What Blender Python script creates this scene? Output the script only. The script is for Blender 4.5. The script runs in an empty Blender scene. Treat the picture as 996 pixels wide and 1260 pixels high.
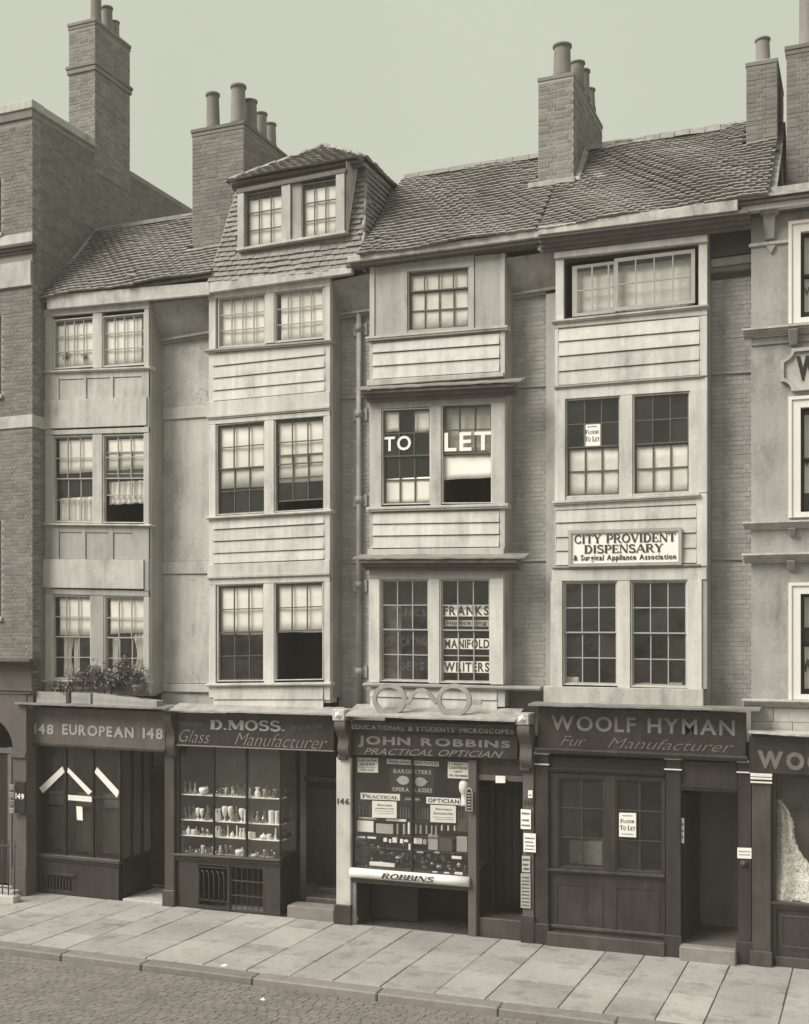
import bpy, bmesh, math, random
from mathutils import Vector, Matrix
random.seed(7)
SC = bpy.context.scene
COL = SC.collection
# ------------------------------------------------------------------ camera, sky, sun
# The rising-front plate camera stands 19 m from the frontages at first floor height.
# F, HZ and TH are its calibration; PX / PZ turn readings taken from the photograph into metres on a plane Y = const.
F, HZ, CAMY, HC = 1447.0, 783.0, 19.0, 5.09
TH = math.atan(0.402); CS, SN = math.cos(TH), math.sin(TH)
cam = bpy.data.cameras.new('camera'); camo = bpy.data.objects.new('camera', cam); COL.objects.link(camo)
camo.location = (0, -CAMY, HC); camo.rotation_euler = (math.radians(90), 0, TH)
cam.sensor_width = 36; cam.sensor_fit = 'AUTO'; cam.lens = F/1260*36
cam.shift_y = (HZ-630)/1260; cam.clip_end = 3000
SC.camera = camo
SC.view_settings.view_transform = 'Standard'; SC.view_settings.look = 'None'
SC.view_settings.exposure = 0.35; SC.view_settings.gamma = 1.0
W = bpy.data.worlds.new('World'); SC.world = W; W.use_nodes = True
SUN = Vector((-0.62, -0.62, 0.86)).normalized()
nt = W.node_tree; nt.nodes.clear()
wo = nt.nodes.new('ShaderNodeOutputWorld'); bg = nt.nodes.new('ShaderNodeBackground')
sk = nt.nodes.new('ShaderNodeTexSky'); sk.sky_type = 'NISHITA'; sk.sun_disc = False
sk.sun_elevation = math.asin(SUN.z); sk.sun_rotation = math.atan2(SUN.x, SUN.y); sk.dust_density = 4
bw = nt.nodes.new('ShaderNodeRGBToBW'); tn = nt.nodes.new('ShaderNodeMix'); tn.data_type = 'RGBA'; tn.blend_type = 'MULTIPLY'
tn.inputs[0].default_value = 1; tn.inputs[7].default_value = (.90, 1.0, .80, 1)
mx = nt.nodes.new('ShaderNodeMix'); mx.data_type = 'RGBA'; mx.inputs[0].default_value = .93
mx.inputs[7].default_value = (5.45, 5.85, 4.6, 1)         # plate-grey overcast
nt.links.new(sk.outputs[0], bw.inputs[0]); nt.links.new(bw.outputs[0], tn.inputs[6])
tc = nt.nodes.new('ShaderNodeTexCoord'); cn = nt.nodes.new('ShaderNodeTexNoise'); cn.inputs['Scale'].default_value = 2.2; cn.inputs['Detail'].default_value = 3
cr = nt.nodes.new('ShaderNodeMapRange'); cr.inputs[3].default_value = .93; cr.inputs[4].default_value = 1.07; nt.links.new(tc.outputs['Generated'], cn.inputs['Vector']); nt.links.new(cn.outputs['Fac'], cr.inputs[0])
cm = nt.nodes.new('ShaderNodeVectorMath'); cm.operation = 'SCALE'; cm.inputs[0].default_value = (5.60, 5.85, 4.78); nt.links.new(cr.outputs[0], cm.inputs['Scale']); nt.links.new(cm.outputs[0], mx.inputs[7])   # faint overcast mottling
nt.links.new(tn.outputs[2], mx.inputs[6]); nt.links.new(mx.outputs[2], bg.inputs[0])
bg.inputs[1].default_value = .088; nt.links.new(bg.outputs[0], wo.inputs[0])
sl = bpy.data.lights.new('sun', 'SUN'); slo = bpy.data.objects.new('sun', sl); COL.objects.link(slo)
sl.energy = 3.9; sl.angle = math.radians(34); sl.color = (1, .95, .86)
slo.location = (-10, -20, 25); slo.rotation_euler = SUN.to_track_quat('Z', 'Y').to_euler()
SC.cycles.max_bounces = 6; SC.cycles.transparent_max_bounces = 12; SC.cycles.caustics_reflective = False; SC.cycles.caustics_refractive = False

# ------------------------------------------------------------------ survey
def PX(px, Y=0.0):
    u = (px-498)/F
    return (CAMY+Y)*(-SN+u*CS)/(CS+u*SN)
def PZ(px, py, Y=0.0):
    u = (px-498)/F
    return HC+(HZ-py)/F*(CAMY+Y)/(CS+u*SN)
def GXY(px, py, z=0.0):
    t = (z-HC)*F/(HZ-py); u = (px-498)/F
    return t*(-SN+u*CS), -CAMY+t*(CS+u*SN)
def Ln(pa, ya, pb, yb, Y=0.0):
    xa, xb = PX(pa, Y), PX(pb, Y); za, zb = PZ(pa, ya, Y), PZ(pb, yb, Y)
    return lambda x: za+(zb-za)*(x-xa)/(xb-xa)
def off(l, d): return lambda x: l(x)+d
def fz(v): return v if callable(v) else (lambda x: v)

# ------------------------------------------------------------------ materials
def tone(v):
    t = max(0, min(1, (v-.03)/.25))
    w = (1.17, .985, .90); l = (1.02, .99, .955)
    return tuple(v*(a+(b-a)*t) for a, b in zip(w, l))+(1,)
def mat(name, v, var=.12, scale=3.0, streak=0.0, bump=.15, bscale=60, rough=.75, rnd=0.0, stain=0.0, grain=0.0, spec=.35, metal=0.0, crack=0.0, chip=0.0):
    m = bpy.data.materials.new(name); m.use_nodes = True; n = m.node_tree; n.nodes.clear(); L = n.links.new
    out = n.nodes.new('ShaderNodeOutputMaterial'); p = n.nodes.new('ShaderNodeBsdfPrincipled'); L(p.outputs[0], out.inputs[0])
    geo = n.nodes.new('ShaderNodeNewGeometry'); pos = geo.outputs['Position']
    p.inputs['Roughness'].default_value = rough; p.inputs['Specular IOR Level'].default_value = spec; p.inputs['Metallic'].default_value = metal
    def noise(sc, det=4, vec=None, ro=.55):
        q = n.nodes.new('ShaderNodeTexNoise'); q.inputs['Scale'].default_value = sc; q.inputs['Detail'].default_value = det
        q.inputs['Roughness'].default_value = ro; L(vec or pos, q.inputs['Vector']); return q.outputs['Fac']
    def mapped(sx, sy, sz):
        q = n.nodes.new('ShaderNodeMapping'); q.inputs['Scale'].default_value = (sx, sy, sz); L(pos, q.inputs['Vector']); return q.outputs[0]
    def ma(op, a, b, cl=False):
        q = n.nodes.new('ShaderNodeMath'); q.operation = op; q.use_clamp = cl
        for i, k in enumerate((a, b)):
            if hasattr(k, 'links') or hasattr(k, 'is_linked'): L(k, q.inputs[i])
            else: q.inputs[i].default_value = k
        return q.outputs[0]
    f = ma('MULTIPLY', ma('SUBTRACT', noise(scale, 6), .5), var*4)
    f = ma('ADD', f, ma('MULTIPLY', ma('SUBTRACT', noise(scale*11, 3), .5), var*1.6))
    f = ma('ADD', f, ma('MULTIPLY', ma('SUBTRACT', noise(75, 2), .5), .30 if v > .02 else .1))
    if streak:
        f = ma('ADD', f, ma('MULTIPLY', ma('SUBTRACT', noise(1, 5, mapped(9, 9, .7)), .5), streak*4))
    if grain:
        f = ma('ADD', f, ma('MULTIPLY', ma('SUBTRACT', noise(1, 4, mapped(3, 60, 75)), .5), grain*3))
    if rnd:
        oi = n.nodes.new('ShaderNodeObjectInfo'); at = n.nodes.new('ShaderNodeAttribute'); at.attribute_name = 'rnd'
        fr = ma('FRACT', ma('ADD', oi.outputs['Random'], at.outputs['Fac']), 0.0)
        f = ma('ADD', f, ma('MULTIPLY', ma('SUBTRACT', fr, .5), rnd*2))
    if stain:
        rp = n.nodes.new('ShaderNodeMapRange'); rp.inputs[1].default_value = .50; rp.inputs[2].default_value = .74
        L(noise(1, 5, mapped(2.2, 2.2, .9), .65), rp.inputs[0]); f = ma('SUBTRACT', f, ma('MULTIPLY', rp.outputs[0], stain))
    if crack:
        vo = n.nodes.new('ShaderNodeTexVoronoi'); vo.feature = 'DISTANCE_TO_EDGE'; vo.inputs['Scale'].default_value = 1.7
        wv = n.nodes.new('ShaderNodeTexNoise'); wv.inputs['Scale'].default_value = 4; wv.inputs['Detail'].default_value = 6; L(pos, wv.inputs['Vector'])
        av = n.nodes.new('ShaderNodeMix'); av.data_type = 'VECTOR'; av.inputs[0].default_value = .35; L(pos, av.inputs[4]); L(wv.outputs['Color'], av.inputs[5]); L(av.outputs[1], vo.inputs['Vector'])
        cr_ = n.nodes.new('ShaderNodeMapRange'); cr_.inputs[1].default_value = .004; cr_.inputs[2].default_value = .016; cr_.inputs[3].default_value = 1; cr_.inputs[4].default_value = 0; L(vo.outputs['Distance'], cr_.inputs[0])
        mk_ = n.nodes.new('ShaderNodeMapRange'); mk_.inputs[1].default_value = .48; mk_.inputs[2].default_value = .56; L(noise(1.1, 3), mk_.inputs[0])
        f = ma('SUBTRACT', f, ma('MULTIPLY', ma('MULTIPLY', cr_.outputs[0], mk_.outputs[0]), crack))
    if chip:
        ch_ = n.nodes.new('ShaderNodeMapRange'); ch_.inputs[1].default_value = .66; ch_.inputs[2].default_value = .70; L(noise(1, 5, mapped(14, 14, 22), .6), ch_.inputs[0])
        f = ma('SUBTRACT', f, ma('MULTIPLY', ch_.outputs[0], chip))
    f = ma('ADD', f, 1.0)
    f = ma('MAXIMUM', f, .18)
    c = n.nodes.new('ShaderNodeMix'); c.data_type = 'RGBA'; c.blend_type = 'MULTIPLY'; c.inputs[0].default_value = 1
    cc = n.nodes.new('ShaderNodeCombineColor'); [L(f, cc.inputs[i]) for i in range(3)]
    c.inputs[6].default_value = tone(v); L(cc.outputs[0], c.inputs[7]); L(c.outputs[2], p.inputs['Base Color'])
    if bump:
        b = n.nodes.new('ShaderNodeBump'); b.inputs['Strength'].default_value = bump; b.inputs['Distance'].default_value = .02
        L(noise(bscale, 4), b.inputs['Height']); L(b.outputs[0], p.inputs['Normal'])
    return m
def glassmat(name, tint=.93, refl=1.0, wav=.015, grime_sheen=.08):
    m = bpy.data.materials.new(name); m.use_nodes = True; n = m.node_tree; n.nodes.clear(); L = n.links.new
    out = n.nodes.new('ShaderNodeOutputMaterial'); mixs = n.nodes.new('ShaderNodeMixShader')
    tr = n.nodes.new('ShaderNodeBsdfTransparent'); tr.inputs[0].default_value = (tint, tint, tint*.985, 1)
    gl = n.nodes.new('ShaderNodeBsdfGlossy'); gl.inputs['Roughness'].default_value = .04; gl.inputs['Color'].default_value = (.9, .9, .86, 1)
    lw = n.nodes.new('ShaderNodeLayerWeight'); lw.inputs[0].default_value = .5
    pw = n.nodes.new('ShaderNodeMath'); pw.operation = 'POWER'; pw.inputs[1].default_value = 5; L(lw.outputs['Facing'], pw.inputs[0])
    mu = n.nodes.new('ShaderNodeMath'); mu.operation = 'MULTIPLY_ADD'; mu.use_clamp = True; mu.inputs[1].default_value = .9; mu.inputs[2].default_value = .03*refl; L(pw.outputs[0], mu.inputs[0])
    geo = n.nodes.new('ShaderNodeNewGeometry'); ns = n.nodes.new('ShaderNodeTexNoise'); ns.inputs['Scale'].default_value = 2.5
    L(geo.outputs['Position'], ns.inputs['Vector']); b = n.nodes.new('ShaderNodeBump'); b.inputs['Strength'].default_value = .35
    b.inputs['Distance'].default_value = wav; L(ns.outputs['Fac'], b.inputs['Height']); L(b.outputs[0], gl.inputs['Normal'])
    # grime film, thickened and varied by pane to paint in pale reflections
    df = n.nodes.new('ShaderNodeBsdfDiffuse'); df.inputs[0].default_value = tone(.3)
    m2 = n.nodes.new('ShaderNodeMixShader'); g = n.nodes.new('ShaderNodeTexNoise'); g.inputs['Scale'].default_value = 4; g.inputs['Detail'].default_value = 6
    L(geo.outputs['Position'], g.inputs['Vector']); mr = n.nodes.new('ShaderNodeMapRange'); mr.inputs[1].default_value = .35; mr.inputs[2].default_value = .8
    mr.inputs[3].default_value = .01; mr.inputs[4].default_value = grime_sheen; L(g.outputs['Fac'], mr.inputs[0])
    oi = n.nodes.new('ShaderNodeObjectInfo'); om = n.nodes.new('ShaderNodeMath'); om.operation = 'MULTIPLY_ADD'; om.inputs[1].default_value = grime_sheen*.9; L(oi.outputs['Random'], om.inputs[0]); L(mr.outputs[0], om.inputs[2])
    L(om.outputs[0], m2.inputs[0]); L(tr.outputs[0], m2.inputs[1]); L(df.outputs[0], m2.inputs[2])
    L(mu.outputs[0], mixs.inputs[0]); L(m2.outputs[0], mixs.inputs[1]); L(gl.outputs[0], mixs.inputs[2]); L(mixs.outputs[0], out.inputs[0])
    return m
M = dict(
 paint=mat('pale_painted_wood', .54, .11, 1.4, .16, .15, 40, .65, grain=.06, stain=.36, rnd=.09, chip=.3),
 paint2=mat('weathered_painted_wood', .45, .12, 1.6, .13, .25, 40, .7, grain=.07, stain=.45, rnd=.09, chip=.4),
 paint3=mat('grey_and_shaded_wood', .34, .12, 1.6, .12, .2, 40, .7, grain=.05, stain=.25, rnd=.05),  # grey woodwork; also carries the shade of the bay returns
 white=mat('bright_white_paint', .70, .03, 3, .02, .05, 60, .55),
 stucco=mat('grey_stucco', .33, .18, 1.4, .10, .35, 45, .85, stain=.45, crack=.18),
 stuccol=mat('pale_stucco', .46, .13, 1.5, .13, .3, 40, .85, stain=.4, crack=.18),
 stuccod=mat('sooty_stucco', .10, .12, 2, .05, .35, 45, .85, stain=.2),
 plaster=mat('cracked_plaster', .46, .14, 2.2, .08, .6, 14, .9, stain=.4, crack=.35, chip=.2),
 stone=mat('weathered_stone', .46, .14, 3, .12, .3, 40, .85, stain=.4, chip=.3, rnd=.1),
 pbrick=mat('painted_brick', .40, .10, 1.5, .07, .4, 70, .9, rnd=.10, stain=.35),
 pmortar=mat('painted_mortar', .36, .10, 1.5, .07, .4, 70, .9, stain=.3),
 brick=mat('sooty_brick', .22, .12, 2, .05, .5, 70, .9, rnd=.20, stain=.2),
 mortar=mat('lime_mortar', .40, .15, 3, 0, .4, 80, .95),
 brickd=mat('dark_stock_brick', .185, .12, 2, .05, .5, 70, .9, rnd=.18, stain=.2),
 mortard=mat('sooty_mortar', .27, .15, 3, 0, .4, 80, .95),
 tile=mat('clay_roof_tile', .24, .14, 1.0, 0, .5, 50, .85, rnd=.13),
 ridge=mat('ridge_mortar', .30, .3, 6, 0, .8, 25, .95, rnd=.2),
 pot=mat('clay_chimney_pot', .20, .15, 3, .05, .3, 30, .85, rnd=.15),
 lead=mat('sheet_lead', .36, .18, 4, .12, .4, 12, .6, stain=.45),
 gutter=mat('eaves_gutter_paint', .46, .18, 5, .15, .3, 20, .7, stain=.55),
 ledge=mat('dull_lead_ledge', .22, .18, 4, .05, .4, 12, .6, stain=.3),
 dark=mat('dark_shop_paint', .017, .22, 3, .15, .15, 40, .5, grain=.1, spec=.35),
 dark2=mat('brown_shop_paint', .026, .3, 3, .3, .25, 40, .38, grain=.25, spec=.45, stain=-.6),
 fasc=mat('faded_brown_fascia', .048, .25, 3, .25, .2, 40, .45, spec=.45, grain=.2, stain=-.5),
 fascl=mat('worn_buff_fascia', .105, .2, 3, .15, .2, 40, .6),
 soot=mat('sooty_eaves_paint', .12, .2, 3, .1, .2, 40, .7),
 iron=mat('cast_iron', .05, .2, 8, 0, .2, 60, .55),
 pipe=mat('painted_downpipe', .40, .15, 4, .1, .2, 30, .55, stain=.4),
 sash=mat('sash_bar_paint', .09, .1, 6, 0, .1, 60, .5),
 sashl=mat('pale_sash_paint', .36, .1, 6, 0, .1, 60, .55),
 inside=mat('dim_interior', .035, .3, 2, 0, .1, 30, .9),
 insidel=mat('plastered_interior', .10, .3, 2, 0, .1, 30, .9),
 blind=mat('white_linen_blind', .87, .035, 1.2, .03, .1, 15, .9, rnd=.04),
 lace=mat('cotton_curtain', .74, .10, 5, .1, .3, 20, .95),
 letter=mat('cream_lettering', .36, .12, 8, 0, .1, 40, .5),
 letterg=mat('faded_gilt_lettering', .20, .2, 8, 0, .1, 40, .5),
 letterd=mat('dim_lettering', .14, .2, 8, 0, .1, 40, .5),
 ink=mat('black_ink', .04, .1, 8, 0, 0, 40, .6),
 paper=mat('white_paper', .80, .05, 4, 0, .05, 40, .85, rnd=.06),
 paperd=mat('soiled_card', .36, .15, 6, 0, .05, 40, .85, rnd=.2),
 slab=mat('york_stone_paving', .35, .20, 1.1, 0, .6, 50, .85, rnd=.15, stain=.50, chip=.3, crack=.2),
 joint=mat('paving_joint_dirt', .22, .2, 6, 0, .5, 60, .95),
 kerb=mat('granite_kerb', .20, .15, 6, 0, .4, 60, .8, rnd=.12, stain=.2),
 sett=mat('granite_sett', .17, .16, 1.2, 0, .5, 60, .85, rnd=.12),
 dirt=mat('road_dirt', .13, .3, 1.2, 0, .5, 40, .95),
 leaf=mat('leaf_green', .17, .35, 9, 0, .1, 40, .6, rnd=.3),
 stem=mat('plant_stem', .1, .2, 9, 0, .1, 40, .7),
 opal=mat('opal_glass', .85, .03, 9, 0, 0, 40, .25, rnd=.1, spec=.6),
 case=mat('leather_case', .035, .3, 9, 0, .1, 60, .4, rnd=.5),
 brass=mat('brass_fitting', .30, .15, 9, 0, 0, 60, .3, rnd=.3, metal=.6),
 fur=mat('white_fur_cloth', .80, .14, 7, .1, .9, 16, .95),
)
M['glass'] = glassmat('window_glass', .985, 1.7, .04, .075)
M['oldglass'] = glassmat('dusty_window_glass', .93, 1.3, .03, .06)
M['ware'] = glassmat('cut_glass', .72, 5.0, .004)

# ------------------------------------------------------------------ object helpers
WL = {}
def wl(o): return WL[o.name] if o is not None else Vector((0, 0, 0))
def thing(name, label, cat, loc, group=None):
    o = bpy.data.objects.new(name, None); COL.objects.link(o); o.location = loc; WL[o.name] = Vector(loc)
    o.empty_display_size = .2; tag(o, label, cat, group); return o
def tag(o, label, cat, group=None):
    o['label'] = label; o['category'] = cat
    if group: o['group'] = group
    return o
def kind(o, k): o['kind'] = k; return o
def mk(name, verts, faces, m, parent=None, smooth=False, bev=0.0, keep=False):
    me = bpy.data.meshes.new(name)
    if keep: c = Vector((0, 0, 0))
    else:
        lo = Vector([min(v[i] for v in verts) for i in range(3)]); hi = Vector([max(v[i] for v in verts) for i in range(3)]); c = (lo+hi)/2
    me.from_pydata([tuple(Vector(v)-c) for v in verts], [], faces)
    if bev:
        bm = bmesh.new(); bm.from_mesh(me)
        bmesh.ops.bevel(bm, geom=bm.edges[:], offset=bev, segments=1, affect='EDGES', clamp_overlap=True); bm.to_mesh(me); bm.free()
    me.materials.append(m)
    if smooth: me.polygons.foreach_set('use_smooth', [True]*len(me.polygons))
    return link(name, me, c, parent)
def link(name, me, c, parent=None, rot=None, scale=None):
    o = bpy.data.objects.new(name, me); COL.objects.link(o); WL[o.name] = Vector(c)
    if parent is not None: o.parent = parent
    o.location = Vector(c)-wl(parent)
    if rot is not None: o.rotation_euler = rot
    if scale is not None: o.scale = scale
    return o
BF = [(0, 1, 2, 3), (7, 6, 5, 4), (0, 4, 5, 1), (1, 5, 6, 2), (2, 6, 7, 3), (3, 7, 4, 0)]
def boxv(x0, x1, zb, zt, y0, y1):
    zb, zt = fz(zb), fz(zt)
    return [(x0, y0, zb(x0)), (x1, y0, zb(x1)), (x1, y0, zt(x1)), (x0, y0, zt(x0)),
            (x0, y1, zb(x0)), (x1, y1, zb(x1)), (x1, y1, zt(x1)), (x0, y1, zt(x0))]
def slab(name, parent, m, x0, x1, zb, zt, y0, y1, bev=.004):
    return mk(name, boxv(x0, x1, zb, zt, y0, y1), BF, m, parent, bev=bev)
def lattice(name, parent, m, us, vs, pt, y0, y1, hole=None):
    """one connected pierced plate: cell (i, j) is open where hole(i, j)"""
    if hole is None: hole = lambda i, j: i % 2 == 1 and j % 2 == 1
    nu, nv = len(us), len(vs); V = []; Fc = []
    for y in (y0, y1):
        for v in vs:
            for u in us:
                x, z = pt(u, v); V.append((x, y, z))
    idx = lambda i, j, k: k*nu*nv+j*nu+i
    solid = lambda i, j: 0 <= i < nu-1 and 0 <= j < nv-1 and not hole(i, j)
    for j in range(nv-1):
        for i in range(nu-1):
            if not solid(i, j): continue
            Fc.append((idx(i, j, 0), idx(i+1, j, 0), idx(i+1, j+1, 0), idx(i, j+1, 0)))
            Fc.append((idx(i, j+1, 1), idx(i+1, j+1, 1), idx(i+1, j, 1), idx(i, j, 1)))
            if not solid(i, j-1): Fc.append((idx(i, j, 0), idx(i, j, 1), idx(i+1, j, 1), idx(i+1, j, 0)))
            if not solid(i, j+1): Fc.append((idx(i, j+1, 0), idx(i+1, j+1, 0), idx(i+1, j+1, 1), idx(i, j+1, 1)))
            if not solid(i-1, j): Fc.append((idx(i, j, 0), idx(i, j+1, 0), idx(i, j+1, 1), idx(i, j, 1)))
            if not solid(i+1, j): Fc.append((idx(i+1, j, 0), idx(i+1, j, 1), idx(i+1, j+1, 1), idx(i+1, j+1, 0)))
    used = sorted({a for f in Fc for a in f}); mp = {a: k for k, a in enumerate(used)}
    return mk(name, [V[a] for a in used], [tuple(mp[a] for a in f) for f in Fc], m, parent)
def quadpt(x0, x1, zb, zt):
    zb, zt = fz(zb), fz(zt)
    def pt(u, v):
        x = x0+u*(x1-x0); return x, zb(x)+(zt(x)-zb(x))*v
    return pt
PANE = {}
def pane(parent, c, w, h, m, rot=None):
    if m.name not in PANE:
        me = bpy.data.meshes.new('pane'); me.from_pydata([(-.5, 0, -.5), (.5, 0, -.5), (.5, 0, .5), (-.5, 0, .5)], [], [(0, 1, 2, 3)]); me.materials.append(m); PANE[m.name] = me
    j = math.radians(.35)
    return link('pane', PANE[m.name], c, parent, rot or (random.uniform(-j, j), 0, random.uniform(-j, j)), (w, .003, h))
def interior(parent, x0, x1, z0, z1, y0, y1, m, name='room_interior'):
    v = boxv(x0, x1, z0, z1, y0, y1)
    return mk(name, v, [(7, 6, 5, 4)[::-1], (0, 4, 5, 1)[::-1], (1, 5, 6, 2)[::-1], (2, 6, 7, 3)[::-1], (3, 7, 4, 0)[::-1]], m, parent)
def cellus(a, n, bar, edge):
    """coordinates of a lattice of n openings over length a in metres, returned as fractions"""
    w = (a-2*edge-(n-1)*bar)/n; o = [0, edge]
    for k in range(n):
        o.append(o[-1]+w)
        o.append(o[-1]+(bar if k < n-1 else edge))
    return [q/a for q in o]
def sash(parent, pt, W_, H, u0, u1, v0, v1, cols, rows, y, m, g, bar=.02, edge=.035, name='sash', th=.025, uw=None):
    w, h = (u1-u0)*W_, (v1-v0)*H
    us = [u0+(u1-u0)*q for q in cellus(w, cols, bar, edge)]
    if uw: us = [u0+(u1-u0)*q for q in uw]
    vs = [v0+(v1-v0)*q for q in cellus(h, rows, bar, edge)]
    s = lattice(name, parent, m, us, vs, pt, y, y+th)
    par = s if parent.parent is None else parent
    for i in range(1, len(us)-1, 2):
        for j in range(1, len(vs)-1, 2):
            a = pt(us[i], vs[j]); b = pt(us[i+1], vs[j+1])
            c = pt((us[i]+us[i+1])/2, (vs[j]+vs[j+1])/2)
            pane(par, (c[0], y+th*.6, c[1]), b[0]-a[0]+.014, (vs[j+1]-vs[j])*H+.016, g)
    return s
def window(parent, x0, x1, zb, zt, y=.06, cols=3, rows=(2, 2), split=.5, lift=0.0, drop=0.0, fm='paint', sm='sash', g='glass', fr=.018, room=.9, im='inside', bar=.018, name='window', edge=.024):
    zb, zt = fz(zb), fz(zt); Wd = x1-x0; xm = (x0+x1)/2; H = zt(xm)-zb(xm); pt = quadpt(x0, x1, zb, zt)
    a, b = fr/Wd, fr/H
    f = lattice(name, parent, M[fm], [0, a, 1-a, 1], [0, b, 1-b, 1], pt, y-.03, y+.06)
    if rows[1]:
        lo0, lo1 = b+lift, split+.012+lift
        sash(f, pt, Wd, H, a, 1-a, split-drop, 1-b-drop, cols, rows[0], y, M[sm], M[g], bar, edge)
        sash(f, pt, Wd, H, a, 1-a, lo0, min(lo1, 1-b), cols, rows[1], y+.028, M[sm], M[g], bar, edge)
    else:
        sash(f, pt, Wd, H, a, 1-a, b, 1-b, cols, rows[0], y, M[sm], M[g], bar, edge)
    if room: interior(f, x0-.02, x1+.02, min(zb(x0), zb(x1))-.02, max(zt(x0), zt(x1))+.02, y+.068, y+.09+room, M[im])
    return f
def winpx(parent, pl, pr, tl, tr, bl, br, Y=0.0, **k):
    yy = k.pop('y', .05)
    return window(parent, PX(pl, Y), PX(pr, Y), Ln(pl, bl, pr, br, Y), Ln(pl, tl, pr, tr, Y), y=Y+yy, **k)
def blind(label, pl, pr, yt, yb, Y, Yo=.108, m='blind', name='window_blind', cat='blind', group=None, slant=0):
    """cloth hung inside a window; the readings are on the frame plane Y, the cloth hangs Yo behind it"""
    x0, x1 = PX(pl, Y), PX(pr, Y); zt = PZ((pl+pr)/2, yt, Y); zb = PZ((pl+pr)/2, yb, Y)
    n = 14; V = []; Fc = []; ph = random.uniform(0, 6)
    for k in (0, 1):
        for j in range(5):
            for i in range(n+1):
                u = i/n; v = j/4
                V.append((x0+u*(x1-x0), Y+Yo+.006*math.sin(u*5+ph)*(1-v*.6)+.004*math.sin(u*17+v*5)+k*.004, zb+(zt-zb)*v+(1-v)*(slant*u+.004*math.sin(u*9+ph))))
    N = (n+1)*5
    for j in range(4):
        for i in range(n):
            a = j*(n+1)+i; Fc.append((a, a+1, a+n+2, a+n+1)); Fc.append((N+a, N+a+n+1, N+a+n+2, N+a+1))
    ed = [i for i in range(n+1)]+[(n)+(n+1)*j for j in range(1, 5)]+[4*(n+1)+i for i in range(n-1, -1, -1)]+[(n+1)*j for j in range(3, 0, -1)]
    for p, q in zip(ed, ed[1:]+ed[:1]): Fc.append((q, p, p+N, q+N))
    o = mk(name, V, Fc, M[m], None, smooth=True); return tag(o, label, cat, group)
def curtain(label, pl, pr, yt, yb, Y, Yo=.15, gather=.5, side=0, m='lace', folds=7, group=None):
    x0, x1 = PX(pl, Y), PX(pr, Y); zt = PZ((pl+pr)/2, yt, Y); zb = PZ((pl+pr)/2, yb, Y)
    n = folds*6; R_ = 8; V = []; Fc = []
    for k in (0, 1):
        for j in range(R_+1):
            for i in range(n+1):
                u = i/n; v = j/R_
                g = 1-gather*(math.sin(v*math.pi)**2)*.5
                xx = x0+(x1-x0)*(u*g if side <= 0 else 1-(1-u)*g)
                V.append((xx, Y+Yo+.022*math.sin(u*folds*6.28+math.sin(v*3)*.6)+k*.005, zb+(zt-zb)*v+.008*math.sin(u*20)*(1-v)))
    N = (n+1)*(R_+1)
    for j in range(R_):
        for i in range(n):
            a = j*(n+1)+i; Fc.append((a, a+1, a+n+2, a+n+1)); Fc.append((N+a, N+a+n+1, N+a+n+2, N+a+1))
    top = R_*(n+1)
    for i in range(n): Fc.append((i+1, i, N+i, N+i+1)); Fc.append((top+i, top+i+1, N+top+i+1, N+top+i))
    o = mk('curtain', V, Fc, M[m], None, smooth=True); return tag(o, label, 'curtain', group)

# laid pieces: bricks, tiles, slabs, setts -------------------------------------------------
FRUST = ([(-.5, -.5, 0), (.5, -.5, 0), (.5, .5, 0), (-.5, .5, 0), (-.47, -.44, 1), (.47, -.46, 1), (.46, .44, 1), (-.46, .45, 1)],
         [(4, 5, 6, 7), (0, 1, 5, 4), (1, 2, 6, 5), (2, 3, 7, 6), (3, 0, 4, 7)])
FLAG = ([(-.5, -.5, 0), (.5, -.5, 0), (.5, .5, 0), (-.5, .5, 0), (-.493, -.49, 1), (.493, -.49, 1), (.493, .49, 1), (-.493, .49, 1)], FRUST[1])
TILE = ([(-.5, -.40, -.1), (.5, -.40, -.1), (.5, .5, 0), (-.5, .5, 0), (-.49, -.5, 1.0), (0, -.5, 1.25), (.49, -.5, 1.0), (.5, .5, .5), (-.5, .5, .5)],
        [(4, 5, 6, 7, 8), (0, 1, 6, 5, 4), (1, 2, 7, 6), (3, 0, 4, 8), (2, 3, 8, 7)])
SHARED = {}
CAMV = Vector((0, -CAMY, HC))
def pieces(parent, name, rest, m, items, base, n_ind=300, structure_parent=False):
    """items: (centre, 3x3 axes, (sx, sy, sz)); the nearest n_ind become objects, the rest one mesh"""
    items = sorted(items, key=lambda t: (t[0]-CAMV).length)
    key = (name, m.name)
    if key not in SHARED:
        me = bpy.data.meshes.new(name); me.from_pydata(base[0], [], base[1]); me.materials.append(m); SHARED[key] = me
    me = SHARED[key]; pw = wl(parent)
    for c, R, s in items[:n_ind]:
        o = bpy.data.objects.new(name, me); COL.objects.link(o); o.parent = parent
        o.location = c-pw; o.rotation_euler = R.to_euler(); o.scale = s
    rem = items[n_ind:]
    if rem:
        V = []; Fc = []; A = []
        for c, R, s in rem:
            b = len(V); r = random.random()
            for q in base[0]: V.append(c+R @ Vector((q[0]*s[0], q[1]*s[1], q[2]*s[2]))); A.append(r)
            for f in base[1]: Fc.append(tuple(b+k for k in f))
        o = mk(rest, V, Fc, m, parent); kind(o, 'stuff')
        at = o.data.attributes.new('rnd', 'FLOAT', 'POINT'); at.data.foreach_set('value', A)
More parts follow.
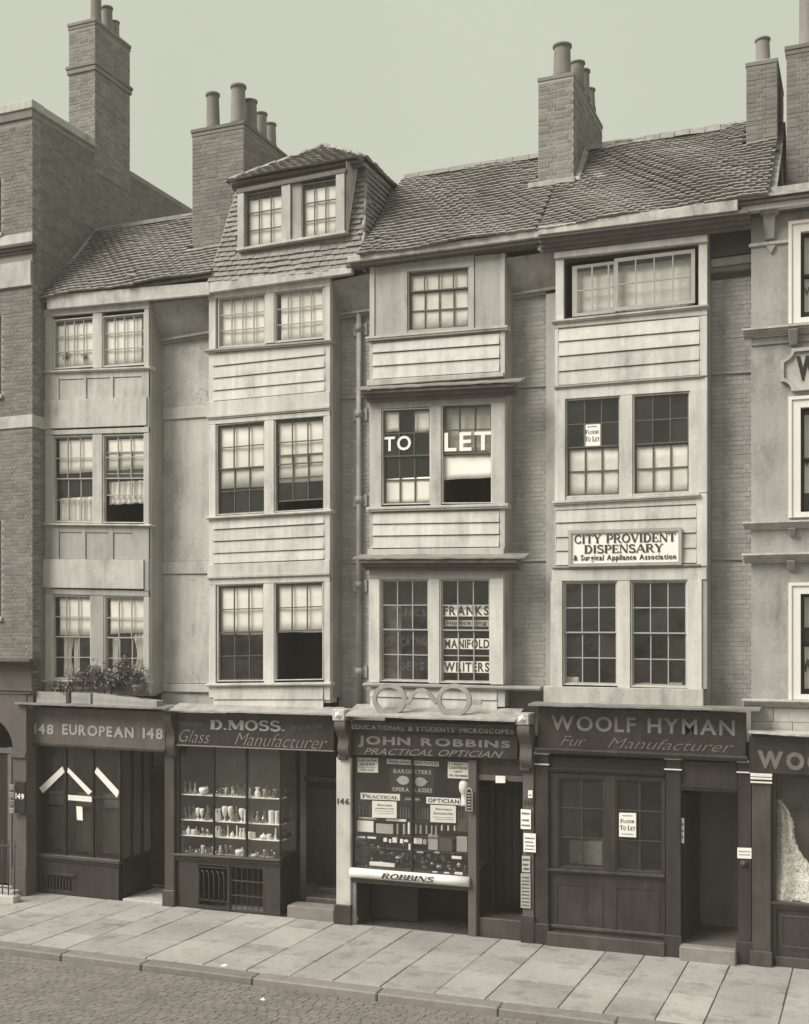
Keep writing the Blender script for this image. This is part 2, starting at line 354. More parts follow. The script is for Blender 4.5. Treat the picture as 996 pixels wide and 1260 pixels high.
def bricks(parent, m, O, U, V_, w, h, n_ind=300, keep=None, cs=.075, proud=.006, bl=.225, rest='brickwork', seed=0, L=.225):
    """brick bond on the face with corner O, running along unit vectors U, V_, size w x h"""
    U = Vector(U); V_ = Vector(V_); Nn = U.cross(V_); R = Matrix((U, V_, Nn)).transposed(); O = Vector(O); out = []
    rows = int(h/cs)
    for j in range(rows):
        a = -(.17 if j % 2 else 0)-random.uniform(0, .01); k = j % 2
        while a < w:
            l = .225 if k % 2 == 0 else .112
            k += 1
            s, e = max(a, 0)+.005, min(a+l, w)-.005; a += l
            if e-s < .04: continue
            c = O+U*((s+e)/2)+V_*((j+.5)*cs)
            if keep and not keep(c): continue
            out.append((c, R, (e-s, cs-.011+random.uniform(-.002, .001), proud+random.uniform(-.003, .003))))
    pieces(parent, 'brick', rest, m, out, FRUST, n_ind)
def tiles(parent, p00, p10, p01, p11, n_ind=300, keep=None, gauge=.108, tw=.168, name='roof_tile', bow=.03):
    p00, p10, p01, p11 = map(Vector, (p00, p10, p01, p11)); out = []
    H = ((p01+p11)/2-(p00+p10)/2).length; rows = max(1, int(H/gauge)); sd = random.uniform(0, 50)
    for j in range(rows+1):
        v = j/(rows+.001); L = p00.lerp(p01, v); Rr = p10.lerp(p11, v); wd = (Rr-L).length
        if wd < .06: continue
        U = (Rr-L).normalized(); up = ((p01-p00).lerp(p11-p10, .5)).normalized(); N = U.cross(up).normalized(); up = N.cross(U)
        n = int(wd/tw)+1; o = (j % 2)*.5
        for i in range(n+1):
            a = (i-o)*tw; s, e = max(a, 0)+.002, min(a+tw, wd)-.003
            if e-s < .05: continue
            x = (s+e)/2
            sag = bow*1.5*(math.sin(x*1.3+sd)*math.sin(v*3.1)+.5*math.sin(x*3.1+v*7+sd))-.01
            c = L+U*x+N*(sag+.012)+up*(random.uniform(-.010, .010)+.014*math.sin(x*1.9+sd+j*.25)+(random.uniform(-.06, -.02) if random.random() < .025 else 0))
            if keep and not keep(c): continue
            tilt = Matrix.Rotation(math.radians(-9.0+random.uniform(-1.6, 1.6)), 3, 'X') @ Matrix.Rotation(math.radians(random.uniform(-1.4, 1.4)), 3, 'Z') @ Matrix.Rotation(math.radians(random.uniform(-.8, .8)), 3, 'Y')
            R = Matrix((U, up, N)).transposed() @ tilt
            out.append((c, R, (e-s+.003, gauge*1.8, .030+random.uniform(0, .010))))
    pieces(parent, name, 'tiling', M['tile'], out, TILE, n_ind)
def poly(name, parent, m, pts, th=.03):
    """flat polygon (3D points, counterclockwise seen from outside) given thickness th behind it"""
    pts = [Vector(p) for p in pts]; n = (pts[1]-pts[0]).cross(pts[2]-pts[0]).normalized(); k = len(pts)
    V = pts+[p-n*th for p in pts]
    Fc = [tuple(range(k)), tuple(range(2*k-1, k-1, -1))]+[(i, i+k, (i+1) % k+k, (i+1) % k) for i in range(k)]
    return mk(name, V, Fc, m, parent)
def lathe(name, prof, m, c, parent=None, seg=12, me=None):
    V = []; Fc = []; n = len(prof)
    for r, z in prof:
        for k in range(seg):
            a = 2*math.pi*k/seg; V.append((r*math.cos(a), r*math.sin(a), z))
    for j in range(n-1):
        for k in range(seg):
            a = j*seg+k; b = j*seg+(k+1) % seg; Fc.append((a, b, b+seg, a+seg))
    Fc.append(tuple(range(seg-1, -1, -1))); Fc.append(tuple((n-1)*seg+k for k in range(seg)))
    me = bpy.data.meshes.new(name); me.from_pydata(V, [], Fc); me.materials.append(m); me.polygons.foreach_set('use_smooth', [True]*len(me.polygons))
    return link(name, me, c, parent)
def tube(name, pts, r, m, parent=None, seg=8, taper=None):
    pts = [Vector(p) for p in pts]; V = []; Fc = []
    for i, p in enumerate(pts):
        d = (pts[min(i+1, len(pts)-1)]-pts[max(i-1, 0)]).normalized()
        a = d.orthogonal().normalized() if i == 0 else (pa-d*pa.dot(d)).normalized(); pa = a; b = d.cross(a)
        rr = r if taper is None else r*(1-taper*i/(len(pts)-1))
        for k in range(seg):
            t = 2*math.pi*k/seg; V.append(p+a*rr*math.cos(t)+b*rr*math.sin(t))
    for i in range(len(pts)-1):
        for k in range(seg):
            q = i*seg+k; w = i*seg+(k+1) % seg; Fc.append((q, w, w+seg, q+seg))
    Fc.append(tuple(range(seg-1, -1, -1))); Fc.append(tuple((len(pts)-1)*seg+k for k in range(seg)))
    return mk(name, V, Fc, m, parent, smooth=True)
def extrude_profile(name, prof, x0, x1, m, parent=None, smooth=False):
    """(y, z) outline swept along X"""
    k = len(prof); V = [(x0, y, z) for y, z in prof]+[(x1, y, z) for y, z in prof]
    Fc = [tuple(range(k-1, -1, -1)), tuple(range(k, 2*k))]+[(i, (i+1) % k, (i+1) % k+k, i+k) for i in range(k)]
    a = sum(prof[i][0]*prof[(i+1) % k][1]-prof[(i+1) % k][0]*prof[i][1] for i in range(k))
    if a < 0: Fc = [f[::-1] for f in Fc]
    return mk(name, V, Fc, m, parent)
def moulding(name, parent, m, x0, x1, lt, h, y, proj, steps=3):
    """stepped cornice: top line lt (callable), total height h, face plane y, greatest projection proj"""
    lt = fz(lt); V = []; prof = []
    for k in range(steps):
        p = proj*(1-k/steps); prof += [(y-p, -h*k/steps), (y-p, -h*(k+1)/steps+.004)]
    prof = [(y+.02, 0)]+prof+[(y+.02, -h+.004)]; k = len(prof)
    V = [(x0, a, lt(x0)+b) for a, b in prof]+[(x1, a, lt(x1)+b) for a, b in prof]
    Fc = [tuple(range(k)), tuple(range(2*k-1, k-1, -1))]+[(i, i+k, (i+1) % k+k, (i+1) % k) for i in range(k)]
    return mk(name, V, Fc, m, parent)
# ------------------------------------------------------------------ lettering
def put_text(name, parent, V, Fc, m, quad, y, th=.006):
    lo = [min(v[i] for v in V) for i in (0, 1)]; hi = [max(v[i] for v in V) for i in (0, 1)]
    pt = quad; W3 = []
    for v in V:
        u = (v[0]-lo[0])/(hi[0]-lo[0]); w = (v[1]-lo[1])/(hi[1]-lo[1]); x, z = pt(u, w); W3.append((x, y-v[2]*th, z))
    return mk(name, W3, Fc, m, parent)
BFC = {}
def bfont(s, bold=.0, shear=0.0, space=1.0):
    if shear > 0 and bold < .015: return bfont0(s, bold, shear, space)
    V = []; Fc = []; x = 0
    for ch in s:
        if ch == ' ': x += .38*space; continue
        k = (ch, bold, shear)
        if k not in BFC: BFC[k] = bfont0(ch, bold, shear, 1)
        v, f = BFC[k]; lo = min(q[0] for q in v); hi = max(q[0] for q in v); b = len(V)
        V += [(q[0]-lo+x, q[1], q[2]) for q in v]; Fc += [tuple(b+i for i in t) for t in f]; x += hi-lo+.11*space
    return V, Fc
def bfont0(s, bold=.0, shear=0.0, space=1.0):
    cu = bpy.data.curves.new('lettering', 'FONT'); cu.body = s; cu.size = 1; cu.offset = bold; cu.shear = shear; cu.space_character = space
    cu.extrude = .5; cu.resolution_u = 3
    o = bpy.data.objects.new('lettering', cu); COL.objects.link(o); bpy.context.view_layer.update()
    me = bpy.data.meshes.new_from_object(o.evaluated_get(bpy.context.evaluated_depsgraph_get()))
    V = [(v.co.x, v.co.y, v.co.z+.5) for v in me.vertices]; Fc = [tuple(p.vertices) for p in me.polygons]
    bpy.data.objects.remove(o); bpy.data.curves.remove(cu); bpy.data.meshes.remove(me); return V, Fc
def arc(cx, cy, rx, ry, a0, a1, n=9):
    return [(cx+rx*math.cos(math.radians(a0+(a1-a0)*k/n)), cy+ry*math.sin(math.radians(a0+(a1-a0)*k/n))) for k in range(n+1)]
T_, H_ = .17, .055
GL = {  # serifed capitals: width, strokes (weight, points), serif ticks
 'A': (.9, [(H_, [(.06, 0), (.44, 1)]), (T_, [(.44, 1), (.80, 0)]), (H_, [(.2, .33), (.68, .33)])], [(.07, 0), (.8, 0)]),
 'B': (.75, [(T_, [(.18, 0), (.18, 1)]), (H_, [(.18, .97), (.42, .97)]), (.11, arc(.42, .75, .2, .22, 90, -90)), (H_, [(.18, .52), (.45, .52)]), (.12, arc(.44, .27, .24, .25, 90, -90)), (H_, [(.18, .03), (.44, .03)])], [(.14, 0), (.14, 1)]),
 'C': (.8, [(.12, arc(.46, .5, .34, .46, 45, 315, 14)), (H_, [(.70, .68), (.70, 1.0)]), (H_, [(.70, .32), (.70, .1)])], []),
 'D': (.85, [(T_, [(.18, 0), (.18, 1)]), (H_, [(.18, .97), (.40, .97)]), (.14, arc(.38, .5, .34, .46, 90, -90, 12)), (H_, [(.18, .03), (.40, .03)])], [(.14, 0), (.14, 1)]),
 'E': (.72, [(T_, [(.18, 0), (.18, 1)]), (H_, [(.18, .97), (.60, .97)]), (H_, [(.18, .5), (.48, .5)]), (H_, [(.18, .03), (.64, .03)]), (H_, [(.6, 1), (.6, .76)]), (H_, [(.63, 0), (.63, .26)]), (H_, [(.48, .38), (.48, .62)])], [(.14, 0), (.14, 1)]),
 'F': (.68, [(T_, [(.18, 0), (.18, 1)]), (H_, [(.18, .97), (.60, .97)]), (H_, [(.18, .5), (.46, .5)]), (H_, [(.6, 1), (.6, .76)]), (H_, [(.46, .38), (.46, .62)])], [(.18, 0), (.14, 1)]),
 'G': (.85, [(.12, arc(.46, .5, .34, .46, 45, 300, 14)), (.13, [(.68, .02), (.68, .42)]), (H_, [(.5, .42), (.8, .42)]), (H_, [(.70, .68), (.70, 1.0)])], []),
 'H': (.9, [(T_, [(.18, 0), (.18, 1)]), (T_, [(.74, 0), (.74, 1)]), (H_, [(.18, .5), (.74, .5)])], [(.18, 0), (.18, 1), (.74, 0), (.74, 1)]),
 'I': (.4, [(T_, [(.2, 0), (.2, 1)])], [(.2, 0), (.2, 1)]),
 'L': (.7, [(T_, [(.18, 0), (.18, 1)]), (H_, [(.18, .03), (.62, .03)]), (H_, [(.61, 0), (.61, .28)])], [(.14, 0), (.18, 1)]),
 'M': (1.1, [(H_, [(.14, 0), (.14, 1)]), (T_, [(.18, 1), (.55, .08)]), (H_, [(.55, .08), (.88, 1)]), (T_, [(.92, 0), (.92, 1)])], [(.14, 0), (.92, 0), (.12, 1), (.94, 1)]),
 'N': (.9, [(H_, [(.14, 0), (.14, 1)]), (T_, [(.16, 1), (.74, 0)]), (H_, [(.76, 0), (.76, 1)])], [(.14, 0), (.12, 1), (.76, 1)]),
 'O': (.9, [(.13, arc(.45, .5, .34, .46, 0, 360, 20))], []),
 'P': (.72, [(T_, [(.18, 0), (.18, 1)]), (H_, [(.18, .97), (.42, .97)]), (.12, arc(.42, .72, .22, .25, 90, -90)), (H_, [(.18, .46), (.42, .46)])], [(.18, 0), (.14, 1)]),
 'R': (.85, [(T_, [(.18, 0), (.18, 1)]), (H_, [(.18, .97), (.42, .97)]), (.12, arc(.42, .74, .21, .23, 90, -90)), (H_, [(.18, .5), (.42, .5)]), (.14, [(.44, .5), (.72, 0)])], [(.18, 0), (.14, 1), (.76, 0)]),
 'S': (.72, [(.13, arc(.36, .74, .24, .22, 35, 270, 9)+arc(.36, .27, .26, .24, 90, -145, 9)[1:]), (H_, [(.57, .74), (.57, 1)]), (H_, [(.11, .0), (.11, .28)])], []),
 'T': (.8, [(T_, [(.4, 0), (.4, 1)]), (H_, [(.08, .97), (.72, .97)]), (H_, [(.09, 1), (.09, .74)]), (H_, [(.71, 1), (.71, .74)])], [(.4, 0)]),
 'V': (.85, [(T_, [(.12, 1), (.44, 0)]), (H_, [(.44, 0), (.74, 1)])], [(.13, 1), (.73, 1)]),
 'Y': (.85, [(T_, [(.12, 1), (.42, .48)]), (H_, [(.42, .48), (.72, 1)]), (T_, [(.42, 0), (.42, .5)])], [(.13, 1), (.72, 1), (.42, 0)]),
 '.': (.32, [(.12, [(.14, 0), (.14, .16)])], []),
}
def serif(s, fat=1.0, caps_small=False, shear=0.0):
    V = []; Fc = []; x = 0; cnt = 0
    for w_i, word in enumerate(s.split(' ')):
        for k, ch in enumerate(word):
            sc = .76 if (caps_small and k > 0) else 1.0
            wd, st, se = GL[ch]
            allst = list(st)+[(.05, [(a-.13, .025 if b == 0 else .975), (a+.13, .025 if b == 0 else .975)]) for a, b in se]
            for (t, pts) in allst:
                cnt += 1; e = .0006*(cnt % 23)*10; n = len(pts); b = len(V); t = t*fat/2
                for i, p in enumerate(pts):
                    q0 = pts[max(i-1, 0)]; q1 = pts[min(i+1, n-1)]; dx, dy = q1[0]-q0[0], q1[1]-q0[1]; l = math.hypot(dx, dy) or 1
                    if n == 2 or True: nx, ny = -dy/l, dx/l
                    for sg in (1, -1):
                        px_, py_ = p[0]+nx*t*sg, p[1]+ny*t*sg
                        V.append((x+px_*sc+shear*py_*sc, py_*sc, 1+e)); V.append((x+px_*sc+shear*py_*sc, py_*sc, 0))
                for i in range(n-1):
                    a = b+4*i; c = a+4
                    Fc += [(a, a+2, c+2, c), (a, c, c+1, a+1), (a+2, a+3, c+3, c+2)]
            x += wd*sc
        x += .45
    return V, Fc
def text(parent, s, pl, pr, tl, tr, bl, br, Y, m='letter', style='sans', bold=.02, shear=0.0, space=1.0, name='lettering', fat=1.0, smallcaps=False):
    V, Fc = (serif(s, fat, smallcaps, shear) if style == 'serif' else bfont(s, bold, shear, space))
    q = quadpt(PX(pl, Y), PX(pr, Y), Ln(pl, bl, pr, br, Y), Ln(pl, tl, pr, tr, Y))
    return put_text(name, parent, V, Fc, M[m], q, Y)
def notice(label, pl, pr, tl, tr, bl, br, Y, lines=(), m='paper', name='notice', cat='notice', group=None, th=.008, ink='ink', scr=()):
    x0, x1 = PX(pl, Y), PX(pr, Y); zb, zt = Ln(pl, bl, pr, br, Y), Ln(pl, tl, pr, tr, Y)
    o = slab(name, None, M[m], x0, x1, zb, zt, Y, Y+th, bev=.001); tag(o, label, cat, group)
    pt = quadpt(x0, x1, zb, zt)
    for (s, u0, u1, v0, v1, *st) in lines:
        st = st[0] if st else 'sans'
        V, Fc = serif(s, 1.25, True) if st == 'serif' else bfont(s, .03 if st == 'sans' else 0, .3 if st == 'script' else 0)
        put_text('lettering', o, V, Fc, M[ink], lambda u, v, a=(u0, u1, v0, v1): pt(a[0]+u*(a[1]-a[0]), a[2]+v*(a[3]-a[2])), Y-.0015, .002)
    if scr:  # rows of print too fine to read
        V = []; Fc = []
        for (u0, u1, v, h) in scr:
            u = u0
            while u < u1:
                l = random.uniform(.02, .06); e = min(u+l, u1); b = len(V)
                for (a, c) in ((u, v), (e, v), (e, v+h*random.uniform(.6, 1)), (u, v+h*random.uniform(.6, 1))):
                    x, z = pt(a, c); V.append((x, Y-.0016, z))
                Fc.append((b, b+1, b+2, b+3)); u = e+random.uniform(.012, .03)
        kind(mk('fine_print', V, Fc, M[ink], o), 'stuff')
    return o

# ================================================================== THE SETTING
# ground far beyond, road, pavement
kind(slab('ground', None, M['dirt'], -600, 600, -.60, -.35, -700, 900, 0), 'structure')
road = kind(slab('road', None, M['dirt'], -45, 25, -.34, -.128, -14, -3.56, 0), 'structure')
pav = kind(slab('pavement', None, M['joint'], -45, 25, -.34, -.022, -3.42, .9, 0), 'structure')
KY = -3.56
def lay_pavement():
    out = []; x = -17.2; y1, y0 = -.02, KY+.30
    while x < 2.2:
        w = random.choice((.62, .76, .70, .92, 1.05, .84)); n = random.choice((3, 3, 4)); cuts = sorted((k+random.uniform(-.28, .28))/n for k in range(1, n)); cuts = [0]+cuts+[1]
        for a, b in zip(cuts, cuts[1:]):
            ya, yb = y1+(y0-y1)*b, y1+(y0-y1)*a
            R = Matrix.Rotation(math.radians(random.uniform(-.3, .3)), 3, 'X') @ Matrix.Rotation(math.radians(random.uniform(-.3, .3)), 3, 'Y')
            jx = random.uniform(-.004, .004)
            out.append((Vector((x+w/2+jx, (ya+yb)/2, -.03+random.uniform(-.002, .003))), R, (w-.012, yb-ya-.012, .03)))
        x += w
    # skirting slabs tucked under the door recesses
    pieces(pav, 'paving_slab', 'paving_slabs', M['slab'], out, FLAG, 300)
    x = -17.5; out = []
    while x < 2.5:
        w = random.uniform(1.5, 2.3)
        out.append((Vector((x+w/2, KY+.15, -.34)), Matrix.Rotation(math.radians(random.uniform(-.25, .25)), 3, 'Y'), (w-.012, .30, .335+random.uniform(-.006, .006)))); x += w
    for c, R, s in out:
        x0, x1 = c.x-s[0]/2, c.x+s[0]/2; d = random.uniform(-.006, .006)
        slab('kerbstone', pav, M['kerb'], x0, x1, -.34, lambda x, d=d: -.004+d*(x-c.x), KY+random.uniform(-.008, .004), KY+.30, .022)
lay_pavement()
def lay_setts():
    out = []; y = KY-.03
    while y > -7.6:
        x = -16.5-random.uniform(0, .2)
        while x < -1.2:
            w = random.uniform(.13, .19)
            px = 0
            if x > -16 - 0 and not (x > -1.5+(-(y+3.6))*-2.2):
                R = Matrix.Rotation(math.radians(random.uniform(-1.4, 1.4)), 3, 'X') @ Matrix.Rotation(math.radians(random.uniform(-1.4, 1.4)), 3, 'Y')
                out.append((Vector((x+w/2, y-.05, -.135+random.uniform(-.003, .003)-.012*math.sin(y*1.1)*math.sin(x*.8))), R, (w-.008, .080, .027)))
            x += w
        y -= .088
    pieces(road, 'granite_sett', 'granite_setts', M['sett'], out, FLAG, 300)
lay_setts()

# ================================================================== shared builders for the houses
def boards(h, x0, x1, lines, y, th=.03, m='paint', proud=.024):
    """weatherboards between successive lines (top to bottom), each lapping out at its foot"""
    for a, b in zip(lines, lines[1:]):
        j_ = random.uniform(-.005, .005); zt, zb = off(a, -.004), (lambda x, b=b, j=j_, k=random.uniform(-.004, .004): b(x)+.008+j+k*(x-x0))
        V = [(x0, y-proud, zb(x0)), (x1, y-proud, zb(x1)), (x1, y, zt(x1)), (x0, y, zt(x0)), (x0, y+th, zb(x0)), (x1, y+th, zb(x1)), (x1, y+th, zt(x1)), (x0, y+th, zt(x0))]
        mk('weatherboard', V, BF, M[m], h, bev=.003)
def sill(h, x0, x1, lt, y, proj=.07, th=.05, m='paint', name='window_sill', back=.12):
    prof = [(y-proj, -.018), (y-proj, -.018-th*.45), (y-proj+.02, -.018-th*.5), (y-proj+.02, -th-.012), (y+back, -th-.012), (y+back, 0), (y-.01, 0)]
    lt = fz(lt); k = len(prof)
    V = [(x0, a, lt(x0)+b) for a, b in prof]+[(x1, a, lt(x1)+b) for a, b in prof]
    Fc = [tuple(range(k)), tuple(range(2*k-1, k-1, -1))]+[(i, i+k, (i+1) % k+k, (i+1) % k) for i in range(k)]
    return mk(name, V, Fc, M[m], h, bev=0)
def console(h, x0, x1, zt, zb, y, proj, m='fasc', name='console_bracket'):
    H = zt-zb; n = 16; prof = [(y+.02, zb), (y+.02, zt)]
    pts = []
    for k in range(n+1):
        t = k/n
        p = proj*(.30+.62*(1-t)**1.1+.13*math.sin(t*9.5))
        pts.append((y-max(p, .03*proj+.02), zt-H*t))
    o = extrude_profile(name, prof+pts, x0, x1, M[m], h)
    return o
def chimney(h, xl, xr, y0, y1, zb, zt, pots, m='brick', mo='mortar', caps=2, capz=None, band=None, n_ind=300, lean=0):
    s = mk('chimney', boxv(xl, xr, zb, zt-.02, y0, y1), BF, M[mo], h)
    ct = zt-.075*caps
    bricks(s, M[m], (xl, y0, zb), (1, 0, 0), (0, 0, 1), xr-xl, ct-zb, n_ind//2)
    bricks(s, M[m], (xr, y0, zb), (0, 1, 0), (0, 0, 1), y1-y0, ct-zb, n_ind//2)
    for k in range(caps):
        o = .014+.014*k
        mk('cap_course', boxv(xl-o, xr+o, ct+.075*k, ct+.075*(k+1)-.006, y0-o, y1+o), BF, M[m], s, bev=.006)
    if band:
        mk('string_course', boxv(xl-.035, xr+.035, band, band+.1, y0-.035, y1+.035), BF, M[m], s, bev=.008)
        mk('string_course', boxv(xl-.055, xr+.055, band+.103, band+.17, y0-.055, y1+.055), BF, M[m], s, bev=.008)
    # mortar flaunching
    V = [(xl+.0, y0+.0, zt-.01), (xr, y0, zt-.01), (xr, y1, zt-.01), (xl, y1, zt-.01), (xl+.12, y0+.12, zt+.06), (xr-.12, y0+.12, zt+.06), (xr-.12, y1-.12, zt+.06), (xl+.12, y1-.12, zt+.06)]
    mk('flaunching', V, [(0, 1, 5, 4), (1, 2, 6, 5), (2, 3, 7, 6), (3, 0, 4, 7), (4, 5, 6, 7)], M['ridge'], s)
    for (x, y, ph, r) in pots:
        lathe('chimney_pot', [(r*1.12, 0), (r*1.1, .06), (r, .1), (r*.93, ph*.85), (r*.9, ph*.93), (r*1.08, ph*.94), (r*1.08, ph), (r*.8, ph), (r*.78, ph*.8)], M['pot'], (x, y, zt+.03), s, 14).rotation_euler = (math.radians(random.uniform(-1.2, 1.2)), math.radians(random.uniform(-1.2, 1.2)), 0)
    return s
def cove(h, x0, x1, lt, lb, m='stucco', yw=.5):
    """plastered cove under the eaves with the small moulding at its foot"""
    V = [(x0, .06, lt(x0)), (x1, .06, lt(x1)), (x1, yw-.06, lb(x1)), (x0, yw-.06, lb(x0))]
    poly('eaves_cove', h, M[m], [V[3], V[2], V[1], V[0]], .03)
    moulding('cove_moulding', h, M[m], x0, x1, off(lb, .02), .09, yw-.02, .12, 2)
def body(h, x0, x1, zt, y0=1.35, y1=4.2):
    return mk('rear_light_block', boxv(x0, x1, 0, zt, y0, y1), BF, M['brickd'], h)  # unseen house bulk, added to block light from behind
def flat_text_line(*a, **k): return text(*a, **k)

# ================================================================== LEFT BRICK BUILDING
XL = PX(40, -.37)
hl = thing('brick_house', 'tall sooty brick building with stone coping and an arched doorway', 'building', (XL-1.2, -.37, 0))
YF = -.37; ZT = 15.40
LB0 = XL-2.6
# front wall with its windows left open
wx1 = PX(1.6, YF); wx0 = wx1-1.0
za, zb_ = PZ(1, 287, YF), PZ(1, 218, YF); zc, zd = PZ(1, 486, YF), PZ(1, 386, YF); ze, zf = PZ(1, 760, YF), PZ(1, 640, YF)
us = [LB0, wx0, wx1, XL]; vs = [PZ(20, 812, YF), ze, zf, zc, zd, za, zb_, ZT]
lattice('front_wall', hl, M['mortard'], us, vs, lambda u, v: (u, v), YF, YF+.25, lambda i, j: i == 1 and j in (1, 3, 5))
holes = [(ze, zf), (zc, zd), (za, zb_)]
stone_b = [(PZ(20, 530, YF), PZ(20, 510, YF)), (PZ(20, 352, YF), PZ(20, 286, YF))]
bricks(hl, M['brickd'], (LB0+.9, YF, vs[0]), (1, 0, 0), (0, 0, 1), XL-LB0-.9, ZT-vs[0]-.25, 150,
       lambda c: not any(a < c.z < b and wx0-.02 < c.x < wx1+.02 for a, b in holes) and not any(a < c.z < b for a, b in stone_b), rest='front_brickwork')
for a, b in holes:
    window(hl, wx0, wx1, a, b, y=YF+.12, cols=3, rows=(2, 2), fm='white', sm='sash', room=.8)
    slab('window_sill', hl, M['stone'], wx0-.08, wx1+.05, a-.07, a, YF-.06, YF+.1)
# side wall
sw = mk('side_wall', boxv(XL-.25, XL-.004, 3.9, ZT, YF+.26, 7.5), BF, M['mortard'], hl)
mk('side_wall', boxv(XL-.25, XL-.004, 0, 3.897, .9, 7.5), BF, M['mortard'], hl)
XG = PX(32.5, YF)
bricks(hl, M['brickd'], (XL-.004, YF, 3.9), (0, 1, 0), (0, 0, 1), .45, 8.0, 150, rest='return_brickwork')
bricks(hl, M['brickd'], (XL-.004, YF, 11.7), (0, 1, 0), (0, 0, 1), 6.6, ZT-11.75, 300, lambda c: c.z > 11.9+1.08*min(max(c.y, 0), 1.6)-.25, rest='side_brickwork')
# copings
cz = ZT
slab('coping_stone', hl, M['stone'], LB0, XL+.06, cz, cz+.17, YF-.07, YF+.3, .012)
yy = YF+.303
while yy < 1.5:
    slab('coping_stone', hl, M['stone'], XL-.34, XL+.06, cz+random.uniform(-.004, .004), cz+.16+random.uniform(-.01, .01), yy, min(yy+.62, 1.56), .012); yy += .625
slab('cornice', hl, M['brickd'], LB0, XL+.03, ZT-.16, ZT-.003, YF-.04, YF-.002)
slab('string_course', hl, M['stuccol'], LB0, XL+.03, PZ(20, 527, YF), PZ(20, 512, YF), YF-.035, YF+.37)
slab('stone_apron', hl, M['stuccol'], PX(-25, YF), PX(39, YF), PZ(20, 350, YF), PZ(20, 323, YF), YF-.03, YF-.001)
slab('window_ledge', hl, M['stone'], LB0, PX(40.5, YF), PZ(20, 354, YF), PZ(20, 350.5, YF), YF-.06, YF-.001)
moulding('cornice', hl, M['stuccod'], LB0, XL+.09, PZ(20, 303, YF), .17, YF, .13)
slab('blocking_course', hl, M['stone'], LB0, XL+.02, PZ(20, 302.5, YF), PZ(20, 289, YF), YF-.03, YF-.001)
# chimney on the party wall
chimney(hl, XL-.66, XL+.012, 1.6, 2.85, 14.9, 18.15, [(XL-.22, 1.95, .75, .12), (XL-.22, 2.35, .6, .12), (XL-.22, 2.62, .42, .1)], 'brick', 'mortar', 2, band=17.05, n_ind=300)
# ground floor: stucco with arched entry
zL = PZ(20, 812, YF)
moulding('shop_cornice', hl, M['stuccod'], LB0, XL+.14, zL+.03, .12, YF, .26, 2)
slab('upper_pier', hl, M['stuccod'], XG+.002, XL, PZ(20, 872, YF), zt2_:=PZ(20, 849, YF)-.09, YF+.02, YF+.3)
slab('frieze', hl, M['stuccod'], LB0, XL, PZ(20, 848, YF), zL-.09, YF-.02, YF+.25)
moulding('string_course', hl, M['stuccod'], LB0, XL+.05, PZ(20, 847, YF), .09, YF, .06, 2)
ax = PX(16, YF); ar = .95; acx = ax-ar; asp = PZ(10, 921, YF)
zt2 = PZ(20, 849, YF)-.09; V = []; n = 14
pts = [(XG, zt2), (LB0, zt2), (LB0, asp), (acx-ar, asp)]+[(acx-ar*math.cos(math.pi*k/n), asp+ar*.74*math.sin(math.pi*k/n)) for k in range(1, n)]+[(ax, asp), (ax, 0.0), (XG, 0.0)]
poly('ground_floor_wall', hl, M['stuccod'], [(x, YF, z) for x, z in pts], .3)
slab('pier_base', hl, M['stuccod'], ax+.01, XG+.02, 0, .55, YF-.04, YF+.1)
slab('impost', hl, M['stuccod'], ax-.02, XG+.015, PZ(25, 932, YF), PZ(25, 926, YF), YF-.05, YF+.1)
interior(hl, LB0, ax+.02, 0, asp+ar, YF+.32, YF+1.6, M['inside'], 'entry_interior')
slab('door_post', hl, M['soot'], ax-.30, ax-.20, 0, asp, YF+.2, YF+.28)
slab('transom', hl, M['soot'], acx-ar, ax-.002, asp-.12, asp-.02, YF+.18, YF+.28)
slab('entrance_door', hl, M['dark'], acx-ar, ax-.31, 0.15, asp-.13, YF+.22, YF+.26)
slab('door_step', hl, M['stone'], acx-ar, ax+.2, 0, .12, YF-.25, YF+.2, .01)
# number board and name plates
nb = slab('number_board', None, M['dark'], PX(18.5, YF-.08), PX(31, YF-.08), PZ(25, 1000, YF), PZ(25, 961, YF), YF-.08, YF-.045)
tag(nb, 'dark number board reading 149 on the stucco pier beside the arched doorway', 'sign')
text(nb, '149', 19.5, 30, 975.5, 977, 983, 984, YF-.083, 'paper', bold=.03)
for k in range(4):
    pl = slab('name_plate', None, M['brass'], PX(12, YF-.1), PX(18, YF-.1), PZ(16, 971+k*9.5, YF), PZ(16, 964.5+k*9.5, YF), YF-.12, YF-.1)
    tag(pl, '%s small metal name plate in the column beside the 149 board' % ('topmost', 'second highest', 'third highest', 'lowest')[k], 'plate', 'name plates by the arched doorway')
# railings
rl = thing('area_railing', 'low iron railing on a stone kerb before the arched doorway', 'railing', (PX(8, -.9), -.9, 0))
rx1 = PX(18, -.9); zr = PZ(10, 1040, -.9)
slab('railing_kerb', rl, M['stone'], rx1-1.8, rx1+.06, -.01, .13, -1.0, -.78, .012)
slab('top_rail', rl, M['iron'], rx1-1.8, rx1+.03, zr-.03, zr, -.915, -.875)
slab('bottom_rail', rl, M['iron'], rx1-1.8, rx1+.02, .25, .275, -.912, -.878)
for k in range(12):
    tube('baluster', [(rx1-k*.145, -.895, .13), (rx1-k*.145, -.895, zr+.10)], .012, M['iron'], rl, 6)
body(hl, LB0, XL-.26, 13, 1.35, 7)

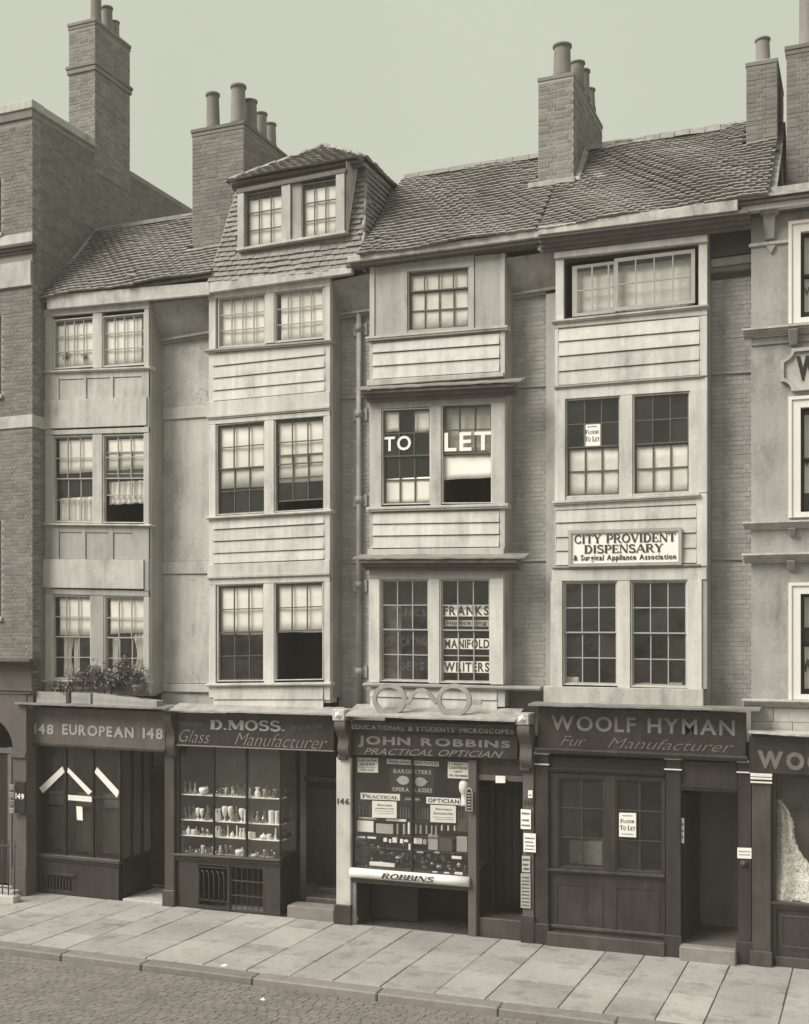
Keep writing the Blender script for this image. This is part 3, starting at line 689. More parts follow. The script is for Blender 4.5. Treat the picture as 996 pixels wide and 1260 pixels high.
# ================================================================== HOUSE 148
ha = thing('timber_house', 'narrow timber house numbered 148 with flower boxes over its shop sign', 'building', ((PX(45)+PX(212))/2, 0, 0))
xl, xr = PX(55.5), PX(183.5); XA1 = PX(257)
zE = 11.85
for x0, x1 in ((xl, PX(64.3)), (PX(177.5), xr)):
    slab('bay_post', ha, M['paint2'], x0, x1, 4.0, off(Ln(58, 381, 185, 371), 0), 0, .12)
slab('bay_side', ha, M['paint3'], xr-.05, xr-.003, 3.98, 11.7, .122, .52)  # returns in darker paint: their shade is put into the colour
slab('bay_side', ha, M['paint3'], xl+.003, xl+.05, 3.98, 11.7, .122, .52)
def core(h, x0, x1, lt, lb, m='paint2', y0=.035): return slab('spandrel_wall', h, M[m], x0, x1, lb, lt, y0, .3, 0)
# top storey
hd = Ln(58, 390, 185, 379)
slab('head_board', ha, M['paint2'], xl-.01, xr+.01, hd, Ln(58, 381, 185, 371), -.015, .05)
slab('mullion_post', ha, M['paint2'], PX(114.5), PX(125.5), Ln(58, 455, 184, 450), hd, .002, .12)
winpx(ha, 65, 114.3, 393.5, 389, 454, 450.6, cols=4, rows=(3, 0), sm='sashl', bar=.018)
winpx(ha, 125.7, 177.3, 389, 384, 451.5, 448, cols=4, rows=(3, 0), sm='sashl', bar=.018)
s3 = Ln(57, 456, 184, 450.8)
sill(ha, xl-.06, xr+.07, s3, 0)
core(ha, xl+.01, xr-.01, off(s3, -.04), Ln(56, 527, 182, 523))
pt_, pb_ = off(s3, -.062), Ln(57, 492.5, 183, 488.3)
for a, b in ((xl, PX(72.5)), (PX(103.5), PX(106.5)), (PX(136), PX(139.5)), (PX(174), xr)):
    slab('panel_stile', ha, M['paint2'], a, b, pb_, pt_, -.005, .034)
slab('panel_rail', ha, M['paint2'], PX(72.6), PX(173.9), Ln(57, 467.5, 183, 462.5), pt_, .002, .034)
for a, b in ((72.9, 103.2), (106.8, 135.7), (139.8, 173.7)):
    slab('panel', ha, M['paint2'], PX(a), PX(b), off(pb_, .006), Ln(57, 468.3, 183, 463.3), .018, .034)
slab('plain_board', ha, M['paint2'], xl-.02, PX(181.5), Ln(55, 528, 182, 523.5), off(pb_, -.004), -.03, .033, .006)
slab('head_board', ha, M['paint2'], xl, xr, Ln(56, 535.3, 182, 532), Ln(55, 530, 182, 525.5), -.012, .05)
# second storey
slab('mullion_post', ha, M['paint2'], PX(114.5), PX(125.7), Ln(56, 643, 184, 645), Ln(56, 535.5, 182, 532.3), .002, .12)
winpx(ha, 64.5, 114.3, 536.5, 535, 642.5, 643, cols=3, rows=(2, 2), sm='sashl')
winpx(ha, 126, 177.3, 535, 533.5, 643, 643.5, cols=3, rows=(2, 2), lift=.30, sm='sashl')
s2 = Ln(56, 643.7, 184, 645)
sill(ha, xl-.07, xr+.07, s2, 0, th=.035)
core(ha, xl+.01, xr-.01, off(s2, -.03), Ln(56, 722, 182, 724))
pb_ = Ln(56, 688, 183, 688.5); pt_ = off(s2, -.045)
for a, b in ((xl, PX(72.8)), (PX(101), PX(105.5)), (PX(133.5), PX(139.5)), (PX(163.5), xr)):
    slab('panel_stile', ha, M['paint3'], a, b, pb_, pt_, -.005, .034)
slab('panel_rail', ha, M['paint3'], PX(72.9), PX(163.4), Ln(57, 654.5, 183, 656), pt_, .002, .034)
for a, b in ((73.1, 100.8), (105.8, 133.2), (139.8, 163.2)):
    slab('panel', ha, M['paint3'], PX(a), PX(b), off(pb_, .006), Ln(57, 655.2, 183, 656.7), .018, .034)
slab('plain_board', ha, M['paint2'], xl-.06, PX(178.5), Ln(51, 723, 179, 725), off(pb_, -.004), -.05, .033, .006)
slab('board_end', ha, M['paint3'], PX(178.7), xr+.004, Ln(51, 725, 183, 727), off(pb_, -.006), -.02, .033)
# first storey
slab('head_board', ha, M['paint3'], xl, xr, Ln(56, 731, 182, 734), Ln(51, 724, 179, 727), -.008, .05)
slab('mullion_post', ha, M['paint3'], PX(111.5), PX(127.5), Ln(56, 838, 184, 838), Ln(56, 731.5, 182, 733), .002, .12)
winpx(ha, 63.5, 111.3, 732, 733, 836, 836, cols=3, rows=(2, 2), sm='sashl')
winpx(ha, 127.7, 177.3, 733.5, 734, 837, 837, cols=3, rows=(2, 2), sm='sashl')
s1 = Ln(54, 836, 184, 838)
sill(ha, xl-.04, xr+.03, s1, 0)
core(ha, xl+.01, xr-.01, off(s1, -.04), 3.95, 'paint3')
slab('apron_board', ha, M['paint3'], xl+.02, PX(82), 4.05, off(s1, -.06), .004, .034)
slab('apron_board', ha, M['paint3'], PX(84), xr-.02, 4.05, off(s1, -.06), .006, .034)
# recess wall and its bands
RY = .5
def recess(h, x0, x1, zt, m): return slab('recess_wall', h, M[m], x0, x1, 3.4, zt, RY, RY+.25, 0)
recess(ha, xr-.06, XA1+.08, 11.7, 'plaster')
xa, xb = xr-.0, XA1+.0
cove(ha, xa, xb, Ln(200, 372, 258, 366, .1), Ln(200, 421, 258, 411, RY), 'stucco')
slab('wall_band', ha, M['stuccol'], xa, xb, Ln(200, 517.5, 256, 513.5, RY), Ln(200, 502.5, 256, 500.5, RY), RY-.05, RY-.002, .008)
slab('wall_band', ha, M['stuccol'], xa, xb, Ln(200, 706.5, 256, 706, RY), Ln(200, 691.5, 256, 690.5, RY), RY-.05, RY-.002, .008)
slab('render_panel', ha, M['stuccol'], xa, xb, Ln(200, 841, 256, 841, RY), Ln(200, 707.5, 256, 707, RY), RY-.015, RY-.002, .004)
slab('render_panel', ha, M['stuccol'], xa, xb, Ln(200, 691, 256, 690, RY), Ln(200, 518.5, 256, 514.5, RY), RY-.012, RY-.002, .004)
slab('wall_band', ha, M['stuccol'], xa, xb, Ln(200, 851, 256, 852, RY), Ln(200, 841.5, 256, 842, RY), RY-.06, RY-.002, .01)
# eaves and roof
slab('eaves_board', ha, M['gutter'], PX(57.5, -.12), PX(258, -.12), Ln(58, 381, 258, 362.5, -.12), Ln(58, 363, 258, 346.5, -.12), -.12, -.02, .01)
slab('eaves_soffit', ha, M['stuccod'], xl, XA1, 11.62, 11.67, -.019, .6, 0)
RZ = 13.64; RYR = 1.62; XT = PX(258)
e0, e1 = 11.80, 11.88
poly('roof_slope', ha, M['ridge'], [(XL, -.05, e0-.06), (XT+.4, -.05, e1-.06), (XT+.4, RYR, RZ-.06), (XL, RYR, RZ-.06)], .05)
poly('roof_slope', ha, M['tile'], [(XT+.4, RYR, RZ-.05), (XT+.4, 3.6, 11.6), (XL, 3.6, 11.6), (XL, RYR, RZ-.05)], .05)
tiles(ha, (XL+.03, -.10, e0), (XT+.1, -.10, e1), (XL+.03, RYR, RZ), (XT+.1, RYR, RZ), 300, lambda c: not (-12.42 < c.x < -11.18 and c.y > .62))
for k in range(10):
    x0 = XL+.04+k*.3
    if x0 < -12.6: mk('ridge_tile', [(x, y, z) for x in (x0, x0+.29) for y, z in ((RYR-.13, RZ-.05), (RYR-.06, RZ+.06), (RYR, RZ+.085), (RYR+.06, RZ+.06), (RYR+.13, RZ-.05))],
        [(0, 1, 6, 5), (1, 2, 7, 6), (2, 3, 8, 7), (3, 4, 9, 8), (4, 3, 2, 1, 0), (5, 6, 7, 8, 9)], M['tile'], ha)
poly('verge_flashing', ha, M['ridge'], [(XL+.005, -.05, e0+.05), (XL+.08, -.05, e0+.05), (XL+.08, RYR, RZ+.06), (XL+.005, RYR, RZ+.06)], .03)
chimney(ha, -12.37, -11.23, .70, 2.45, 12.3, 14.95, [(-12.05, .95, .72, .13), (-11.50, .95, .78, .145), (-11.42, 1.30, .62, .13), (-11.42, 1.72, .55, .12), (-11.42, 2.12, .5, .12)], 'brickd', 'mortard', 2, n_ind=300)
slab('chimney_flashing', ha, M['lead'], -12.42, -11.18, 12.50, 12.58, .55, .72, .01)
body(ha, XL+.01, XA1, 11.6, 1.35, 3.5)

# ================================================================== HOUSE 147 (the glass shop)
hb = thing('timber_house', 'pale weatherboarded timber house with a tile hung dormer above the glass shop', 'building', ((PX(214)+PX(412))/2, 0, 0))
xl, xr = PX(257.2), PX(406.3); XB1 = PX(455)
for x0, x1 in ((xl, PX(265.5)), (PX(399), xr)):
    slab('bay_post', hb, M['paint'], x0, x1, 3.95, Ln(257, 362, 407, 341), 0, .12)
slab('bay_side', hb, M['paint3'], xr-.05, xr-.003, 3.98, 11.7, .122, .52)  # greyer than the bay front, painting in the shade of the returns
slab('bay_side', hb, M['paint3'], xl+.003, xl+.05, 3.98, 11.7, .122, .52)
hd = Ln(257, 368, 407, 351.5)
slab('head_board', hb, M['paint'], xl-.01, xr+.01, hd, Ln(257, 361, 407, 340), -.012, .05)
slab('mullion_post', hb, M['paint'], PX(326.5), PX(337), Ln(257, 428, 407, 416), hd, .002, .12)
winpx(hb, 268, 326.3, 366.5, 360, 428, 423.5, cols=4, rows=(3, 0), sm='sashl', bar=.018)
winpx(hb, 337.2, 398, 358.5, 352, 421.5, 415.5, cols=4, rows=(3, 0), sm='sashl', bar=.018)
s3 = Ln(257, 430, 407, 417.5)
sill(hb, xl-.05, xr+.06, s3, 0, m='paint3', th=.06)
core(hb, xl+.01, xr-.01, off(s3, -.04), Ln(257, 513, 407, 500), 'paint')
boards(hb, PX(262.5), PX(400), [off(s3, -.075), Ln(264, 451.4, 400, 437), Ln(264, 465.8, 400, 452.7), Ln(264, 481, 400, 468.4), Ln(264, 494.3, 400, 481.4)], .004)
slab('band_board', hb, M['paint'], xl-.015, xr+.006, Ln(257, 512.5, 407, 500), Ln(257, 495.3, 407, 481.6), -.03, .033, .005)
moulding('band_moulding', hb, M['paint'], xl-.02, xr+.01, Ln(257, 512.7, 407, 500.2), .06, .0, .05, 2)
slab('head_board', hb, M['paint'], xl, xr, Ln(257, 522.5, 407, 511), Ln(257, 517, 407, 505), -.005, .05)
slab('mullion_post', hb, M['paint'], PX(325.8), PX(337), Ln(257, 636, 407, 628), Ln(257, 522.5, 407, 511), .002, .12)
winpx(hb, 266, 325.5, 522.5, 517, 634, 630.5, cols=3, rows=(2, 2), sm='sash')
winpx(hb, 337.5, 398.5, 515, 510.5, 630, 626.5, cols=3, rows=(2, 2), lift=.10, sm='sash')
s2 = Ln(257, 635.7, 405, 627)
sill(hb, xl-.03, xr+.05, s2, 0, th=.045)
core(hb, xl+.01, xr-.01, off(s2, -.04), Ln(257, 711, 405, 706), 'paint')
boards(hb, PX(262.5), PX(399), [off(s2, -.06), Ln(262, 652.3, 399, 645), Ln(262, 667, 399, 660.5), Ln(262, 681.3, 399, 675.6), Ln(262, 694.3, 399, 688.6)], .004)
slab('band_board', hb, M['paint'], xl-.015, xr+.006, Ln(257, 710.5, 405, 705.5), Ln(257, 695, 405, 689.2), -.03, .033, .005)
moulding('band_moulding', hb, M['paint'], xl-.02, xr+.01, Ln(257, 710.7, 405, 705.7), .04, .0, .05, 2)
slab('head_board', hb, M['paint'], xl, xr, Ln(257, 720, 405, 715), Ln(257, 713.5, 405, 708.5), -.005, .05)
slab('mullion_post', hb, M['paint'], PX(324.8), PX(337), Ln(257, 841, 405, 839), Ln(257, 720, 405, 715), .002, .12)
winpx(hb, 267, 324.5, 720, 717.5, 838.5, 838, cols=3, rows=(2, 2), sm='sash')
winpx(hb, 337.3, 397.5, 717.5, 715, 837.5, 836.5, cols=3, rows=(2, 2), lift=.98, sm='sash')
s1 = Ln(257, 840.8, 405, 839.2)
sill(hb, xl-.03, xr+.04, s1, 0, th=.05)
core(hb, xl+.01, xr-.01, off(s1, -.04), 3.9, 'paint')
boards(hb, PX(263), PX(398), [off(s1, -.07), Ln(262, 861, 399, 860.5), Ln(262, 873, 399, 872)], .004)
recess(hb, xr-.06, XB1+.08, 11.7, 'pmortar')
xa, xb = xr, XB1
def band_at(h, m, xa, xb, pa, ya, pb, yb, th=.035, proud=.04):
    l = Ln(pa, ya, pb, yb, RY); slab('wall_band', h, M[m], xa, xb, off(l, -th), l, RY-proud, RY-.002, .006)
cove(hb, xa, xb, Ln(420, 345, 455, 338, .1), Ln(420, 389, 455, 384, RY))
band_at(hb, 'pbrick', xa, xb, 420, 489, 437, 488); band_at(hb, 'pbrick', xa, xb, 420, 691, 437, 691)
bz = lambda c, L: not any(abs(c.z-z) < .06 for z in L)
bricks(hb, M['pbrick'], (xa+.0, RY, 4.1), (1, 0, 0), (0, 0, 1), xb-xa, 6.6, 150, lambda c: bz(c, [PZ(437, 489, RY), PZ(437, 691, RY)]), proud=.0045, rest='painted_brickwork')
# downpipe
dp = []
xp = PX(442, .42); za_, zb2 = PZ(442, 386, .42), PZ(442, 868, .42)
tube('downpipe', [(xp, .42, za_), (xp, .42, zb2)], .048, M['pipe'], hb, 12)
for y_ in (404, 509, 615, 720, 826):
    z = PZ(442, y_, .42)
    lathe('pipe_collar', [(.066, -.06), (.066, .06)], M['pipe'], (xp, .42, z), hb, 12)
    slab('pipe_bracket', hb, M['pipe'], xp-.14, xp-.05, z-.12, z+.10, .46, .498)
    slab('pipe_bracket', hb, M['pipe'], xp+.05, xp+.14, z-.12, z+.10, .46, .498)
slab('eaves_board', hb, M['gutter'], PX(258.2, -.12), PX(433, -.12), Ln(258, 360.5, 433, 336.5, -.12), Ln(258, 346, 433, 329, -.12), -.13, -.02, .01)
slab('eaves_soffit', hb, M['stuccod'], xl, XB1, 11.62, 11.67, -.018, .6, 0)
# tile hung dormer storey
gx0, gx1 = PX(258.5, -.04), PX(447, .0)
zg0, zg1 = PZ(258, 345, -.05), PZ(447, 325, -.05)
YT = .52
E1 = Vector((PX(293, YT), YT, PZ(293, 236, YT))); E2 = Vector((PX(451, YT), YT, PZ(451, 203, YT)))
zt_ = (E1.z+E2.z)/2; E1.z = zt_-.02; E2.z = zt_+.02
B0, B1 = Vector((gx0, -.05, zg0-.02)), Vector((gx1, -.03, zg1-.02))
YB = 2.0; E3 = Vector((E2.x, YB+.1, E2.z)); E4 = Vector((E1.x, YB+.1, E1.z)); B3 = Vector((B1.x, YB+.1, B1.z))
poly('dormer_slope', hb, M['ridge'], [B0, B1, E2, E1], .05)
poly('dormer_cheek', hb, M['ridge'], [B1, B3, E3, E2], .05)
wl0, wl1 = PX(293, .02), PX(427, .02)
wlt = Ln(293, 238, 427, 212, .02); wlb = Ln(293, 312, 427, 290, .02)
tiles(hb, B0+Vector((0, -.01, .02)), B1+Vector((0, -.01, .02)), E1+Vector((0, -.01, 0)), E2+Vector((0, -.01, 0)), 300, lambda c: not (wl0-.03 < c.x < wl1-.02 and c.z > wlb(c.x)-.02), bow=.012)
tiles(hb, B1, B3, E2, E3, 200, bow=.01)
# dormer window box
slab('dormer_sill', hb, M['paint2'], wl0, wl1, off(wlb, .03), off(wlb, .075), -.05, .1)
slab('dormer_head', hb, M['soot'], wl0, wl1, off(wlt, -.02), off(wlt, .06), -.03, .5)
slab('dormer_post', hb, M['paint2'], wl0+.01, PX(301.5, .02), off(wlb, .075), off(wlt, -.02), -.02, .5)
slab('dormer_post', hb, M['paint2'], PX(414.5, .02), wl1-.03, off(wlb, .075), off(wlt, -.02), -.02, .5)
slab('dormer_post', hb, M['paint2'], PX(347.5, .02), PX(358.3, .02), off(wlb, .075), off(wlt, -.02), -.01, .1); slab('dormer_stile', hb, M['paint3'], PX(359.2, .02), PX(370.8, .02), off(wlb, .075), off(wlt, -.02), .03, .1)
winpx(hb, 302, 347.5, 239, 231, 306.5, 300.5, Y=.02, cols=3, rows=(3, 0), fm='paint3', fr=.01, edge=.014, bar=.016, room=.5)
winpx(hb, 371, 414.2, 226.5, 219.5, 295.5, 289, Y=.02, cols=3, rows=(3, 0), fm='paint3', fr=.01, edge=.014, bar=.016, room=.5)
# cheek board, light triangle right of the window
poly('dormer_cheek_board', hb, M['paint2'], [(wl1-.005, -.0, wlb(wl1)+.02), (wl1+.02, .03, wlb(wl1)+.05), (PX(443, YT), YT-.08, E2.z-.03), (wl1-.005, .02, E2.z-.05)], .02)
# hipped roof of the dormer
ov = .16
F1 = E1+Vector((.06, -ov-.24, -.02)); F2 = E2+Vector((.06, -ov-.20, .0)); F3 = Vector((F2.x, YB+.3, F2.z)); F4 = Vector((F1.x, YB+.3, F1.z))
AP = Vector(((F1.x+F2.x)/2+.1, .9, 0)); AP.z = PZ(398, 184, .9); AP.x = PX(400, .9)
poly('dormer_roof', hb, M['ridge'], [F1, F2, AP], .05)
poly('dormer_roof', hb, M['ridge'], [F2, F3, AP], .05)
poly('dormer_roof', hb, M['ridge'], [F3, F4, AP], .05)
poly('dormer_roof', hb, M['ridge'], [F4, F1, AP], .05)
up = Vector((0, -.02, .05))
tiles(hb, F1+up, F2+up, AP+up-Vector((.05, 0, 0)), AP+up+Vector((.05, 0, 0)), 200, bow=.01)
tiles(hb, F2+up, F3+up, AP+up, AP+up+Vector((0, .1, 0)), 100, bow=.01)
tiles(hb, F4+up, F1+up, AP+up, AP+up, 50, bow=.01)
for a, b in ((F1, AP), (F2, AP)):
    n = int((b-a).length/.28)
    for k in range(n):
        p, q = a.lerp(b, k/n), a.lerp(b, (k+.97)/n); tube('hip_tile', [p+Vector((0, 0, .03)), q+Vector((0, 0, .05))], .07, M['ridge'], hb, 8)
n = int((B1-E2).length/.3)
for k in range(n):
    p, q = B1.lerp(E2, k/n), B1.lerp(E2, (k+.97)/n); tube('hip_tile', [p, q], .035, M['ridge'], hb, 6)
moulding('dormer_cornice', hb, M['soot'], F1.x, F2.x, lambda x: F1.z+(F2.z-F1.z)*(x-F1.x)/(F2.x-F1.x)-.01, .1, F1.y+.14, .12, 2)
# roof behind the dormer
poly('roof_slope', hb, M['tile'], [(gx0-.2, .9, 12.6), (gx1, .9, 12.6), (gx1, RYR, RZ-.06), (gx0-.2, RYR, RZ-.06)], .05)
body(hb, XA1+.01, XB1, 11.6, 1.35, 3.5)

# ================================================================== HOUSE 146 (the optician)
hc = thing('timber_house', 'grey timber house with two dark pent ledges above the optician shop', 'building', ((PX(413)+PX(657))/2, 0, 0))
xl, xr = PX(455), PX(621.5); XC1 = PX(683)
slab('bay_side', hc, M['paint3'], xr-.05, xr-.003, 3.98, 11.6, .122, .52)  # side shade of the bay carried by the grey colour
slab('bay_side', hc, M['paint3'], xl+.003, xl+.05, 3.98, 11.6, .122, .52)
# top storey with one wide sash between plain panels
t3 = Ln(457, 326, 621, 311); b3 = Ln(457, 414, 621, 400.5)
winpx(hc, 501.5, 577, 334, 327.5, 407, 402.5, cols=4, rows=(1, 2), split=.655, fm='paint3', sm='sash')
for a, b in ((455, 461), (494, 501.3), (577.3, 583.5), (616, 621.5)):
    slab('bay_post', hc, M['paint2'], PX(a), PX(b), b3, t3, -.002, .12)
for a, b in ((461.2, 493.8), (583.7, 615.8)):
    slab('wall_panel', hc, M['paint3'], PX(a), PX(b), b3, t3, .02, .3)
slab('window_head', hc, M['paint3'], PX(494), PX(583.5), Ln(494, 335, 583, 328), off(t3, .05), -.006, .1)
slab('window_foot', hc, M['paint3'], PX(501.5), PX(577), b3, Ln(494, 408, 583, 402), .0, .1)
sill(hc, xl-.05, xr+.06, b3, 0, th=.07, m='paint2')
core(hc, xl+.01, xr-.01, off(b3, -.05), Ln(455, 480, 621, 468), 'paint3')
bl = [Ln(459, 423, 617, 409.5), Ln(459, 435, 617, 424), Ln(459, 451, 617, 440.5), Ln(459, 467, 617, 457.5)]
boards(hc, PX(459), PX(615), bl, .0, proud=.028)
slab('bay_post', hc, M['paint2'], xl, PX(458.7), Ln(455, 470, 621, 458), Ln(455, 421, 621, 407), .0, .034)
slab('bay_post', hc, M['paint2'], PX(615.3), xr, Ln(455, 472, 621, 460), Ln(455, 421, 621, 407), .0, .034)
slab('foot_board', hc, M['paint2'], xl-.03, PX(621), Ln(452, 476, 621, 464), Ln(459, 468, 617, 458.5), -.06, .034, .01)
def pent(h, pl, pr, yl, yr, rise, Yp=-.30, xa=None):
    """sheet lead pent ledge with a ragged front edge and a boarded cornice beneath"""
    x0, x1 = PX(pl, Yp), PX(pr, Yp); l = Ln(pl, yl, pr, yr, Yp); n = 26; V = []; Fc = []
    for i in range(n+1):
        x = x0+(x1-x0)*i/n; e = random.uniform(-.012, .012); z = l(x)+random.uniform(-.006, .006)
        V += [(x, Yp+e, z), (x, Yp+e, z+.022), (x, .02, z+rise), (x, .02, z+rise-.03)]
    for i in range(n):
        a = 4*i
        for k in range(4): Fc.append((a+k, a+(k+1) % 4, a+4+(k+1) % 4, a+4+k))
    Fc = [f[::-1] for f in Fc]
    Fc += [(0, 1, 2, 3), (4*n+3, 4*n+2, 4*n+1, 4*n)]
    mk('pent_ledge', V, Fc, M['ledge'], h)
    return l
l2 = pent(hc, 437, 641, 480, 469.5, .13)
moulding('ledge_cornice', hc, M['soot'], PX(447, -.2), PX(633, -.2), off(l2, -.005), .17, .0, .26, 3)
# second storey
o2t, o2b = Ln(455, 497, 621, 490), Ln(455, 624, 621, 619.5)
slab('window_head', hc, M['paint3'], xl, xr, Ln(455, 504, 621, 495.5), off(o2t, .09), .0, .1)
for a, b in ((455, 469.5), (605.5, 621.5)):
    slab('bay_post', hc, M['paint2'], PX(a), PX(b), o2b, Ln(455, 504, 621, 495.5), -.004, .12)
slab('mullion_post', hc, M['paint2'], PX(529.8), PX(542.7), o2b, Ln(455, 504, 621, 495.5), .002, .12)
winpx(hc, 469.7, 529.6, 503.5, 501, 621, 619.5, cols=3, rows=(2, 2), sm='sash')
winpx(hc, 543, 605.2, 498, 496, 619.5, 619, cols=3, rows=(2, 2), lift=.50, sm='sash')
sill(hc, xl-.04, xr+.07, o2b, 0, th=.07, m='paint2')
core(hc, xl+.01, xr-.01, off(o2b, -.05), Ln(455, 690, 621, 690), 'paint3')
bl = [Ln(459, 631.5, 617, 628), Ln(459, 645.3, 617, 642.8), Ln(459, 660, 617, 657.8), Ln(459, 675, 617, 672.8)]
boards(hc, PX(459), PX(614.5), bl, .0, proud=.026)
slab('bay_post', hc, M['paint2'], xl, PX(458.7), Ln(455, 676, 621, 674), off(o2b, -.08), .0, .034)
slab('bay_post', hc, M['paint2'], PX(614.8), xr, Ln(455, 676, 621, 674), off(o2b, -.08), .0, .034)
slab('foot_board', hc, M['paint2'], xl-.03, xr-.01, Ln(452, 684, 621, 683.5), Ln(459, 676, 617, 674), -.03, .034, .006)
l1 = pent(hc, 434, 646, 688, 687.3, .11)
moulding('ledge_cornice', hc, M['soot'], PX(443, -.2), PX(637, -.2), off(l1, -.005), .18, .0, .26, 3)
# first storey
o1b = Ln(455, 839.5, 621, 842.5)
slab('window_head', hc, M['paint3'], xl, xr, Ln(455, 713, 621, 711.7), off(l1, -.14), .0, .1)
for a, b in ((454, 467.3), (603.5, 619.5)):
    slab('bay_post', hc, M['paint'], PX(a), PX(b), o1b, Ln(455, 713, 621, 711.7), -.004, .12)
slab('mullion_post', hc, M['paint'], PX(527.8), PX(540.8), o1b, Ln(455, 713, 621, 711.7), .002, .12)
winpx(hc, 467.5, 527.6, 712.5, 712, 838, 839.5, cols=3, rows=(2, 2), sm='sashl')
winpx(hc, 541, 603.3, 712, 711.7, 840, 841, cols=3, rows=(2, 2), sm='sashl')
sill(hc, xl-.1, PX(672, .3), Ln(455, 840, 672, 845), 0.0, proj=.09, th=.055, m='paint3', back=.5)
core(hc, xl+.01, xr-.01, off(o1b, -.04), 3.9, 'paint2')
boards(hc, PX(456), PX(612), [Ln(455, 846, 621, 848.5), Ln(459, 857.5, 617, 862), Ln(459, 874, 617, 877)], .0, m='paint')
slab('bay_post', hc, M['paint2'], PX(612.3), xr, 3.9, Ln(455, 847, 621, 849.5), .0, .034)
recess(hc, xr-.06, XC1+.08, 11.7, 'pmortar')
xa, xb = xr, XC1
cove(hc, xa, xb, Ln(630, 318, 680, 311, .1), Ln(631, 365, 676, 358, RY), 'stucco')
band_at(hc, 'pbrick', xa, xb, 631, 476, 676, 473.5); band_at(hc, 'pbrick', xa, xb, 631, 689, 676, 688)
slab('end_pier', hc, M['pbrick'], PX(672, .42), XC1-.001, 4.0, 11.6, .42, .52, .006)
bricks(hc, M['pbrick'], (xa, RY, 4.1), (1, 0, 0), (0, 0, 1), xb-xa, 7.0, 150, lambda c: bz(c, [PZ(650, 475, RY), PZ(650, 689, RY)]) and c.x < PX(671, .42), proud=.0045, rest='painted_brickwork')
slab('eaves_board', hc, M['gutter'], PX(428, -.2), PX(666.5, -.2), Ln(428, 323.5, 666, 292, -.2), Ln(428, 315.5, 666, 282, -.2), -.21, -.06, .012)
slab('eaves_soffit', hc, M['soot'], PX(430), XC1, 11.60, 11.66, -.15, .6, 0)
moulding('eaves_moulding', hc, M['soot'], PX(440), XC1, Ln(428, 323, 668, 293, -.1), .11, .06, .16, 2)
RZC, RYC = 13.90, 2.0
cx0, cx1, cx2 = -8.44, PX(663, 1.2), PX(935, .9)
poly('roof_slope', hc, M['ridge'], [(cx0, -.1, 11.74), (-5.2, -.1, 11.78), (-5.2, RYC, RZC-.06), (cx0, RYC, RZC-.06)], .05)
poly('roof_slope', hc, M['tile'], [(-5.2, RYC, RZC-.05), (-5.2, 4.3, 11.6), (cx0, 4.3, 11.6), (cx0, RYC, RZC-.05)], .05)
tiles(hc, (cx0+.02, -.18, 11.78), (-5.2, -.18, 11.84), (cx0+.02, RYC, RZC), (-5.2, RYC, RZC), 300, lambda c: not (c.x > -5.6 and c.y > 1.1), bow=.035)
for k in range(9):
    x0 = cx0+.02+k*.31
    if x0 < -5.75: mk('ridge_tile', [(x, y, z+random.uniform(-.008, .008)) for x in (x0, x0+.30) for y, z in ((RYC-.13, RZC-.05), (RYC-.06, RZC+.06), (RYC, RZC+.085), (RYC+.06, RZC+.06), (RYC+.13, RZC-.05))],
        [(0, 1, 6, 5), (1, 2, 7, 6), (2, 3, 8, 7), (3, 4, 9, 8), (4, 3, 2, 1, 0), (5, 6, 7, 8, 9)], M['tile'], hc)
poly('verge', hc, M['tile'], [(cx0-.01, -.15, 11.62), (cx0-.01, -.15, 11.80), (cx0-.01, RYC, RZC), (cx0-.01, 4.2, 11.6)][::-1], .04)
chimney(hc, -5.56, -4.93, 1.17, 3.5, 12.6, 14.96, [(-5.2, 1.45, .60, .16), (-5.05, 1.95, .50, .13), (-5.05, 2.4, .55, .13), (-5.05, 2.9, .42, .12)], 'brick', 'mortar', 1, n_ind=300)
slab('chimney_flashing', hc, M['lead'], -5.70, -4.86, 12.96, 13.06, .98, 1.2, .01)
body(hc, XB1+.01, XC1, 11.5, 1.35, 4.2)

# ================================================================== HOUSE 145 (Woolf Hyman)
hd_ = thing('timber_house', 'pale weatherboarded timber house carrying the dispensary board above the fur maker shop', 'building', ((PX(657)+PX(920))/2, 0, 0))
xl, xr = PX(683), PX(870.5); XD1 = PX(922, .5)
slab('bay_side', hd_, M['paint3'], xr-.05, xr-.003, 3.98, 11.6, .122, .52)  # returns darkened by colour to show them turned from the light
slab('bay_side', hd_, M['paint3'], xl+.003, xl+.05, 3.98, 11.6, .122, .52)
t3 = Ln(685, 311, 870, 289); hb3 = Ln(685, 319, 870, 298.5)
slab('head_board', hd_, M['paint'], xl, xr+.01, hb3, t3, -.05, .1, .008)
sl3 = Ln(683, 394, 870, 374.5)
for a, b in ((684, 694), (860, 870.4)):
    slab('bay_post', hd_, M['paint'], PX(a), PX(b), sl3, hb3, -.004, .12)
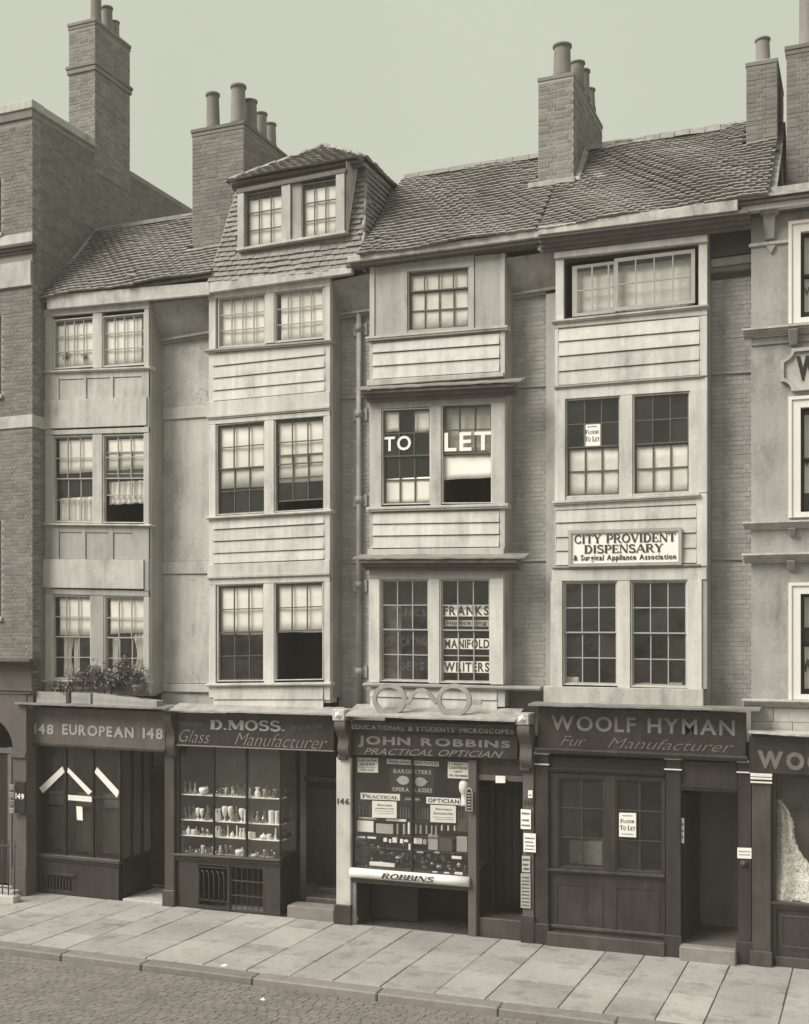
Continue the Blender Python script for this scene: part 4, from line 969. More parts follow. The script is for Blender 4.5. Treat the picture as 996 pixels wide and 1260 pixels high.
# wide sliding sashes
fr_ = winpx(hd_, 694.2, 859.8, 320, 300.5, 391.5, 375, cols=1, rows=(1, 0), fm='dark2', g='glass', y=.09)
for o in [c for c in fr_.children if c.name.startswith(('pane', 'sash'))]: bpy.data.objects.remove(o)
Wt = PX(855)-PX(703); ptw = quadpt(PX(703), PX(855), Ln(703, 388.5, 855, 372.5), Ln(703, 324, 855, 305))
sash(fr_, ptw, Wt, PZ(780, 315)-PZ(780, 380), 0, .37, 0, .97, 3, 2, .075, M['sashl'], M['glass'], .02, .05, uw=[0, .11, .43, .47, .80, .84, .93, 1])
sash(fr_, ptw, Wt, PZ(780, 315)-PZ(780, 380), .355, 1, 0.01, 1, 4, 2, .035, M['sashl'], M['glass'], .02, .06)
sill(hd_, xl-.04, xr+.02, sl3, 0, th=.05, m='paint2')
core(hd_, xl+.005, xr-.01, off(sl3, -.04), Ln(683, 480, 870, 464), 'paint')
slab('band_board', hd_, M['paint'], xl, xr-.0, Ln(683, 404, 870, 387.5), off(sl3, -.062), -.012, .034, .004)
boards(hd_, PX(688), PX(861), [Ln(688, 405.5, 861, 389), Ln(688, 421.3, 861, 406.7), Ln(688, 439.2, 861, 424.7), Ln(688, 457.5, 861, 443.6), Ln(688, 475.3, 861, 461.7)], .002)
for a, b in ((683.2, 687.7), (861.3, 870.3)):
    slab('bay_post', hd_, M['paint'], PX(a), PX(b), Ln(683, 478, 870, 462), Ln(683, 404.6, 870, 388), -.006, .034)
moulding('band_moulding', hd_, M['paint3'], xl-.0, PX(865), Ln(683, 475.8, 865, 461.8), .055, .0, .05, 2)
h2 = Ln(683, 479.6, 870, 464.8); h2b = Ln(683, 492, 870, 479.5)
slab('head_board', hd_, M['paint'], xl, xr, h2b, h2, -.01, .1)
s2 = Ln(681, 616.5, 860, 606.5)
for a, b in ((683.2, 695.8), (849.2, 870.4)):
    slab('bay_post', hd_, M['paint'], PX(a), PX(b), s2, h2b, -.014, .12)
slab('mullion_post', hd_, M['paint'], PX(763.5), PX(778.5), s2, h2b, -.006, .12)
winpx(hd_, 696, 763.2, 491.5, 487, 611.5, 609.5, cols=3, rows=(2, 2), fr=.02)
winpx(hd_, 778.8, 849, 486, 481.5, 609, 605.5, cols=3, rows=(2, 2), fr=.02)
slab('window_foot', hd_, M['paint2'], PX(696), PX(849), s2, Ln(696, 611, 849, 605), .0, .1)
sill(hd_, xl-.03, PX(861.5), s2, 0, th=.06, m='paint2')
core(hd_, xl+.005, xr-.01, off(s2, -.04), Ln(683, 704, 870, 700), 'paint')
slab('band_board', hd_, M['paint'], xl, PX(860), Ln(683, 628, 860, 620), off(s2, -.075), -.008, .034, .004)
slab('bay_post', hd_, M['paint'], PX(857.3), PX(870.3), Ln(683, 700, 870, 696.5), off(s2, -.01), -.01, .034)
slab('bay_post', hd_, M['paint'], PX(683.2), PX(684.6), Ln(683, 696, 870, 692.5), Ln(683, 629, 870, 620), -.006, .034)
boards(hd_, PX(685), PX(857), [Ln(684, 628.5, 857, 621.5), Ln(684, 644.3, 857, 637.3), Ln(684, 661.8, 857, 656), Ln(684, 678.5, 857, 674), Ln(684, 696, 857, 693)], .002)
moulding('band_moulding', hd_, M['paint3'], xl-.04, PX(862), Ln(681, 697, 862, 694), .055, .0, .05, 2)
h1 = Ln(681, 701.5, 870, 698.3); h1b = Ln(683, 715, 870, 713)
slab('head_board', hd_, M['paint'], xl-.05, xr-.01, h1b, h1, -.016, .1)
w1 = Ln(683, 844.5, 870, 848)
for a, b in ((678, 692.3), (846.5, 864)):
    slab('bay_post', hd_, M['paint'], PX(a), PX(b), w1, h1b, -.02, .12)
slab('bay_post', hd_, M['paint3'], PX(864.2), PX(870.3), w1, h1b, .004, .12)
slab('mullion_post', hd_, M['paint'], PX(760.3), PX(775.6), w1, h1b, -.008, .12)
winpx(hd_, 692.6, 760, 715.5, 714, 842.5, 844, cols=3, rows=(2, 2), fr=.02, sm='sashl')
winpx(hd_, 775.9, 846.2, 714.3, 713.3, 845, 846.8, cols=3, rows=(2, 2), fr=.02, sm='sashl')
slab('apron_band', hd_, M['paint2'], PX(670), PX(866), 3.98, w1, -.05, .3, .008)
recess(hd_, xr-.06, XD1+.4, 11.7, 'pmortar')
xa, xb = xr, XD1+.3
moulding('cove_moulding', hd_, M['stuccod'], xa, xb, Ln(876, 338, 922, 332, RY), .10, RY, .10, 3)
slab('frieze_panel', hd_, M['stuccol'], xa, xb, Ln(876, 330, 922, 324, RY), Ln(876, 320, 922, 314, RY), RY-.05, RY-.002)
slab('frieze_panel', hd_, M['stuccod'], xa, xb, Ln(876, 319, 922, 313, RY), Ln(876, 288, 922, 281, RY), RY-.10, RY-.002)
band_at(hd_, 'pbrick', xa, xb, 876, 459, 921, 456.5); band_at(hd_, 'pbrick', xa, xb, 876, 686, 921, 687)
bricks(hd_, M['pbrick'], (xa, RY, 4.1), (1, 0, 0), (0, 0, 1), xb-xa, 7.2, 200, lambda c: bz(c, [PZ(900, 458, RY), PZ(900, 687, RY)]) and c.z < PZ(900, 344, RY), proud=.005, rest='painted_brickwork')
# main cornice, two tiers
slab('eaves_board', hd_, M['gutter'], PX(663, -.32), PX(908, -.32), Ln(664, 289.5, 908, 259.5, -.32), Ln(664, 279, 908, 245, -.32), -.33, -.15, .012)
moulding('eaves_cornice', hd_, M['soot'], PX(664, -.2), PX(925, .1), Ln(664, 289, 908, 259, -.3), .22, -.02, .28, 4)
slab('eaves_fillet', hd_, M['paint2'], PX(662, -.06), PX(925, .1), Ln(664, 308, 925, 276.5, -.06), Ln(664, 302, 925, 270.5, -.06), -.07, .08, .006)
slab('eaves_soffit', hd_, M['stuccod'], XC1, PX(925, .2), 11.58, 11.64, .1, .6, 0)
poly('roof_slope', hd_, M['ridge'], [(-5.195, -.1, 11.8), (-1.45, -.1, 11.84), (-1.45, RYC, RZC-.06), (-5.195, RYC, RZC-.06)], .05)
poly('roof_slope', hd_, M['tile'], [(-1.45, RYC, RZC-.05), (-1.45, 4.3, 11.6), (-5.195, 4.3, 11.6), (-5.195, RYC, RZC-.05)], .05)
tiles(hd_, (-5.19, -.26, 11.80), (-1.55, -.22, 11.86), (-5.19, RYC, RZC), (-1.5, RYC, RZC), 300, lambda c: not (c.x < -4.88 and c.y > 1.1) and not (-2.05 < c.x < -1.4 and c.y > 1.2), bow=.05)
for k in range(12):
    x0 = -4.85+k*.26
    if x0 < -2.2: mk('ridge_tile', [(x, y, z+random.uniform(-.012, .012)) for x in (x0, x0+.25) for y, z in ((RYC-.15, RZC-.07), (RYC-.07, RZC+.06), (RYC, RZC+.09), (RYC+.07, RZC+.06), (RYC+.15, RZC-.07))],
        [(0, 1, 6, 5), (1, 2, 7, 6), (2, 3, 8, 7), (3, 4, 9, 8), (4, 3, 2, 1, 0), (5, 6, 7, 8, 9)], M['ridge'], hd_)
sl_ = (RZC-11.8)/(RYC+.1)
poly('verge_mortar', hd_, M['lead'], [(-4.92, 1.05, 11.8+sl_*1.15+.02), (-4.82, 1.05, 11.8+sl_*1.15+.02), (-4.82, RYC, RZC+.07), (-4.92, RYC, RZC+.07)], .05)
chimney(hd_, -2.02, -1.53, 1.25, 2.6, 12.5, 14.62, [(-1.78, 1.6, .48, .12)], 'brickd', 'mortard', 1, n_ind=200)
slab('chimney_flashing', hd_, M['lead'], -2.08, -1.48, 13.04, 13.12, 1.1, 1.28, .01)
body(hd_, XC1+.01, -1.5, 11.5, 1.35, 4.2)
# dispensary board
sg = thing('dispensary_sign', 'framed white signboard lettered CITY PROVIDENT DISPENSARY below the middle windows of the weatherboarded bay', 'sign', (PX(769), -.06, PZ(769, 675)))
Ys = -.07
sx0, sx1 = PX(699.7, Ys), PX(839, Ys); st_, sb_ = Ln(700, 652.8, 839, 649, Ys), Ln(700, 697.5, 839, 695, Ys)
pq = quadpt(sx0, sx1, sb_, st_)
slab('board', sg, M['paper'], sx0+.03, sx1-.03, off(sb_, .03), off(st_, -.03), Ys+.02, Ys+.045, .002)
wdt = sx1-sx0; lattice('frame', sg, M['paint3'], [0, .05/wdt, 1-.05/wdt, 1], [0, .09, .91, 1], pq, Ys-.01, Ys+.035)
text(sg, 'CITY PROVIDENT', 707, 831.5, 658, 655, 669.5, 666.5, Ys+.016, 'ink', 'serif', fat=1.15)
text(sg, 'DISPENSARY', 719, 816.5, 670.5, 668.5, 681.5, 679.5, Ys+.016, 'ink', 'serif', fat=1.15)
text(sg, '& Surgical Appliance Association', 706, 832, 683, 681, 692, 690, Ys+.016, 'ink', bold=.02)

# ================================================================== RIGHT STUCCO BUILDING
YR = .12
hr = thing('stucco_house', 'smooth stuccoed building with white framed windows at the near end of the row', 'building', (PX(975), YR, 0))
xl = PX(924.5, YR); xR = xl+4.2
w3 = (PX(986, YR), PZ(990, 392, YR), PZ(990, 285, YR)); w2 = (PX(986, YR), PZ(990, 631, YR), PZ(990, 501, YR)); w1_ = (PX(981.7, YR), PZ(990, 855, YR), PZ(990, 730, YR))
wx = PX(984.5, YR); ww = 1.05
vs = [3.3, w1_[1], w1_[2], w2[1], w2[2], w3[1], w3[2], 11.9]
lattice('front_wall', hr, M['stucco'], [xl, wx, wx+ww, wx+ww+1.2, wx+2*ww+1.2, xR], vs, lambda u, v: (u, v), YR, YR+.3, lambda i, j: i in (1, 3) and j in (1, 3, 5))
for k, (x0_, a, b) in enumerate((w3, w2, w1_)):
    for dx in (0, ww+1.2):
        window(hr, wx+dx, wx+ww+dx, a, b, y=YR+.1, cols=1, rows=(1, 1), fm='dark', sm='dark', edge=.04)
        X0, X1 = wx+dx, wx+dx+ww; m_ = .135
        lattice('window_architrave', hr, M['white'], [X0-m_, X0+.012, X1-.012, X1+m_], [a-.07, a+.01, b-.01, b+m_], lambda u, v: (u, v), YR-.05, YR+.05)
        lattice('architrave_lip', hr, M['white'], [X0-m_-.03, X0-m_+.02, X1+m_-.02, X1+m_+.03], [a-.073, a+.0, b+m_-.02, b+m_+.03], lambda u, v: (u, v), YR-.075, YR-.003, lambda i, j: i == 1 and j <= 1)
def cornice(py, hh, proj, px0=None, m='stone'):
    z = PZ(950, py, YR-proj); moulding('cornice', hr, M[m], xl-.12, xR, z, hh, YR, proj, 4); return z
moulding('main_cornice', hr, M['lead'], xl-.18, xR, PZ(950, 237, YR-.4), .05, YR, .40, 1)
moulding('main_cornice', hr, M['soot'], xl-.15, xR, PZ(950, 238.5, YR-.4)-.05, .14, YR, .36, 3)
moulding('main_cornice', hr, M['white'], xl-.12, xR, PZ(950, 249, YR-.3), .08, YR, .28, 1)
moulding('parapet_roll', hr, M['stone'], xl-.1, xR, PZ(950, 232, YR-.1), .10, YR+.2, .35, 1)
z_ = cornice(401, .13, .2); slab('cornice_underband', hr, M['stucco'], xl, xR, z_-.24, z_-.132, YR-.03, YR-.002)  # plain band below the cornice in the wall's own stucco
cornice(641, .12, .16); cornice(680, .15, .22); cornice(861, .13, .2)
slab('string_moulding', hr, M['stone'], xl-.03, wx-.15, PZ(945, 301.5, YR-.03), PZ(945, 297.5, YR-.03), YR-.04, YR-.002, .006)
def corbel(pa, pb, ya, yb, m='stucco'):
    x0, x1 = PX(pa, YR-.1), PX(pb, YR-.1); z1, z0 = PZ((pa+pb)/2, ya, YR-.1), PZ((pa+pb)/2, yb, YR-.1)
    V = [(x0+.02, YR-.06, z0), (x1-.02, YR-.06, z0), (x1, YR-.19, z1), (x0, YR-.19, z1), (x0+.02, YR, z0), (x1-.02, YR, z0), (x1, YR, z1), (x0, YR, z1)]
    mk('corbel', V, BF, M[m], hr, bev=.012)
corbel(939, 955, 259, 293); corbel(970, 983, 406, 424); corbel(970, 979.5, 650, 660); corbel(968, 979, 690, 702)
slab('corbel_cap', hr, M['stucco'], PX(936, -.1), PX(958, -.1), PZ(947, 262, -.1), PZ(947, 257.5, -.1), YR-.22, YR-.002)
zq = PZ(949, 303, YR); xq = PX(949, YR)
poly('pendant_drop', hr, M['stucco'], [(xq-.07, YR-.05, zq), (xq, YR-.05, zq-.12), (xq+.07, YR-.05, zq)], .045)
# name medallion with notched corners
def medal():
    x0 = PX(961, YR-.05); x1 = x0+2.3; z1, z0 = PZ(980, 429, YR-.05), PZ(980, 481, YR-.05); r = .16
    def outline(d):
        P = []
        for cx_, cz_, a0 in ((x0, z0, 90), (x1, z0, 180), (x1, z1, 270), (x0, z1, 0)):
            for k in range(6):
                a = math.radians(a0-90*k/5) if a0 in (90, 180, 270, 0) else 0
                P.append((cx_+(r+d)*math.cos(a), cz_+(r+d)*math.sin(a)))
        lo_x, hi_x, lo_z, hi_z = x0+d, x1-d, z0+d, z1-d
        return [(min(max(x, lo_x), hi_x), min(max(z, lo_z), hi_z)) for x, z in P]
    def fix(P): # corners: order each notch anticlockwise round the panel
        out = []
        for c in range(4): out += P[c*6:(c+1)*6]
        return out
    A = fix(outline(0)); B = fix(outline(.05)); n = len(A)
    V = [(x, YR-.09, z) for x, z in A]+[(x, YR-.09, z) for x, z in B]+[(x, YR-.002, z) for x, z in A]+[(x, YR-.045, z) for x, z in B]
    Fc = []
    for i in range(n):
        j = (i+1) % n; Fc += [(i, j, n+j, n+i), (2*n+i, 2*n+j, j, i), (n+i, n+j, 3*n+j, 3*n+i)]
    mk('medallion_frame', V, Fc, M['stone'], hr)
    V = [(x, YR-.04, z) for x, z in B]; V.append(((x0+x1)/2, YR-.04, (z0+z1)/2)); mk('medallion_panel', V, [(i, (i+1) % n, n) for i in range(n)], M['stuccol'], hr)
medal()
text(hr, 'WOO', 980, 1052, 438, 433, 468.5, 468, YR-.045, 'dark', bold=.05)
chimney(hr, -1.38, -.3, 1.2, 2.2, 11.0, 14.75, [(-1.05, 1.5, 1.0, .15), (-.6, 1.5, 1.0, .15)], 'brickd', 'mortard', 2, n_ind=200)
body(hr, -1.48, xR, 11.6, 1.35, 4.2)
# stone blocks under the lowest cornice
for k in range(5):
    slab('stone_block', hr, M['stone'], xl+k*.62+.003, xl+(k+1)*.62-.003, PZ(950, 902, YR), PZ(950, 888, YR)-.003, YR-.03, YR-.002, .006)
    slab('stone_block', hr, M['stone'], xl+k*.62-.28 if k else xl, xl+(k+1)*.62-.287, PZ(950, 888, YR)+.002, PZ(950, 871, YR), YR-.03, YR-.002, .006)

# ================================================================== SHOPFRONTS (parts of their houses)
SY = -.08; FY = -.14
def roof_ledge(h, pl, pr, yl, yr, Yp, rise, m='ledge', th=.03, name='shop_ledge'):
    x0, x1 = PX(pl, Yp), PX(pr, Yp); l = Ln(pl, yl, pr, yr, Yp); n = 30; V = []; Fc = []
    for i in range(n+1):
        x = x0+(x1-x0)*i/n; e = random.uniform(-.006, .006); z = l(x)+random.uniform(-.004, .004)
        V += [(x, Yp+e, z), (x, Yp+e, z+th), (x, .04, z+rise), (x, .04, z+rise-th)]
    for i in range(n):
        a = 4*i
        for k in range(4): Fc.append((a+k, a+4+k, a+4+(k+1) % 4, a+(k+1) % 4))
    Fc += [(0, 1, 2, 3), (4*n+3, 4*n+2, 4*n+1, 4*n)]
    return mk(name, V, Fc, M[m], h)
def pilaster(h, pl, pr, yt, yb, m, Y=SY, base=None, d=.22, caps=()):
    x0, x1 = PX(pl, Y), PX(pr, Y); pc = (pl+pr)/2
    p = slab('pilaster', h, M[m], x0, x1, -.03, PZ(pc, yt, Y), Y, Y+d, .008)
    if base: slab('pilaster_base', h, M[base[1]], x0-.03, x1+.02, -.03, PZ(pc, base[0], Y), Y-.035, Y+.05, .01)
    for ya, yb_ in caps: slab('capital_band', h, M['white'], x0-.02, x1+.02, PZ(pc, yb_, Y), PZ(pc, ya, Y), Y-.045, Y+.02, .004)
    return p
def shop_room(h, pl, pr, yt, y1=1.3, z0=-.02, m='inside', y0=.32):
    interior(h, PX(pl), PX(pr), z0, PZ((pl+pr)/2, yt)+.2, y0, y1, M[m], 'shop_interior')
def qslab(name, h, m, p0, p1, z0, z1, th=.04):
    """upright board between two plan points"""
    a, b = Vector((p0[0], p0[1], 0)), Vector((p1[0], p1[1], 0)); n = Vector((-(b-a).y, (b-a).x, 0)).normalized()*th
    z0 = z0 if isinstance(z0, tuple) else (z0, z0); z1 = z1 if isinstance(z1, tuple) else (z1, z1)
    V = [(a.x, a.y, z0[0]), (b.x, b.y, z0[1]), (b.x, b.y, z1[1]), (a.x, a.y, z1[0])]
    V += [(v[0]+n.x, v[1]+n.y, v[2]) for v in V]
    return mk(name, V, BF, M[m], h, bev=.003)
def glaze(h, p0, p1, z0, z1, m='oldglass'): return qslab('pane', h, m, p0, p1, z0, z1, .004)

# ---- 148 EUROPEAN
roof_ledge(ha, 18, 205, 866.5, 873, -.46, .06)
slab('fascia', ha, M['fascl'], PX(38, FY), PX(203.5, FY), Ln(40, 914.5, 204, 923.5, FY), Ln(40, 870, 204, 876, FY), FY, FY+.1, .006)
slab('fascia_bead', ha, M['dark2'], PX(38, FY), PX(203.5, FY), Ln(40, 917, 204, 926, FY), Ln(40, 914.7, 204, 923.7, FY), FY-.03, FY+.12, .004)
text(ha, '148', 42.5, 66.5, 890, 891.5, 903, 904, FY-.004, 'letter', bold=.03, name='house_number')
text(ha, '148', 176, 201, 895, 896.5, 908.5, 910, FY-.004, 'letter', bold=.03, name='house_number')
text(ha, 'EUROPEAN', 77, 165, 890.5, 895, 904, 908.5, FY-.004, 'letter', bold=.035)
for px in (71.5, 170.5): slab('fascia_rule', ha, M['letterg'], PX(px, FY), PX(px+.8, FY), PZ(px, 911, FY), PZ(px, 888, FY), FY-.006, FY-.001, 0)
pilaster(ha, 34, 42, 915, 1095, 'fasc', base=(1082, 'dark2'))
pilaster(ha, 202.5, 214.5, 924, 1112, 'fasc', base=(1095, 'fasc'))
for pa, pb, yt, yb in ((25, 34, 870, 918), (200.5, 211, 877, 930)):
    console(ha, PX(pa, -.3), PX(pb, -.3), PZ(pb, yt, -.3), PZ(pb, yb, -.15), SY, .24)
xA0, xA1 = PX(42.5), PX(149); zs = Ln(47, 1049, 149, 1058); zt = Ln(47, 917, 149, 922); ztr = Ln(47, 976, 149, 984)
slab('shop_frame', ha, M['dark2'], xA0, PX(47.5), 0, zt, -.03, .08)
for px in (80.5, 114.3): slab('shop_mullion', ha, M['dark'], PX(px-1.2), PX(px+1.2), zs, zt, -.005, .05)
slab('corner_post', ha, M['dark2'], PX(147), xA1, 0, zt, -.02, .05)
slab('shop_transom', ha, M['dark'], PX(47.6), PX(146.9), off(ztr, -.015), off(ztr, .015), .004, .045)
for a, b in ((47.5, 79.3), (81.7, 113.1), (115.5, 147)):
    x0, x1 = PX(a), PX(b); xm = (x0+x1)/2
    pane(ha, (xm, .03, (zs(xm)+ztr(xm))/2), x1-x0, ztr(xm)-zs(xm), M['oldglass']); pane(ha, (xm, .03, (zt(xm)+ztr(xm))/2), x1-x0, zt(xm)-ztr(xm)-.02, M['oldglass'])
    slab('inner_screen', ha, M['dark2'], x0+.06, x1-.06, off(zs, .05), off(zs, random.uniform(.82, .9)), .22, .25)
    slab('screen_panel', ha, M['insidel'], x0+.10, x1-.10, off(zs, .95), off(zs, 1.22), .2, .23)
slab('shop_sill', ha, M['fasc'], xA0, xA1+.02, off(zs, -.075), zs, -.08, .05, .01)
slab('shop_sill', ha, M['dark2'], xA0, xA1, off(zs, -.13), off(zs, -.08), -.05, .05, .006)
gx0_, gx1_ = PX(48.5), PX(91); gz1 = PZ(70, 1077); gz0 = .06
lattice('stall_riser', ha, M['dark2'], [xA0, gx0_, gx1_, xA1], [-.03, gz0, gz1, zs(xA1)-.135], lambda u, v: (u, v), -.02, .05)
slab('grating_lintel', ha, M['dark2'], gx0_-.03, gx1_+.06, gz1+.003, gz1+.05, -.045, -.018)
n = 11; us = [gx0_]
for k in range(n): a = gx0_+(gx1_-gx0_)*(k+.5)/n; us += [a-.012, a+.012]
us = [gx0_-.0]+[q for k in range(n) for q in (gx0_+(gx1_-gx0_)*(k+.35)/n, gx0_+(gx1_-gx0_)*(k+.65)/n)]+[gx1_]
lattice('cellar_grating', ha, M['iron'], us, [gz0, gz0+.025, gz1-.02, gz1], lambda u, v: (u, v), .0, .02, lambda i, j: j == 1 and i % 2 == 0)
interior(ha, gx0_-.05, gx1_+.05, -.1, gz1+.1, .06, .5, M['inside'], 'cellar_void')
# splayed return and recessed door
pa_, pb_ = (xA1-.005, .0), (PX(187, 1.1), 1.1); zr = PZ(149, 1059)
qslab('return_riser', ha, 'dark2', pa_, pb_, -.02, zs(xA1)-.08); glaze(ha, pa_, pb_, zs(xA1), zt(xA1))
for t in (.33, .66, .98):
    c = (pa_[0]+(pb_[0]-pa_[0])*t, pa_[1]+(pb_[1]-pa_[1])*t); d = (c[0]+.02, c[1]+.05)
    qslab('return_bar', ha, 'dark', c, d, zs(xA1)-.08, zt(xA1), .04)
qslab('return_sill', ha, 'dark2', pa_, pb_, zs(xA1)-.08, zs(xA1)+.0, .06)
slab('shop_door', ha, M['dark'], pb_[0]+.0, PX(214), .1, 2.35, 1.1, 1.14)
slab('door_transom', ha, M['dark2'], pb_[0], PX(214), 2.36, 2.46, 1.06, 1.15)
slab('door_step', ha, M['stone'], xA1+.05, PX(203.5), -.02, .04, -.02, 1.1, .01)
slab('soffit', ha, M['dark'], PX(40), PX(214), zt(xA1)+.0, zt(xA1)+.04, .06, 1.5, 0)
shop_room(ha, 42, 216, 915, 1.6, y0=.3)
# white slips pasted on the panes
def strip(label, q):
    Y = -.008
    V = [(PX(a, Y), Y, PZ(a, b, Y)) for a, b in q]; V = V+[(x, y+.006, z) for x, y, z in V]
    o = mk('paper_strip', V, BF, M['paper']); tag(o, label, 'paper strip', 'white strips pasted on the dark shop window')
strip('white strip slanting upward on the leftmost pane of the 148 shop', [(53, 976), (48.5, 969.5), (77, 943), (79.8, 950)][:4])
strip('white strip slanting downward on the middle pane of the 148 shop', [(109, 978), (83, 950), (84, 944.5), (113.5, 974)])
strip('white strip slanting downward on the rightmost pane of the 148 shop', [(144, 981.5), (116.5, 950.5), (119.5, 944), (147.3, 974)])
strip('white strip lying level below the slanting one on the 148 shop window', [(84, 984.5), (113, 986.8), (113, 980.3), (84, 978)])
strip('short upright white strip low on the middle pane of the 148 shop window', [(95, 1008.8), (102, 1009.6), (101.5, 992.8), (94, 992)])

# ---- 147 glass shop
roof_ledge(hb, 205, 412, 874.5, 880.5, -.40, .12, 'lead', .028)
slab('fascia', hb, M['dark2'], PX(215, FY), PX(411, FY), Ln(214, 915.5, 412, 923.3, FY), Ln(214, 877, 412, 880, FY), FY, FY+.1, .006)
slab('fascia_bead', hb, M['letterg'], PX(215, FY), PX(411, FY), Ln(214, 917.3, 412, 925, FY), Ln(214, 915.7, 412, 923.5, FY), FY-.02, FY+.12, .003)
text(hb, 'D.MOSS.', 259, 350.5, 885.3, 886.5, 898, 900.5, FY-.004, 'letter', 'serif', fat=1.45)
text(hb, 'WHOLESALE', 220, 250, 888, 889, 892.5, 893.5, FY-.004, 'letterd', bold=.0, shear=.2)
text(hb, 'AND RETAIL', 358, 398, 893, 890, 897.5, 896, FY-.004, 'letterd', bold=.0, shear=.2)
text(hb, 'Glass', 221, 259, 897, 899.5, 912.5, 915, FY-.004, 'letterg', bold=-.014, shear=.45)
text(hb, 'Manufacturer', 289, 403, 901, 906.5, 916.5, 922.5, FY-.004, 'letterg', bold=-.014, shear=.45)
xB0 = PX(216); xc = PX(345.5); zs = Ln(222, 1049.5, 345, 1056.5); zt = Ln(222, 917.5, 345, 922.5)
slab('shop_frame', hb, M['dark2'], xB0, PX(221), -.02, zt, -.02, .08)
for px in (263, 303.5): slab('shop_mullion', hb, M['dark'], PX(px-1.1), PX(px+1.1), zs, zt, -.005, .04)
slab('corner_post', hb, M['dark2'], PX(344), xc, zs, zt, -.01, .03)
for a, b in ((221, 261.9), (264.1, 302.4), (304.6, 344)):
    x0, x1 = PX(a), PX(b); xm = (x0+x1)/2; pane(hb, (xm, .02, (zs(xm)+zt(xm))/2), x1-x0, zt(xm)-zs(xm), M['glass'])
for k, (d, t) in enumerate(((.0, .06), (.055, .045), (.10, .03))):
    slab('shop_sill', hb, M['fasc'] if k == 0 else M['dark2'], xB0, xc+.03, off(zs, -d-.045), off(zs, -d), -.09+.025*k, .05, .008)
g0, gm, g1 = PX(244), PX(284), PX(325); gz1, gz0 = PZ(285, 1065), .03
lattice('stall_riser', hb, M['dark2'], [xB0, g0, g1, xc], [-.03, gz0, gz1, zs(xc)-.15], lambda u, v: (u, v), -.02, .05)
lattice('cellar_grille', hb, M['iron'], [gm-.0, gm+.015]+[gm+(g1-gm)*(k+.5*o)/6+(.0) for k in range(1, 6) for o in (0, .12)]+[g1-.015, g1], [gz0, gz0+.02]+[gz0+(gz1-gz0)*k+o for k in (.33, .66) for o in (0, .018)]+[gz1-.02, gz1], lambda u, v: (u, v), -.01, .012)
lattice('cellar_grille_frame', hb, M['dark2'], [g0-.01, g0+.03, gm-.05, gm-.005], [gz0-.01, gz0+.05, gz0+.13, gz0+.16, gz1-.07, gz1-.05, gz1-.02, gz1+.01], lambda u, v: (u, v), -.035, .0)
for k in range(6):
    x = g0+.05+(gm-g0-.12)*k/5.4; z = gz1-.12
    tube('grille_bar', [(x-.05, -.05, z), (x-.01, -.055, z-.03), (x, -.05, z-.09), (x, -.04, gz0+.12)], .011, M['iron'], hb, 6)
interior(hb, g0-.05, g1+.05, -.1, gz1+.1, .06, .6, M['inside'], 'cellar_void')
# return of the window and the doorway
pb2 = (PX(368, 1.0), 1.0); pa2 = (xc-.004, .0); zS, zT = zs(xc), zt(xc)
qslab('return_riser', hb, 'dark2', pa2, pb2, -.02, zS-.1, .05); glaze(hb, pa2, pb2, zS, zT, 'glass'); qslab('return_sill', hb, 'dark2', (pa2[0]+.02, pa2[1]-.03), (pb2[0]+.02, pb2[1]), zS-.1, zS, .08)
qslab('return_post', hb, 'dark', (pb2[0]-.01, pb2[1]-.05), (pb2[0]+.03, pb2[1]), 0, zT, .06)
slab('doorway_back', hb, M['dark'], pb2[0]+.03, PX(416), .35, zT, 1.25, 1.3, 0)
slab('shop_door', hb, M['dark2'], pb2[0]+.05, PX(411), .36, 2.2, 1.2, 1.24)
slab('door_transom', hb, M['fasc'], pb2[0]+.03, PX(413), PZ(390, 963, 1.0), PZ(390, 957, 1.0), 1.15, 1.245)
slab('door_step', hb, M['kerb'], PX(355), PX(412.5), -.02, PZ(385, 1117, -.05), -.05, .34, .014)
slab('door_step', hb, M['fasc'], PX(366), PX(412.8), -.02, PZ(385, 1105, .3), .344, .7, .012)
slab('threshold', hb, M['dark2'], PX(366), PX(412.8), -.02, .42, .703, 1.3, .01)
slab('soffit', hb, M['dark'], xB0, PX(413), zT+.0, zT+.04, .06, 1.5, 0)
interior(hb, PX(215), PX(413)+.02, -.05, zT+.15, .32, 1.7, M['inside'], 'shop_interior')
# shelves
def q1(cx, cy): return 215+cx/6.225, 940+cy/6.225
shelf_rows = {}
for nm, yl, yr in (('top', 229, 265), ('second', 423, 463), ('third', 541, 586), ('bottom', 690, 728)):
    (pa, ya), (pb, yb) = q1(60, yl), q1(800, yr); Ysh = .07
    l = Ln(pa, ya, pb, yb, Ysh); zz = (l(PX(280, Ysh))); shelf_rows[nm] = l
    s = slab('display_shelf', hb, M['paper'], PX(222, .1), xc-.03, off(l, -.018), l, .055, .30, .002)
    d0 = (pa2[0]+.02, .10); d1 = (pb2[0]-.06, .95)
    qslab('return_shelf', hb, 'fasc', (xc-.028, .14), (pb2[0]-.08, .9), l(xc)-.02, l(xc), .2)
